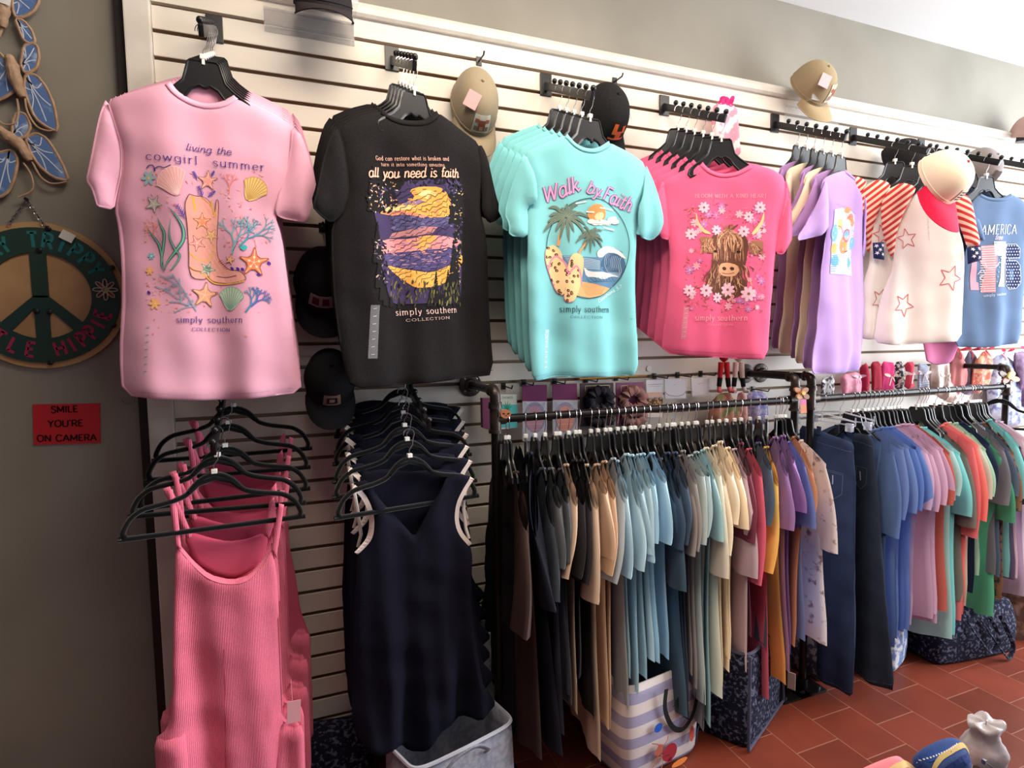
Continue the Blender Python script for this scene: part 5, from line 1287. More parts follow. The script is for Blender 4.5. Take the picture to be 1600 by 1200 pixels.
# ================================================================== LOWER ARMS: DRESSES
la = display_arm(-.190, 1.375, 'black arm low on the slatted wall holding the pink dresses', .38, .16, 6)
lb = display_arm(.362, 1.400, 'black arm low on the slatted wall holding the navy dresses', .40, .16, 6)
def rib(c):
    m = mat('ribbed_knit', c, .9, spec=.2, sheen=.15); noise_col(m, tuple(v*.8 for v in c), 200, .25); bump(m, 80, .5, .002, kind='X'); return m
PK = (255, 128, 158); PKM = rib(PK)
Gc = crop(180, 600, 4); Hc = crop(220, 860, 3.53)
def pink_dress(P0, label, psi=0, front=True):
    fr = Fr(P0, psi); t = thing('strap_dress', label, 'dress', P0, math.radians(psi), 'pink ribbed strap dresses on the low left arm')
    body = plist('275,846 283,856 300,876 328,897 362,905 392,896 416,868 426,846 430,880 434,920 437,1000 440,1080 442,1128 470,1128 476,1200 480,1330 246,1330 245,1210 241,1155 262,1138 270,1100 271,1000 272,930 273,880')
    b = fr.uvs(body); f = fold_fn(.009, 2, 11, .0, .7); cl = Cloth(b, .010, .014, f, .014); cl.build('bodice_and_skirt', PKM, t)
    for k, pl in enumerate(['262,766 270,764 278,800 284,858 275,852 268,806', '436,786 444,788 438,830 432,872 424,858 430,822']):
        Cloth(fr.uvs(plist(pl)), .004, .005, lambda u, v: -.004, .007, y0=0, sm=0).build('strap', PKM, t)
    Cloth(fr.uvs(plist('283,842 300,838 325,846 355,852 385,848 410,838 420,846 410,880 392,900 362,912 328,902 300,884')), .005, .008, lambda u, v: .0, .014, y0=.030).build('back_panel', fabric((214, 84, 116), .04), t)
    for k, pl in enumerate(['250,768 262,764 276,790 300,846 292,850 270,806', '420,846 432,812 428,780 420,790 412,838']):
        Cloth(fr.uvs(plist(pl)), .004, .005, lambda u, v: .0, .008, y0=.028, sm=0).build('back_strap', PKM, t)
    neck = Ink(cl, fr, .0014); neck.strip(plist('275,848 300,878 328,899 362,907 392,898 416,870 426,848'), .0065, (246, 130, 156), 1); neck.out('neck_binding', t)
    for pl in ('241,1154 270,1146 297,1132 300,1330 246,1330 245,1210', '437,1128 456,1138 474,1130 476,1200 480,1330 424,1330 428,1220 434,1150'):
        pc = Cloth(fr.uvs(plist(pl)), .016, .02, f, .016, y0=-.006); pc.build('pocket', PKM, t)
    k = Ink(cl, fr, .0016); k.strip(plist('351,1010 352,1100 354,1300'), .0016, (214, 86, 118), 1); k.out('centre_seam', t)
    if front:
        g = G(); a = fr.uv(459, 1100); g.box((a[0], -.035, a[1]), (.035, .0015, .062), .0005, Matrix.Rotation(.05, 3, 'Y')); g.tube([(a[0]-.004, -.03, a[1]+.09), (a[0]-.003, -.035, a[1]+.032)], .0006, 5)
        g.out('price_tag', mat('pink_card', (240, 176, 184), .6), t, smooth=False)
        s = Ink(cl, fr, .02)
    return t
HP = [((335, 741), -.355, 3), ((340, 715), -.305, -6), ((352, 700), -.255, 5), ((357, 664), -.185, -2), ((365, 637), -.115, 2)]
base = None
for i, ((hx, hy), Y, ps) in enumerate(HP):
    top = at_y(hx, hy, Y); rod = Vector((top.x, Y, top.z+.074))
    put_hanger('v', rod, math.radians(ps), 'black velvet hanger %s' % ('of the front pink ribbed dress' if i == 0 else 'of the pink ribbed dress %s behind the front one' % ORD[i-1]), 'velvet hangers on the low left arm')
    if i == 0:
        base = rod; P0 = Vector((rod.x, Y, rod.z-.1)); d0 = pink_dress(P0, 'pink ribbed strap dress, front of its arm, with a pink tag')
    else:
        dup(d0, P0+(rod-base)+Vector((0, 0, -.005)), math.radians(ps*.6), 'pink ribbed strap dress hanging %s behind the front one' % ORD[i-1], skip=('price_tag',))
# ruffled dress behind them
RUF = fabric((222, 92, 124), .08)
t, cl, fr = hung_cloth('ruffled_dress', 'sheer pink ruffled dress showing at the right of the pink ribbed dresses', 'dress', -.05, plist('432,820 448,838 456,870 462,900 470,960 488,1000 478,1025 470,1060 478,1100 480,1150 500,1165 508,1180 490,1200 492,1300 420,1300 420,1000 420,860'), RUF, .010, .014, 44, psi=0, Y=-.10, z=1.1)

# navy dresses with white piping
NVY = fabric((16, 17, 32), .03); PIPE_W = fabric((232, 218, 208), .03, 'white_binding')
def navy_dress(P0, label, psi=0):
    fr = Fr(P0, psi); t = thing('skater_dress', label, 'dress', P0, math.radians(psi), 'navy dresses with white binding')
    body = plist('551,757 560,753 574,750 590,776 608,796 630,820 648,840 660,816 674,790 690,766 700,745 720,742 738,744 726,765 717,785 714,812 720,833 735,852 738,870 736,900 735,940 745,1030 752,1068 772,1092 772,1104 735,1122 696,1136 670,1160 650,1183 640,1182 626,1162 612,1164 596,1176 575,1170 557,1155 550,1120 552,1050 553,940 557,900 556,866 572,846 580,818 577,792 567,771')
    b = fr.uvs(body); top = max(p[1] for p in b)
    f0 = fold_fn(.016, 5, 13, top-.32, .45, big=.012); cl = Cloth(b, .010, .014, f0, .014); cl.build('bodice_and_skirt', NVY, t)
    Cloth(fr.uvs(plist('560,752 580,740 604,736 640,741 676,738 700,737 722,741 700,800 662,850 640,850 600,806')), .004, .01, lambda u, v: 0, .014, y0=.032).build('back_panel', NVY, t)
    ik = Ink(cl, fr, .0016); W = (236, 220, 212)
    ik.strip(plist('552,760 567,774 577,795 580,818 575,842 556,864'), .0135, W, 1); ik.out('armhole_binding', t, 'white armhole binding'); ik = Ink(cl, fr, .0016); ik.strip(plist('737,746 725,766 716,787 714,812 720,833 734,850'), .0125, W, 1); ik.out('armhole_binding', t, 'white armhole binding')
    w2 = [fr.uv(*p) for p in plist('737,747 731,770 728,800 732,830 737,846')]; G().tube([(p[0], .028, p[1]) for p in w2], .005, 6, flat=.5).out('back_binding', PIPE_W, t, 'white binding of the back armhole')
    w2 = [fr.uv(*p) for p in plist('553,760 560,800 566,840 561,860')]; G().tube([(p[0], .028, p[1]) for p in w2], .005, 6, flat=.5).out('back_binding', PIPE_W, t, 'white binding of the back armhole')
    s = Ink(cl, fr, .0012); s.strip(plist('556,936 600,942 680,938 736,930'), .002, (16, 16, 30), 1); s.out('waist_seam', t)
    return t
HN = [((640, 716), -.375), ((636, 690), -.325), ((632, 668), -.275), ((630, 648), -.215), ((628, 630), -.155), ((626, 610), -.095)]
for i, ((hx, hy), Y) in enumerate(HN):
    top = at_y(hx, hy, Y); rod = Vector((top.x, Y, top.z+.074)); ps = [8, 3, 6, -4, 5, 0][i]
    put_hanger('v', rod, math.radians(ps), 'black velvet hanger %s' % ('of the front navy dress' if i == 0 else 'of the navy dress %s behind the front one' % ORD[i-1]), 'velvet hangers on the low navy dress arm')
    if i == 0: base = rod; P0 = Vector((rod.x, Y, rod.z-.1)); d0 = navy_dress(P0, 'navy skater dress with white armhole binding, front of its arm')
    else:
        o = dup(d0, P0+(rod-base), math.radians(ps*.5), 'navy dress with white binding hanging %s behind the front one' % ORD[i-1]); o.scale = (1.03+.022*i, 1, 1-.012*i)
        if i in (1, 2):
            fl = Cloth([(-.03, 0), (.03, 0), (.03, .04), (-.03, .04)], .0001, .01)
            class Flat:
                def front(s, P, off=0): return np.zeros(len(P))-off
            ik = Ink(Flat(), None, .0); ik.text('KENNETH COLE', (-.028, -.052), (.028, -.052), .007, (214, 214, 222), 1, 'sans', .2, raw=True); ik.text('NEW YORK', (-.016, -.062), (.016, -.062), .005, (200, 200, 210), 1, 'sans', .2, raw=True)
            b_ = ik.out('neck_label', o, 'white woven lettering inside the neck'); b_.location = (.0, .022, -.03)

# ================================================================== CAPS
class Flat:
    def __init__(s, y=0): s.y = y
    def front(s, P, off=0): return np.full(len(P), s.y)-off
def rmat(*rots):
    R = Matrix.Identity(3)
    for ax, d in rots: R = R @ Matrix.Rotation(math.radians(d), 3, ax)
    return R
CR = (.079, .100, .118)
def crown_pt(az, el, off=0, dim=CR, peak=0):
    """az 0 = front (-Y), el 0 = rim, 90 = top"""
    a, e = math.radians(az), math.radians(el); ce, se = math.cos(e)**.72, math.sin(e)**.9
    seam = 1-.012*abs(math.cos(3*a))**14*ce
    x = math.sin(a)*ce*(dim[0]+off)*seam; y = -math.cos(a)*ce*(dim[1]+off)*seam; z = se*(dim[2]+off)
    y += peak*se*.02
    return Vector((x, y, z))
def cap(label, pos, R, crown, brim, patch=None, group='caps on display', dim=CR, strap=None, m=None, button=None, mb=None, sc=1.0, tagc=None, brimcurve=.5, bl=.072):
    t = thing('baseball_cap', label, 'cap', pos, group=group, rot=R.to_euler())
    m = m or fabric(crown, .08, 'cap_cotton'); mb = mb or fabric(brim, .06, 'cap_cotton')
    dim = tuple(v*sc for v in dim)
    g = G(); g.grid([[crown_pt(az, el, 0, dim) for az in range(0, 360, 10)] for el in list(range(0, 90, 9))+[86, 90]], closed=True)
    g.grid([[crown_pt(az, el, -.003, dim) for az in range(0, 360, 10)] for el in range(0, 91, 15)], closed=True)
    g.grid([[crown_pt(az, 0, o, dim) for az in range(0, 360, 10)] for o in (-.003, 0)], closed=True)
    g.out('crown', m, t, ang=180)
    g = G(); P1 = []
    for th in (0, .0035):
        P = []
        for i in range(9):
            k = i/8; row_ = []
            for j in range(-10, 11):
                az = j*7.0; b = crown_pt(az, 0, 0, dim); ext = bl*sc*math.cos(math.radians(az*1.28))**.6 if abs(az*1.28) < 90 else 0
                d = Vector((math.sin(math.radians(az))*.35, -1, 0)).normalized()
                p = b + d*ext*k; p.z += -brimcurve*3.2*(p.x**2)*k*1.6 - .012*k*k + th; row_.append(p)
            P.append(row_)
        P1.append(P)
    g.grid(P1[0]); g.grid([r[::-1] for r in P1[1]])
    rim = [P1[0][-1][j] for j in range(21)]; g.tube([p+Vector((0, 0, .0017)) for p in rim], .0022, 6)
    g.out('brim', mb, t, ang=180)
    bm = bmesh.new(); bmesh.ops.create_uvsphere(bm, u_segments=10, v_segments=6, radius=.006); bm.verts.ensure_lookup_table()
    G().add([v.co+crown_pt(0, 90, .001, dim) for v in bm.verts], [[v.index for v in f.verts] for f in bm.faces]).out('button', mat('cap_button', button, .6) if button else m, t); bm.free()
    g = G(); band = [crown_pt(az, 6, .0005, dim) for az in range(0, 360, 12)]; g.tube(band, .0018, 5, closed=True); g.out('sweatband_seam', m, t)
    if patch:
        az0, az1, e0, e1, c, deco = patch
        P = [[crown_pt(az0+(az1-az0)*i/6, e0+(e1-e0)*j/5, .0022, dim) for i in range(7)] for j in range(6)]
        G().grid(P).out('front_patch', fabric(c, .05, 'patch_cloth'), t)
        if deco:
            g = G()
            for (u0, v0, u1, v1, cc) in deco:
                n = 4; g.grid([[crown_pt(az0+(az1-az0)*(u0+(u1-u0)*i/n), e0+(e1-e0)*(v0+(v1-v0)*j/n), .003, dim) for i in range(n+1)] for j in range(n+1)], col=lin(cc))
            g.out('embroidery', print_mat(), t)
    if tagc:
        az, el, c = tagc; p = crown_pt(az, el, .004, dim); nrm = p.normalized(); Rt = nrm.to_track_quat('Y', 'Z').to_matrix()
        G().box(p, (.045, .0012, .052), 0, Rt).out('price_tag', mat('pink_card', c, .6), t, smooth=False)
    return t
BEI = (150, 136, 112)
cow = [(.1, .1, .9, .35, (150, 130, 116)), (.3, .15, .7, .7, (150, 84, 64)), (.08, .55, .3, .75, (160, 96, 72)), (.7, .55, .92, .75, (160, 96, 72)), (.4, .12, .6, .35, (206, 150, 140)), (.2, .75, .34, .95, (214, 190, 160)), (.66, .75, .8, .95, (214, 190, 160))]
p = at_y(752, 178, -.085); cap('beige washed cap with a highland calf patch, hung right of the black tees', p+Vector((-.012, .055, .034)), rmat(('X', 66), ('Y', 0)), BEI, (158, 142, 116), (-22, 22, 8, 38, (206, 208, 200), cow), dim=(.080, .122, .122), tagc=(-42, 52, (226, 178, 180)))
p = at_y(950, 190, -.09); cap('black cap with an orange emblem and orange brim edge, right of the teal tees', p+Vector((0, .045, .022)), rmat(('X', 66), ('Z', 8)), (24, 23, 24), (26, 25, 26), (-22, 24, 8, 40, (30, 26, 26), [(.1, .3, .35, .9, (220, 100, 40)), (.35, .1, .7, .5, (210, 90, 60)), (.7, .4, .9, .8, (210, 96, 44)), (.0, .0, 1, .1, (240, 110, 70))]), dim=(.082, .112, .125), tagc=(80, 30, (220, 214, 220)))
p = at_y(1262, 142, -.07); cap('beige cap with an animal patch standing on a clear shelf above the lilac tees', p+Vector((0, .0, .0)), rmat(('Y', -4), ('X', 62), ('Z', 14)), (160, 142, 110), (176, 156, 122), (-10, 36, 10, 48, (206, 200, 176), cow), dim=(.082, .098, .120), tagc=(-48, 50, (226, 184, 188)))
p = at_y(1403, 262, -.10); cap('black cap with white stitching hung behind the striped-sleeve tees', p, rmat(('X', 62),), (28, 26, 28), (30, 28, 30), (-24, 24, 50, 70, (60, 60, 66), None), dim=(.092, .115, .125))
p = at_y(1524, 268, -.12); cap('grey camouflage cap hung behind the cream and red cap', p, rmat(('X', 60),), (146, 136, 132), (126, 112, 106), (-24, 24, 14, 44, (84, 70, 68), None), dim=(.075, .10, .11))
p = at_y(1462, 284, -.46)
t = cap('cream cap with bright red brim and dark lettering, resting over the starred tee', p, rmat(('Y', 10), ('X', 66), ('Z', 8)), (244, 222, 192), (222, 24, 66), (-2, 34, 8, 34, (244, 222, 192), [(.1, .15+.2*k, .95, .25+.2*k, (70, 60, 74)) for k in range(4)]), dim=(.098, .106, .118), button=(196, 40, 50), brimcurve=.45, bl=.118)
p = at_y(1606, 214, -.06); cap('dark cap with a pale front on the shelf at the top right edge', p, rmat(('Z', -30), ('X', 20)), (196, 160, 150), (46, 40, 44), None, dim=(.08, .095, .11))
p = at_y(505, 14, -.10); cap('black cap on the clear shelf at the top edge of the photo', p, rmat(('X', 24), ), (36, 32, 34), (40, 34, 36), None, dim=(.085, .10, .11))
NB = (24, 23, 28)
wst = [(.0, .0, 1, .05, (190, 186, 190)), (.0, .95, 1, 1, (190, 186, 190)), (.1, .2, .3, .8, (90, 30, 34)), (.4, .2, .6, .8, (90, 30, 34)), (.7, .2, .9, .8, (90, 30, 34))]
p = at_y(505, 445, -.12); cap('black trucker cap with white seams and grey lettered patch between the pink and black tees', p, rmat(('X', 64),), NB, NB, (-34, 34, 16, 38, (150, 146, 150), wst), dim=(.085, .105, .12))
p = at_y(516, 600, -.12); cap('black cap with a framed brown patch, lowest between the pink and black tees', p+Vector((0, .02, .01)), rmat(('X', 60),), NB, (30, 29, 32), (-20, 20, 8, 34, (150, 116, 104), [(.2, .2, .8, .8, (44, 34, 36)), (.35, .35, .65, .65, (170, 140, 130))]), dim=(.080, .100, .11), sc=.95)
for k, (px_, py_) in enumerate([(503, 356), (516, 560), (748, 96), (960, 128)]):
    q = at_y(px_, py_, 0); G1 = G(); G1.box((q.x, -.002, q.z), (.02, .004, .03)); G1.tube([(q.x, -.003, q.z), (q.x, -.055, q.z-.002), (q.x, -.062, q.z+.008)], .003, 6)
    tag(G1.out('slat_hook', BLACKP), ['small black slat hook holding the white-seamed trucker cap', 'small black slat hook holding the cap with the framed patch', 'small black slat hook behind the beige washed cap', 'small black slat hook behind the orange-emblem cap'][k], 'hook')
# clear shelves
def shelf(label, X, z, w, d=.14, tilt=0):
    t = thing('acrylic_shelf', label, 'shelf', (X, 0, z), group='clear acrylic wall shelves', rot=(math.radians(tilt), 0, 0))
    G().box((0, -.002, -.03), (w, .004, .075), .001).out('back_plate', ACRYL, t, smooth=False)
    G().box((0, -d/2, 0), (w, d, .005), .001).out('shelf_plate', ACRYL, t, smooth=False)
    G().box((0, -d, .009), (w, .004, .022), .001).out('front_lip', ACRYL, t, smooth=False); return t
shelf('clear acrylic shelf under the black cap at the top edge', at_y(500, 35, 0).x-.03, at_y(500, 40, 0).z+.02, .27, .13, 0)
shelf('clear acrylic shelf under the beige cap above the lilac tees', at_y(1275, 172, 0).x-.02, 2.515, .33, .14, 8)
shelf('clear acrylic shelf at the top right edge', 3.72, 2.50, .36, .16, 6)
# pink patterned scarf pouch behind the coral tees
t, cl, fr = hung_cloth('gift_bag', 'pink and white dotted gift bag with a magenta bow behind the hot pink tees', 'bag', at_y(1135, 200, 0).x, plist('1116,158 1150,164 1152,200 1154,250 1118,244 1110,200'), noise_col(mat('pink_dotted_cloth', (244, 150, 170), .8), (252, 226, 226), 22, .9, .5, .56), .012, .006, 61, psi=0, Y=-.05, z=2.3)
ik = Ink(cl, fr, .002)
for a in range(7):
    ik.disc2((1126+(a % 3)*7, 156+(a*5) % 9), 6, 3.5, a, (214, 50, 120), 1+a % 2)
ik.out('bow', t, 'magenta ribbon bow')

# ================================================================== LEFT WALL DECOR
WY = .05
def wfr(px_, py_, y=-.01): P = at_y(px_, py_, WY+y); return Fr(P, 0)
WOOD = bump(noise_col(mat('pale_wood', (196, 158, 112), .6), (170, 130, 88), 9, .7), 40, .1, .001)
fr = Fr((-.657, WY-.012, 1.638), 0)
t = thing('peace_sign_plaque', 'round wooden peace sign plaque hanging by a chain on the grey wall', 'wall sign', fr.P)
def circ(r, n=64, cx=0, cz=0): return [(cx+r*math.cos(2*math.pi*i/n), cz+r*math.sin(2*math.pi*i/n)) for i in range(n)]
G().prism(circ(.208), 0, .010).out('backing_disc', WOOD, t, ang=40)
GRN = noise_col(mat('dark_green_paint', (44, 66, 48), .45), (24, 60, 62), 6, .8); TEAL2 = (44, 122, 124)
g = G(); n = 64; ro, ri = .192, .122
for y0, y1 in ((-.006, 0),):
    A = circ(ro); Bq = circ(ri); vs = [(x, y0, z) for x, z in A]+[(x, y0, z) for x, z in Bq]+[(x, y1, z) for x, z in A]+[(x, y1, z) for x, z in Bq]; fs = []
    for i in range(n):
        j = (i+1) % n; fs += [(i, j, n+j, n+i), (i, 2*n+i, 2*n+j, j), (n+i, n+j, 3*n+j, 3*n+i)]
    g.add(vs, fs)
g.prism([(-.019, -.005), (.019, -.005), (.019, .124), (-.019, .124)], -.0055, 0); g.prism([(-.017, -.125), (.017, -.125), (.017, .0), (-.017, .0)], -.0055, 0)
for s in (1, -1): g.prism([(s*.002, .014), (s*.002, -.018), (s*.075, -.102), (s*.098, -.078)], -.0054, 0)
g.out('peace_symbol', GRN, t, ang=40)
ik = Ink(Flat(-.006), None, .0006)
def arc_text(ik, txt, r, a0, a1, h, c, top=True, wt=.2):
    st = list(txt); n = len(st)
    for i, ch in enumerate(st):
        a = math.radians(a0+(a1-a0)*i/(n-1)); w, gs = GL.get(ch, GL[' '])
        cx, cz = r*math.cos(a), r*math.sin(a)
        up = Vector((cx, cz)).normalized()*(1 if top else -1); rt = Vector((up.y, -up.x)); k = h/.75
        for s_ in gs:
            q = catmull([(x, y) for x, y in s_], 3) if len(s_) > 4 else s_
            ik.strip([(cx+rt.x*(x-w/2)*k+up.x*(y-.375)*k, cz+rt.y*(x-w/2)*k+up.y*(y-.375)*k) for x, y in q], h*wt, c, 1, sm=False, raw=True, seg=.003)
arc_text(ik, 'LITTLE', .156, 184, 258, .040, (170, 52, 88), False); arc_text(ik, 'HIPPIE', .156, 284, 340, .040, (170, 52, 88), False)
arc_text(ik, 'STAY TRIPPY', .157, 156, 30, .042, TEAL2, True)
ik.out('lettering', t)
g = G()
for k in range(8):
    a = 2*math.pi*k/8; c = Vector((.158*math.cos(.05)+.019*math.cos(a), -.009, .158*math.sin(.05)+.012+.019*math.sin(a)))
    g.tube([c+Vector((.012*math.cos(b)*math.cos(a)-.005*math.sin(b)*math.sin(a), 0, .012*math.cos(b)*math.sin(a)+.005*math.sin(b)*math.cos(a))) for b in [2*math.pi*i/12 for i in range(12)]], .0016, 6, closed=True)
g.out('daisy_outline', mat('pale_grey_paint', (190, 178, 166), .5), t)
ik = Ink(Flat(-.006), None, .0008)
for k in range(8):
    a = 2*math.pi*k/8; ik.poly([(.158+.019*math.cos(a)+.010*math.cos(b)*math.cos(a)-.004*math.sin(b)*math.sin(a), .020+.019*math.sin(a)+.010*math.cos(b)*math.sin(a)+.004*math.sin(b)*math.cos(a)) for b in [2*math.pi*i/10 for i in range(10)]], [(60, 90, 80), (150, 60, 60), (96, 50, 60), (170, 90, 60)][k % 4], 1, raw=True)
ik.poly(circ(.009, 14, .158, .020), (200, 170, 130), 2, raw=True); ik.out('daisy_paint', t)
for x, z in [(.005, .128), (-.012, -.045), (.018, -.047), (.178, .085), (.172, -.085), (.012, -.192), (-.09, .188), (.03, .190)]:
    G().lathe([(.0075, 0), (.0075, .004), (.004, .006)], 10, (x, -.006, z), Matrix.Rotation(math.pi/2, 3, 'X')).out('rivet', BLACKP, t)
g = G()
def links(a, b, n):
    a, b = Vector(a), Vector(b); d = (b-a)/n; dn = d.normalized()
    for i in range(n):
        c = a+d*(i+.5); sd = Vector((0, 1, 0)) if i % 2 else dn.cross(Vector((0, 1, 0)))
        g.tube([c+dn*(d.length*.62*math.cos(q))+sd*(.0042*math.sin(q)) for q in [2*math.pi*k/12 for k in range(12)]], .0011, 5, closed=True)
links((-.060, -.006, .196), (-.018, .004, .268), 9); links((-.018, .004, .268), (.022, -.006, .196), 9)
g.out('chain', STEEL, t); G().tube([(-.018, .012, .270), (-.018, -.006, .270)], .004, 8).out('nail', BLACKP, t)
G().box((.075, -.012, .170), (.034, .001, .026), 0, Matrix.Rotation(.5, 3, 'Y')).out('price_tag', WHITEP, t, smooth=False)

# red camera notice
P = at_y(104, 662, WY-.004); fr = Fr(P, 0); t = thing('notice_card', "small red card reading SMILE YOU'RE ON CAMERA on the grey wall", 'notice', P)
q = fr.uvs([(51, 632), (156, 630), (157, 692), (53, 695)]); G().prism(q, -.001, .003).out('card', mat('red_card', (196, 36, 44), .5), t, smooth=False)
ik = Ink(Flat(-.0015), fr, .0004)
for txt, a, b in (('SMILE', (80, 645), (123, 643.5)), ("YOU'RE", (75, 667), (131, 665.5)), ('ON CAMERA', (58, 690), (152, 688))): ik.text(txt, a, b, 10, (40, 10, 14), 1, 'sans', .20)
ik.out('lettering', t)

# blue butterflies of painted wire and rope
BLU = mat('blue_painted_metal', (84, 116, 168), .55); BLU = noise_col(BLU, (176, 196, 220), 26, .7, .55, .72, detail=5); ROPE = bump(noise_col(mat('tan_rope', (186, 156, 128), .8), (150, 118, 92), 60, .6), 180, .5, .002)
Q = crop(0, 0, 4)
def butterfly(label, wings, body, tails, y=-.02):
    c = at_y(*Q([body[0]])[0], WY+y); fr = Fr(c, 0); t = thing('butterfly_ornament', label, 'wall ornament', c, group='blue butterflies hanging one above another')
    for i, w in enumerate(wings):
        pts = smooth_poly(fr.uvs(Q(w)), 1); tilt = .010
        G().prism(pts, -.002, .002).out('wing', BLU, t, smooth=False)
        G().tube([(x, 0, z) for x, z in pts], .0042, 6, closed=True).out('wing_rim', ROPE, t)
        ik = Ink(Flat(-.002), None, .0006); cx = sum(p[0] for p in pts)/len(pts); cz = sum(p[1] for p in pts)/len(pts)
        b0 = min(pts, key=lambda p: math.hypot(p[0], p[1]+.02))
        for p in pts[::3]:
            e = (b0[0]+(p[0]-b0[0])*.86, b0[1]+(p[1]-b0[1])*.86); m_ = ((b0[0]+e[0])/2*.6+cx*.4, (b0[1]+e[1])/2*.6+cz*.4)
            ik.strip([b0, m_, e], .0026, (206, 216, 230), 1, raw=True)
        ik.out('wing_veins', t)
    bp = fr.uvs(Q(body)); n = len(bp); rs = [.006+.012*math.sin(math.pi*(i+.6)/n) for i in range(n)]
    bb = catmull(bp, 4); m_ = len(bb); g = G(); g.tube([(x, -.008, z) for x, z in bb], [(.005+.011*math.sin(math.pi*(i+1)/(m_+1)))*(1+.10*math.sin(i*1.9)) for i in range(m_)], 10); g.out('body', ROPE, t)
    for tl in tails: G().tube([(x, -.004, z) for x, z in catmull(fr.uvs(Q(tl)), 5)], .0026, 6).out('wire_tail', ROPE, t)
    return t
t = butterfly('top blue butterfly with a white tag, cut by the top left corner', [[(78, -60), (240, -60), (245, 10), (215, 65), (165, 100), (100, 112), (80, 60)], [(95, 115), (150, 130), (200, 190), (222, 262), (190, 275), (150, 255), (125, 200)], [(-40, 40), (0, 60), (20, 150), (-10, 240), (-80, 220)]],
    [(30, -60), (30, 20), (28, 90), (24, 180)], [])
G().box(Vector((.0, -.024, -.02)), (.046, .0012, .05), 0, Matrix.Rotation(.25, 3, 'Y')).out('price_tag', WHITEP, t, smooth=False)
butterfly('second blue butterfly, complete right wings, below the tagged one', [[(150, 285), (200, 270), (236, 290), (246, 360), (230, 425), (190, 452), (152, 455), (130, 400)], [(165, 462), (230, 470), (290, 545), (340, 660), (366, 822), (300, 800), (220, 740), (170, 620), (150, 540)], [(-60, 300), (0, 330), (45, 390), (90, 500), (98, 565), (40, 605), (-60, 650)]],
    [(62, 352), (85, 420), (110, 520), (150, 615)], [[(110, 620), (120, 700), (100, 770), (30, 780), (-20, 740)], [(160, 620), (175, 700), (230, 790), (300, 820), (340, 815)]])
butterfly('lowest blue butterfly, large right wing, above the peace sign', [[(108, 700), (165, 715), (195, 790), (165, 850), (112, 872), (76, 830), (80, 760)], [(160, 862), (230, 832), (290, 862), (350, 950), (402, 1050), (432, 1132), (330, 1110), (240, 1032), (190, 950)], [(-70, 960), (0, 955), (80, 935), (112, 995), (95, 1100), (60, 1195), (0, 1235), (-70, 1230)]],
    [(-10, 800), (60, 860), (130, 910), (195, 1010)], [[(150, 1020), (200, 1100), (205, 1190), (120, 1235)], [(205, 1015), (260, 1110), (330, 1150), (420, 1138)]])
# silver chain with S hooks hanging left of the slats
g = G(); a = at_y(217, 628, WY-.02)
g.tube([(a.x+.016*math.cos(q)-.028, a.y, a.z+.010+.016*math.sin(q)) for q in [math.radians(v) for v in range(170, 385, 20)]], .0018, 6)
for k in range(26): 
    c = Vector((a.x+.012+k*.0003, a.y, a.z-.01-k*.020)); sd = Vector((1, 0, 0)) if k % 2 else Vector((0, 1, 0))
    g.tube([c+Vector((0, 0, .0125*math.cos(q)))+sd*(.0042*math.sin(q)) for q in [2*math.pi*i/10 for i in range(10)]], .0013, 5, closed=True)
tag(g.out('chain', STEEL), 'thin steel chain hanging at the left edge of the slatted wall', 'chain')

# ================================================================== GOODS ON THE SLATS BETWEEN TEES AND RAILS
def wall_hook(parent_label, X, z, ln=.09):
    g = G(); g.box((X, -.003, z), (.018, .005, .026), .001); g.tube([(X, -.005, z), (X, -ln, z-.003), (X, -ln-.006, z+.008)], .0026, 6)
    return tag(g.out('slat_hook', BLACKP), parent_label, 'hook', 'small black slat hooks above the rails')
def card(name, label, cat, px, Y, layers, group=None, th=.002, m=None, part='card', inks=None, film=None):
    cx, cy = sum(p[0] for p in px)/4, sum(p[1] for p in px)/4; P0 = at_y(cx, cy, Y); fr = Fr(P0, 0); t = thing(name, label, cat, P0, group=group)
    q = fr.uvs(px); G().prism(q, -th, th).out(part, m, t, smooth=False)
    ik = Ink(Flat(-th), fr, .0005)
    for i, l in enumerate(layers): ik.poly(l[0], l[1], l[2] if len(l) > 2 else 1, res=.03)
    if inks: inks(ik)
    ik.out('printed_design', t)
    if film: G().prism(fr.uvs(film), -th-.009, -th-.006).out('clear_window', FILM, t, smooth=False)
    return t, fr
def rect(x0, y0, x1, y1): return [(x0, y0), (x1, y0), (x1, y1), (x0, y1)]
PLUM = mat('plum_card', (118, 54, 88), .55); WC = mat('white_card', (226, 218, 220), .55); TC_ = mat('teal_card', (96, 190, 186), .5)
card('sleep_mask_card', 'plum packages seen edge-on left of the near rack post', 'packet', [(752, 622), (764, 622), (765, 672), (753, 668)], -.10, [], m=PLUM, th=.012)
def sl(ik):
    for k in range(9): ik.strip([(792, 640), (792+7*math.cos(k*.7), 634+9*math.sin(k*.7))], .003, (40, 130, 90), 3, taper=True)
    ik.text('SHOWER', (784, 623), (801, 623), 3.5, (110, 130, 120), 3, 'sans', .15)
card('accessory_card', 'teal and white card with palm and sloth behind the near rack post', 'packet', [(779, 616), (807, 616), (808, 668), (780, 671)], -.06, [(rect(779, 616, 807, 632), (206, 210, 196)), (rect(780, 632, 808, 668), (92, 192, 190))], m=WC, inks=sl)
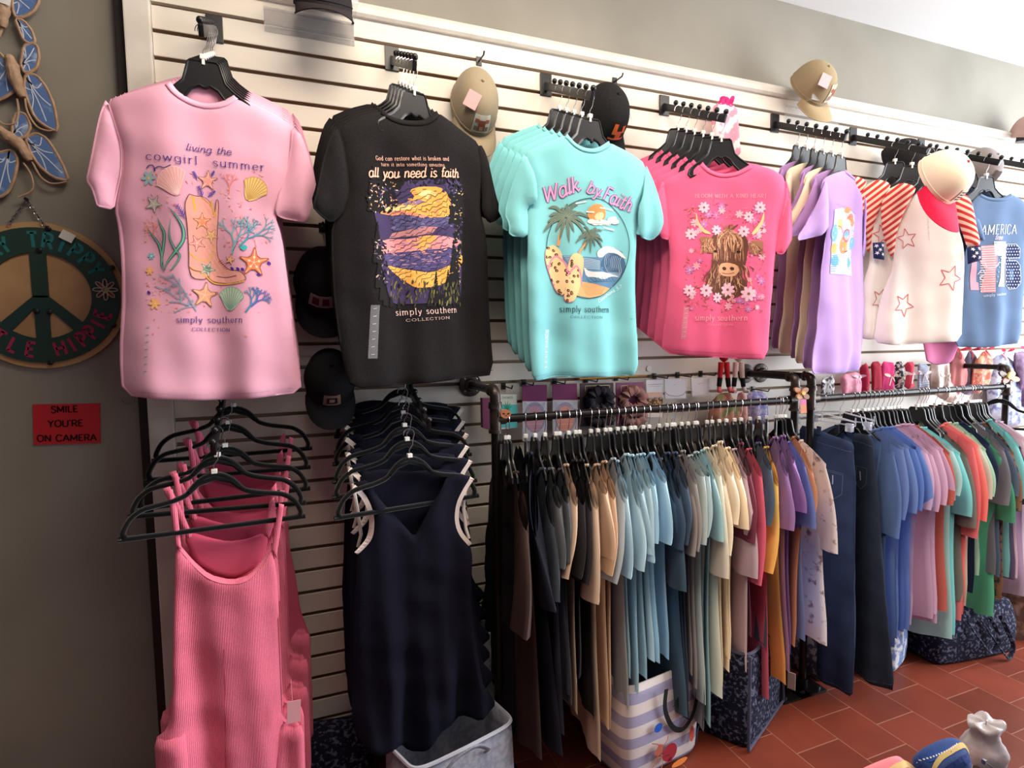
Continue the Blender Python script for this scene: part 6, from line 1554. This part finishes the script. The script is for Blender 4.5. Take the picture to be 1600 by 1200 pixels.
def mask(c1, c2):
    def f(ik):
        cx_ = c1; ik.disc2((cx_, 652), 17, 24, 0, (150, 130, 160), 3, 20); ik.disc2((cx_, 654), 13.5, 20, 0, c2, 4, 20)
        for k in range(4): ik.strip([(cx_-12, 645+k*9), (cx_+12, 644+k*9)], .0014, (226, 190, 200), 5)
        for s in (-1, 1):
            for k in range(4): ik.strip([(cx_+s*16, 628), (cx_+s*(4+k*3), 640+k*2)], .0016, (190, 180, 196), 5)
    return f
card('hair_wrap_pack', 'plum-topped packet with a pink hair wrap, nearest the left rack post', 'packet', [(816, 602), (854, 601), (854, 688), (817, 690)], -.07, [(rect(816, 602, 854, 627), (124, 58, 96)), (rect(816, 627, 854, 689), (206, 198, 208))], 'plum-topped hair wrap packets', m=PLUM, inks=mask(835, (206, 130, 150)), film=rect(817, 628, 853, 686))
card('hair_wrap_pack', 'plum-topped packet with an orange hair wrap, second from the left rack post', 'packet', [(863, 600), (901, 599), (903, 684), (864, 686)], -.07, [(rect(863, 600, 901, 625), (124, 58, 96)), (rect(863, 625, 902, 685), (200, 190, 200))], 'plum-topped hair wrap packets', m=PLUM, inks=mask(883, (230, 128, 84)), film=rect(864, 626, 901, 683))
def scr(cx_, cy_, c, n=26, sx=20, sy=17):
    def f(ik): pass
    return f
def scrunchie(parent, fr, cx_, cy_, c, rx=.045, rz=.036, seed=1):
    u, v = fr.uv(cx_, cy_); rnd = random.Random(seed); g = G(); n = 60; pts = []; rs = []
    for i in range(n):
        a = 2*math.pi*i/n; pts.append((u+rx*math.cos(a), -.016+.006*math.sin(a*9), v+rz*math.sin(a))); rs.append(.015+.006*math.sin(i*2.1)+.003*rnd.random())
    g.tube(pts, rs, 10, closed=True); return g.out('scrunchie', fabric(c, .05, 'satin_cloth'), parent)
for i, (x0, x1, c, lb) in enumerate([(906, 958, (40, 38, 46), 'plum card with charcoal scrunchies under the teal tees'), (962, 1006, (150, 106, 100), 'plum card with dusty brown scrunchies under the teal tees')]):
    t, fr = card('scrunchie_card', lb, 'packet', [(x0, 599-i), (x1, 598-i), (x1+1, 664), (x0+1, 666)], -.07, [], 'scrunchie cards', m=mat('dark_plum_card', (58, 34, 48), .5) if i == 0 else PLUM)
    scrunchie(t, fr, (x0+x1)/2+2, 624, c, seed=i+1); scrunchie(t, fr, (x0+x1)/2+4, 651, c if i else (46, 42, 48), .040, .022, seed=i+5)
    ik = Ink(Flat(-.002), fr, .001); ik.strip([(x0+8, 611), (x0+8, 603), (x0+46 if i == 0 else x0+18, 602), (x0+46 if i == 0 else x0+18, 610)], .0016, (232, 214, 150), 2, sm=False); ik.out('gold_frame_line', t)
def jewel(lb, px, fn, grp='white jewellery cards on the slats'):
    t, fr = card('jewellery_card', lb, 'packet', px, -.06, [], grp, m=WC, inks=fn, film=[(px[0][0]-1, px[0][1]-2), (px[1][0]+1, px[1][1]-2), (px[2][0]+1, px[2][1]+2), (px[3][0]-1, px[3][1]+2)]); return t
def f1(ik): ik.strip([(1012, 601), (1034, 600)], .002, (150, 130, 140), 2); ik.strip([(1013, 604), (1032, 603)], .0012, (150, 130, 140), 2); ik.poly(rect(1011, 613, 1034, 620), (226, 170, 140), 2)
jewel('white card with orange strip above a leopard band, left of the two necklace cards', [(1009, 594), (1035, 593), (1035, 620), (1010, 621)], f1)
t, fr = card('headband_pack', 'leopard print headband pack just above the near rail', 'packet', [(1010, 622), (1034, 621), (1035, 652), (1011, 653)], -.06, [(rect(1009, 645, 1034, 652), (226, 216, 206))], m=noise_col(mat('leopard_cloth', (196, 146, 96), .8), (60, 40, 30), 120, .95, .45, .5), th=.006)
def f2(ik): ik.strip([(1038, 612), (1044, 617), (1055, 619), (1066, 617), (1071, 611)], .002, (90, 76, 84), 2); ik.strip([(1051, 602), (1056, 600)], .0014, (150, 130, 140), 2)
def f3(ik): ik.strip([(1080, 610), (1088, 616), (1098, 617), (1107, 612)], .0014, (200, 190, 196), 2); ik.strip([(1090, 600), (1100, 598)], .0014, (150, 130, 140), 2)
jewel('white necklace card with a dark chain, middle of the three jewellery cards', [(1038, 592), (1071, 592), (1071, 622), (1039, 622)], f2)
jewel('white necklace card with a pale chain, right of the dark chain one', [(1079, 591), (1108, 591), (1107, 617), (1081, 618)], f3)
for k, (x, y, lb) in enumerate([(818, 598, 'over the pink hair wrap packet'), (866, 596, 'over the orange hair wrap packet'), (915, 593, 'over the charcoal scrunchies'), (962, 590, 'over the brown scrunchies'), (1022, 588, 'over the orange strip card'), (1058, 586, 'over the dark chain card'), (1094, 584, 'over the pale chain card'), (1176, 608, 'over the lavender paisley pouch'), (786, 603, 'beside the near rack post')]):
    q = at_y(x, y, 0); wall_hook('small black slat hook '+lb, q.x, q.z)
# gold price rail strip over the scrunchies
q0, q1 = at_y(905, 592, -.012), at_y(1010, 587, -.012); tag(G().tube([q0, q1], .004, 6).out('price_rail', mat('ochre_plastic', (186, 140, 60), .5)), 'thin ochre strip along a slat above the scrunchies', 'strip')
q = at_y(1014, 576, -.001); g = G(); g.lathe([(.006, 0), (.012, 0), (.012, .003), (.006, .003)], 20, q, Matrix.Rotation(math.pi/2, 3, 'X'))
tag(g.out('grommet_ring', WHITEP), 'tiny white ring on a slat just right of the teal tees', 'ring')
# hanging plush toys
def plush(label, x, c_leg, c_cuff, c_shoe, ytop=566):
    P0 = at_y(x, ytop, -.10); t = thing('plush_toy', label, 'toy', P0, group='plush toys hanging under the hot pink tees')
    fr = Fr(P0, 0); u = lambda a, b: Vector((fr.uv(a, b)[0], 0, fr.uv(a, b)[1]))
    body = G(); body.lathe([(.004, -.005), (.016, .005), (.021, .02), (.018, .045), (.008, .06)], 14, u(x, ytop-2)-Vector((0, 0, .0))); body.out('body', fabric(c_leg, .05, 'plush_cloth'), t)
    for s in (-1, 1):
        a, b, c, d = u(x+s*4, ytop), u(x+s*6, 590), u(x+s*7.5, 604), u(x+s*8.5, 611)
        G().tube([a, (a+b)/2, b], [.012, .011, .009], 10).out('leg', fabric(c_leg, .05, 'plush_cloth'), t)
        G().tube([b, c], [.0105, .0095], 10).out('cuff', fabric(c_cuff, .05, 'plush_cloth'), t)
        G().tube([c, d+Vector((0, -.006, 0)), d+Vector((s*.008, -.022, -.001))], [.008, .010, .007], 10).out('shoe', fabric(c_shoe, .05, 'plush_cloth'), t)
plush('plush toy with long red legs, black cuffs and red shoes under the hot pink tees', 1131, (190, 34, 40), (24, 22, 26), (214, 100, 110))
plush('plush toy with white legs and black cuffs beside the red-legged one', 1154, (220, 196, 190), (26, 24, 28), (200, 190, 186))
GB = noise_col(noise_col(mat('floral_pouch_cloth', (206, 150, 140), .8), (120, 60, 54), 14, .9, .45, .6), (96, 130, 70), 14, .5)
def pouch(label, pl, m, Y=-.08, seed=1, tie=None, group=None, th=.016, cat='bag', name='gift_bag'):
    pts = plist(pl); cx_ = sum(p[0] for p in pts)/len(pts); cy_ = sum(p[1] for p in pts)/len(pts); P0 = at_y(cx_, cy_, Y); fr = Fr(P0, 0); t = thing(name, label, cat, P0, group=group)
    cl = Cloth(fr.uvs(pts), th, .03, fold_fn(.005, seed, 30, .1, .2), .012); cl.build('bag_body', m, t)
    if tie:
        ik = Ink(cl, fr, .003); x, y, c = tie
        for dx, dy, r in ((-6, -2, .4), (6, -2, -.4)): ik.disc2((x+dx, y+dy), 5, 2.4, r, c, 1)
        ik.strip([(x, y), (x-3, y+14)], .006, c, 2); ik.strip([(x, y), (x+5, y+12)], .006, c, 2); ik.out('ribbon', t)
    return t
pouch('brown and green floral pouch under the plush toys, behind the near rail', '1112,628 1120,616 1140,612 1150,628 1160,650 1162,668 1110,672 1106,650', noise_col(mat('floral_pouch_cloth', (180, 120, 96), .8), (90, 110, 60), 26, .9, .45, .6), seed=2)
pouch('peach pouch between the floral pouch and the lavender paisley pouch', '1152,616 1162,610 1168,620 1170,660 1154,664 1150,640', fabric((222, 170, 158), .1), seed=3)
pouch('lavender paisley pouch near the right end of the near rail', '1168,612 1196,611 1198,640 1198,662 1172,664 1168,640', noise_col(mat('lavender_paisley', (190, 178, 204), .8), (120, 130, 190), 60, .9, .45, .55), seed=4)
G2 = 'gift bags behind the far rail'
RED_ = (206, 52, 84)
pouch('white and black ribbon gift bag behind the lilac tees', '1284,592 1302,584 1304,606 1300,620 1284,622 1282,606', noise_col(mat('white_black_dots', (220, 210, 210), .8), (40, 30, 40), 60, .9, .5, .54), seed=5, group=G2, tie=(1292, 598, (236, 230, 226)))
pouch('pale pink gift bag with a big white bow below the lilac front tee', '1312,586 1344,580 1346,600 1344,618 1314,620 1312,604', noise_col(mat('pink_rose_print', (240, 170, 186), .7), (226, 110, 140), 40, .8), seed=6, group=G2, tie=(1338, 590, (246, 206, 222)))
pouch('crimson gift bag just right of the white-bow one', '1345,572 1356,566 1360,590 1358,616 1346,618 1344,598', fabric((190, 40, 72), .08), seed=7, group=G2)
pouch('dark red gift bag, third of the crimson row', '1359,566 1374,564 1375,588 1374,612 1360,614 1360,590', fabric((168, 34, 56), .08), seed=8, group=G2)
pouch('bright pink gift bag with yellow and lilac bow', '1376,564 1398,567 1394,590 1396,612 1378,614 1376,590', fabric((222, 60, 120), .08), seed=9, group=G2, tie=(1388, 588, (248, 214, 200)))
pouch('black and white patterned gift bag between the pink bags', '1400,566 1409,564 1412,586 1409,608 1401,610 1397,590', noise_col(mat('black_white_print', (40, 36, 44), .7), (230, 220, 220), 60, .9, .5, .56), seed=10, group=G2, tie=(1404, 588, (220, 206, 190)))
pouch('rose red gift bag with a white bow', '1414,566 1430,565 1426,588 1430,607 1413,608 1416,586', fabric((220, 66, 90), .08), seed=11, group=G2, tie=(1421, 585, (250, 226, 226)))
SB = stripes('blue_white_stripes', (50, 70, 120), (230, 232, 240), 60, (0, 0, 0))
pouch('blue and white striped gift bag', '1433,568 1450,569 1447,588 1450,606 1432,608 1436,586', SB, seed=12, group=G2, tie=(1441, 584, (236, 214, 216)))
pouch('beige cellophane gift bag with a cream bow', '1458,562 1484,560 1484,590 1492,620 1482,632 1456,612 1452,586', noise_col(mat('beige_cellophane', (196, 160, 140), .3, spec=.6), (236, 210, 196), 20, .8), seed=13, group=G2, tie=(1474, 588, (244, 232, 214)))
G3 = 'hanging bags under the AMERICA tee'
pouch('salmon hanging bag with a red tie, leftmost under the AMERICA tee', '1494,548 1500,548 1506,560 1508,590 1500,620 1484,616 1482,580 1488,560', fabric((206, 120, 116), .12), seed=14, group=G3, tie=(1497, 547, (206, 44, 70)), Y=-.06)
pouch('grey print hanging bag with a red tie', '1514,548 1520,548 1526,560 1528,600 1520,618 1504,616 1502,586 1508,562', noise_col(mat('grey_print', (150, 134, 150), .8), (96, 90, 116), 50, .8), seed=15, group=G3, tie=(1517, 547, (200, 50, 76)), Y=-.05)
pouch('coral dotted hanging bag shaped like a house', '1538,546 1550,556 1552,580 1540,604 1528,616 1518,610 1522,566', noise_col(mat('coral_dots', (236, 120, 104), .8), (250, 206, 160), 40, .8, .5, .56), seed=16, group=G3, tie=(1538, 545, (214, 54, 76)), Y=-.08)
pouch('blue and white floral hanging bag behind the right rack post', '1556,556 1566,552 1580,562 1594,592 1597,640 1590,668 1552,664 1544,620 1546,584', noise_col(mat('blue_floral_cloth', (206, 212, 232), .8), (110, 120, 170), 30, .9, .48, .6), seed=17, group=G3, tie=(1564, 549, (214, 54, 84)), Y=-.06, th=.03)
pouch('mauve floral cloth bag at the right edge under the dark tee', '1580,552 1600,548 1626,560 1630,640 1600,640 1592,592', noise_col(mat('mauve_floral', (150, 116, 146), .8), (96, 70, 100), 40, .8), seed=18, group=G3, tie=(1598, 545, (226, 80, 120)), Y=-.10)
# little wooden ornaments on the posts
def ornament(label, x, y, cols):
    P0 = at_y(x, y, RY-.03); t = thing('wooden_ornament', label, 'ornament', P0, group='small painted ornaments on the rack posts'); fr = Fr(P0, 0)
    for i, (dx, dy, rx, ry, ro, c) in enumerate(cols):
        pts = [(x+dx+rx*math.cos(a)*math.cos(ro)-ry*math.sin(a)*math.sin(ro), y+dy+rx*math.cos(a)*math.sin(ro)+ry*math.sin(a)*math.cos(ro)) for a in [2*math.pi*k/14 for k in range(14)]]
        G().prism(fr.uvs(pts), -.004-.003*i, .004-.003*i).out(['petal', 'petal', 'petal', 'petal', 'centre', 'centre'][i], mat('painted_wood', c, .5), t, ang=50)
    G().tube([(0, 0, .01), (0, .015, .045)], .0008, 5).out('cord', STEEL, t)
ornament('brown and gold flower ornament on the posts between the two racks', 1251, 614, [(-5, -4, 6, 4, .6, (170, 110, 70)), (5, -4, 6, 4, -.6, (150, 96, 60)), (-4, 5, 5, 4, -.6, (190, 140, 90)), (5, 5, 5, 4, .6, (140, 90, 60)), (0, 0, 3, 3, 0, (206, 160, 60))])
ornament('yellow and orange flower ornament on the right end post', 1573, 589, [(-6, -4, 7, 4, .6, (90, 60, 40)), (6, -4, 6, 4, -.6, (206, 170, 50)), (-4, 5, 6, 4, -.6, (140, 80, 50)), (9, 3, 7, 4, .2, (226, 110, 60)), (0, 0, 3.4, 3.4, 0, (220, 190, 60))])
q_, _f = card('accessory_card', 'pink and orange tag hanging between the two rack posts', 'tag', [(1249, 624), (1259, 624), (1260, 645), (1250, 646)], RY-.01, [(rect(1249, 624, 1259, 632), (226, 130, 170))], m=mat('orange_card', (214, 130, 90), .6))
P0 = at_y(790, 646, RY-.03); fr = Fr(P0, 0); t = thing('wooden_ornament', 'round brown sloth face ornament by the left rack post', 'ornament', P0)
G().prism(smooth_poly(fr.uvs([(781, 644), (786, 640), (794, 640), (798, 645), (796, 651), (789, 654), (782, 651)]), 1), -.006, .006).out('face', fabric((160, 96, 62), .1), t)
ik = Ink(Flat(-.006), fr, .0006); ik.disc2((786, 646), 2, 1.2, .3, (40, 24, 20), 1); ik.disc2((793, 646), 2, 1.2, -.3, (40, 24, 20), 1); ik.disc2((789.5, 649), 1.2, .8, 0, (40, 24, 20), 1); ik.out('face_paint', t)

# ================================================================== BAGS ON THE FLOOR
def soft_bag(name, label, loc, w, d, h, rotz, m, taper=.92, puff=.02, open_=True, handles=None, mh=None, seed=1, cat='bag', rim=None, group=None, sag=0):
    t = thing(name, label, cat, (loc[0], loc[1], 0), math.radians(rotz), group); rnd = random.Random(seed)
    def ring(z, k, off=0):
        pts = []; n = 48
        for i in range(n):
            a = 2*math.pi*i/n; ca, sa = math.cos(a), math.sin(a); e = .28
            x = math.copysign(abs(ca)**e, ca)*(w/2*k-off); y = math.copysign(abs(sa)**e, sa)*(d/2*k-off)
            b = puff*math.sin(math.pi*min(1, z/h))*.8 + .008*noise.noise(Vector((x*6+seed, y*6, z*9))); l = math.hypot(x, y)
            pts.append(Vector((x*(1+b/l), y*(1+b/l), z+.010*(z/h)*noise.noise(Vector((x*5, y*5, seed)))-sag*(z/h)*(x/w))))
        return pts
    P = [ring(.004, .30), ring(.004, .80), ring(.004, .97), ring(.02, 1.0)]+[ring(h*k/8, 1-(1-taper)*k/8) for k in range(1, 9)]
    if open_: P += [ring(h, taper, .006)]+[ring(h*k/6, 1-(1-taper)*k/6, .010) for k in range(5, 0, -1)]+[ring(.02, .9), ring(.02, .3)]
    else: P += [ring(h*1.02, taper*.75), ring(h*1.03, taper*.3)]
    g = G(); g.grid(P, closed=True); vs = len(g.v); g.f.append(tuple(range(48))); g.c.append(None); g.mi.append(0); g.f.append(tuple(range(vs-48, vs))[::-1]); g.c.append(None); g.mi.append(0)
    g.out('bag_body', m, t, ang=180)
    if rim: G().tube(ring(h, taper), .006, 6, closed=True).out('rim_binding', rim, t)
    for hh in (handles or []):
        G().tube(catmull([tuple(v) for v in hh], 6), .009, 8, flat=.45).out('handle', mh or m, t)
    return t
def woven(name, c, c2, sc):
    m = mat(name, c, .85, spec=.2); noise_col(m, c2, sc, .6, .4, .6); bump(m, 160, .6, .002, kind='Z'); return m
GT = woven('grey_woven_cloth', (166, 168, 180), (128, 134, 150), 60)
t = soft_bag('tote_bag', 'grey woven open tote bag on the floor under the navy dresses', (.415, -.37, 0), .36, .20, .31, 16, GT, .98, .015, True, [[(-.09, -.10, .27), (-.085, -.125, .30), (-.06, -.135, .325), (.0, -.14, .335), (.05, -.13, .30), (.06, -.105, .27)], [(-.06, .10, .28), (-.03, .11, .36), (.06, .11, .37), (.10, .10, .28)]], GT, rim=fabric((176, 178, 190), .1))
soft_bag('tote_bag', 'flat grey woven tote leaning on the wall behind the open grey one', (.53, -.10, 0), .36, .09, .46, 6, GT, 1.0, .015, True, [[(.02, .03, .44), (.05, .02, .50), (.12, .02, .50), (.15, .03, .44)]], fabric((90, 110, 120), .1), seed=4)
NQ = noise_col(mat('navy_quilted_paisley', (22, 24, 42), .85, spec=.2), (112, 116, 140), 75, .7, .52, .62, detail=7); bump(NQ, 20, .4, .006)
NEDGE = fabric((64, 62, 84), .2)
soft_bag('quilted_bag', 'navy and grey quilted bag on the floor right of the pink dresses', (.09, -.06, 0), .24, .12, .20, -6, NQ, .8, .02, False, None, seed=6)
# big quilted bag under the coral end of the near rack
t = soft_bag('quilted_bag', 'large navy quilted bag with pale trim on the floor under the mauve and pink tops', (1.60, -.285, 0), .38, .26, .36, 26, NQ, .94, .01, True, None, None, seed=7, rim=NEDGE)
g = G()
for x, y in ((.19, -.13), (-.19, -.13), (.19, .13)): g.tube([(x, y, .01), (x*.96, y*.96, .36)], .006, 6)
g.tube([(-.19, -.13, .012), (.19, -.13, .012), (.19, .13, .012)], .006, 6); g.out('trim_piping', NEDGE, t, 'pale grey trim piping')
G().box((.205, -.155, .10), (.004, .030, .070), .001).out('price_tag', mat('cream_card', (206, 190, 170), .6), t, smooth=False)
# beach tote with stripes and appliques
BT = stripes('lavender_cream_stripes', (158, 152, 178), (214, 202, 198), 4.2, (0, 0, 0))
t = soft_bag('beach_tote', 'striped beach tote with shells, palm and crab pictures under the light blue tees', (1.145, -.33, 0), .34, .20, .34, 10, BT, .96, .02, True, None, None, seed=8)
fl = Flat(-.124)
ik = Ink(fl, None, .001)
ik.strip([(-.02, .31), (-.025, .24), (.01, .165), (.06, .135), (.105, .16), (.13, .215), (.14, .30)], .019, (24, 24, 28), 3, raw=True)
ik.poly([(.0+.036*math.cos(a), .075+.032*math.sin(a)) for a in [i*.45 for i in range(14)]], (150, 36, 50), 2, raw=True); ik.poly([(-.012, .04), (.012, .04), (.008, .055), (-.008, .055)], (150, 36, 50), 2, raw=True)
ik.poly([(-.075, .10), (-.05, .125), (-.03, .115), (-.035, .09), (-.06, .08)], (170, 90, 70), 2, raw=True)
for a, b in (((-.06, .09), (-.085, .05)), ((-.04, .085), (-.04, .03)), ((-.05, .115), (-.085, .14)), ((-.03, .11), (-.01, .14)), ((-.07, .08), (.0, .065))): ik.strip([a, ((a[0]+b[0])/2+.008, (a[1]+b[1])/2), b], .004, (176, 100, 80), 2, raw=True)
for k in range(6): a = 2.2+k*.5; ik.strip([(.055, .235), (.055+.02*math.cos(a), .245+.014*math.sin(a)), (.055+.042*math.cos(a), .235+.024*math.sin(a))], .012, (30, 52, 44), 2, raw=True, taper=True)
ik.strip([(.055, .235), (.064, .20), (.068, .175)], .012, (30, 150, 70), 3, raw=True)
ik.poly([(-.055+.02*math.cos(a), .185+.016*math.sin(a)) for a in [i*.6 for i in range(10)]], (30, 80, 170), 2, raw=True)
ik.poly([(.05+.04*math.cos(a), .018+.012*math.sin(a)) for a in [i*.6 for i in range(10)]], (226, 130, 60), 2, raw=True)
ik.poly([(.11+.012*math.cos(a), .10+.03*math.sin(a)) for a in [i*.6 for i in range(10)]], (190, 80, 60), 2, raw=True)
ik.strip([(.135, .06), (.14, .10), (.15, .12)], .008, (40, 44, 60), 2, raw=True)
ik.out('applique_pictures', t, 'shell, crab and palm applique pictures')
# bags under the far rack
soft_bag('quilted_bag', 'dark navy quilted bag on the floor under the green and coral tees', (2.93, -.30, 0), .50, .24, .24, -6, NQ, .9, .03, False,
     [[(-.02, -.13, .20), (.02, -.16, .12), (.09, -.17, .03), (.12, -.165, .015), (.15, -.16, .06), (.12, -.15, .14), (.10, -.13, .20)], [(-.10, -.13, .20), (-.06, -.165, .12), (.0, -.17, .06), (.05, -.165, .12), (.04, -.13, .20)]], NQ, seed=9)
PB = noise_col(mat('blue_paisley', (112, 134, 186), .85), (226, 226, 220), 30, .85, .5, .58, detail=6)
soft_bag('drawstring_bag', 'blue paisley bag on the floor just right of the jeans', (2.50, -.22, 0), .20, .20, .24, 20, PB, .8, .03, False, None, seed=10)
soft_bag('drawstring_bag', 'grey mosaic patterned bag on the floor behind the jeans', (2.20, -.16, 0), .26, .20, .22, 10, noise_col(mat('grey_mosaic', (70, 66, 84), .85), (170, 160, 170), 40, .85, .5, .56), .85, .03, False, None, seed=11)
BW = soft_bag('drawstring_bag', 'pale grey scaly patterned pouch on the floor between the jeans legs', (2.37, -.30, 0), .10, .08, .075, 0, noise_col(mat('pale_scale_print', (200, 200, 210), .8), (110, 110, 130), 70, .8), .8, .01, False, None, seed=12)

# ================================================================== FOREGROUND TABLE (just below the frame) WITH POUCHES
TY = -1.38
tz = .70
g = G(); t = thing('display_table', 'small dark display table under the zip pouches, below the frame edge', 'table', (.90, -1.605, 0))
G().box((0, 0, tz-.0125), (.62, .48, .025), .003).out('table_top', mat('dark_wood', (70, 48, 36), .5), t)
for sx in (-1, 1):
    for sy in (-1, 1): G().box((sx*.28, sy*.21, (tz-.025)/2), (.03, .03, tz-.025), .002).out('leg', mat('dark_wood', (70, 48, 36), .5), t, smooth=False)
def zpouch(label, pl, Y, c, deco, th=.03, m=None, psi=0, y2=None):
    pts = plist(pl); cx_ = sum(p[0] for p in pts)/len(pts); cy_ = max(p[1] for p in pts)
    P0 = at_y(cx_, 1190, Y); fr = Fr(P0, psi); q = [(u, max(v, tz-P0.z+.001)) for u, v in fr.uvs(pts)]; t = thing('zip_pouch', label, 'pouch', P0, math.radians(psi), group='zip pouches on the display table')
    cl = Cloth(q, th, .03, lambda u, v: 0, .008, sm=1); cl.build('pouch_body', m or fabric(c, .08, 'canvas'), t); deco(t, cl, fr); return t
WEAVE = noise_col(mat('navy_white_tweed', (44, 60, 110), .85), (236, 232, 230), 900, .85, .5, .56); 
def d1(t, cl, fr):
    ik = Ink(cl, fr, .0016)
    ik.strip([(1434, 1215), (1440, 1192), (1454, 1176), (1474, 1165), (1490, 1160), (1502, 1162), (1509, 1172)], .0062, (206, 176, 110), 3)
    ik.poly([(1438, 1230), (1446, 1200), (1462, 1182), (1484, 1170), (1500, 1168), (1507, 1176), (1490, 1182), (1470, 1196), (1456, 1215), (1452, 1235)], (34, 58, 120), 1)
    ik.poly([(1426, 1220), (1430, 1196), (1442, 1182), (1460, 1172), (1480, 1163), (1492, 1157), (1476, 1160), (1452, 1168), (1434, 1180)], (44, 74, 140), 2)
    for k in range(6):
        for s in range(16):
            t0 = s/16; x_ = 1452+k*2+t0*56; y_ = 1206+k*6-t0*24; ik.strip([(x_, y_), (x_+1.9, y_-1.0)], .0016, (226, 220, 222), 2)
    for s in range(16): t0 = s/16; ik.strip([(1428+t0*62, 1190-33*t0**.7), (1430+t0*62, 1189-33*t0**.7)], .0016, (226, 220, 222), 3)
    ik.out('printed_design', t)
    a = fr.uv(1508, 1172); b = fr.uv(1524, 1184)
    G().tube([(a[0], -.03, a[1]), ((a[0]+b[0])/2, -.036, (a[1]+b[1])/2), (b[0], -.036, b[1])], .0014, 6).box((a[0], -.03, a[1]), (.006, .006, .008), .001).out('zip_pull', STEEL, t)
zpouch('navy and white tweed zip pouch with a tan zip, bottom right', '1425,1260 1426,1205 1430,1184 1446,1168 1470,1156 1490,1152 1503,1158 1512,1174 1514,1200 1514,1260', -1.385, (44, 70, 128), d1, .020)
def d2(t, cl, fr):
    ik = Ink(cl, fr, .0016); ik.strip([(1350, 1212), (1376, 1199), (1396, 1190), (1412, 1190), (1424, 1200)], .007, (222, 184, 120), 2); ik.out('zip_tape', t)
    a = fr.uv(1332, 1189); b = fr.uv(1344, 1200)
    g = G(); g.tube([(a[0]-.005, -.03, a[1]), (a[0]+.006, -.03, a[1]+.001), (a[0]+.012, -.03, a[1]-.016), (a[0]+.002, -.03, a[1]-.017)], .0012, 6, closed=True); g.tube([(a[0]+.008, -.03, a[1]-.012), (b[0]+.006, -.028, b[1]-.01)], .003, 6); g.out('zip_pull', mat('brass', (200, 160, 96), .3, .9), t)
zpouch('pink zip pouch with a tan zip and brass pull at the bottom edge', '1322,1260 1324,1212 1340,1205 1368,1192 1392,1183 1404,1181 1416,1190 1428,1206 1430,1260', -1.40, (238, 130, 140), d2, .020)
# crumpled clear plastic bag
P0 = at_y(1535, 1195, -1.36); t = thing('plastic_bag', 'crumpled clear plastic wrapped bundle at the bottom right corner', 'plastic bag', (P0.x, P0.y, tz))
hz = at_y(1535, 1130, -1.36).z-tz
CB = bump(mat('cloudy_plastic', (206, 200, 202), .38, spec=.5, alpha=.72), 30, .6, .008)
def ringp(z, r, s):
    return [Vector((r*math.cos(a)*(1+.10*math.sin(3*a+s)+.05*math.sin(7*a+s*2))+.006*s*.1, r*.8*math.sin(a)*(1+.08*math.sin(4*a+s)), z+.004*math.sin(5*a+s))) for a in [2*math.pi*i/40 for i in range(40)]]
g = G(); H_ = hz
k_ = H_/.093; prof = [(z*k_+.001, r) for z, r in [(0, .040), (.02, .044), (.04, .037), (.052, .029), (.062, .0265), (.074, .029), (.084, .033), (.091, .033), (.093, .028), (.089, .015), (.088, .003)]]
g.grid([ringp(z, r, i*.6) for i, (z, r) in enumerate(prof)], closed=True); g.out('wrapping', CB, t, ang=180)
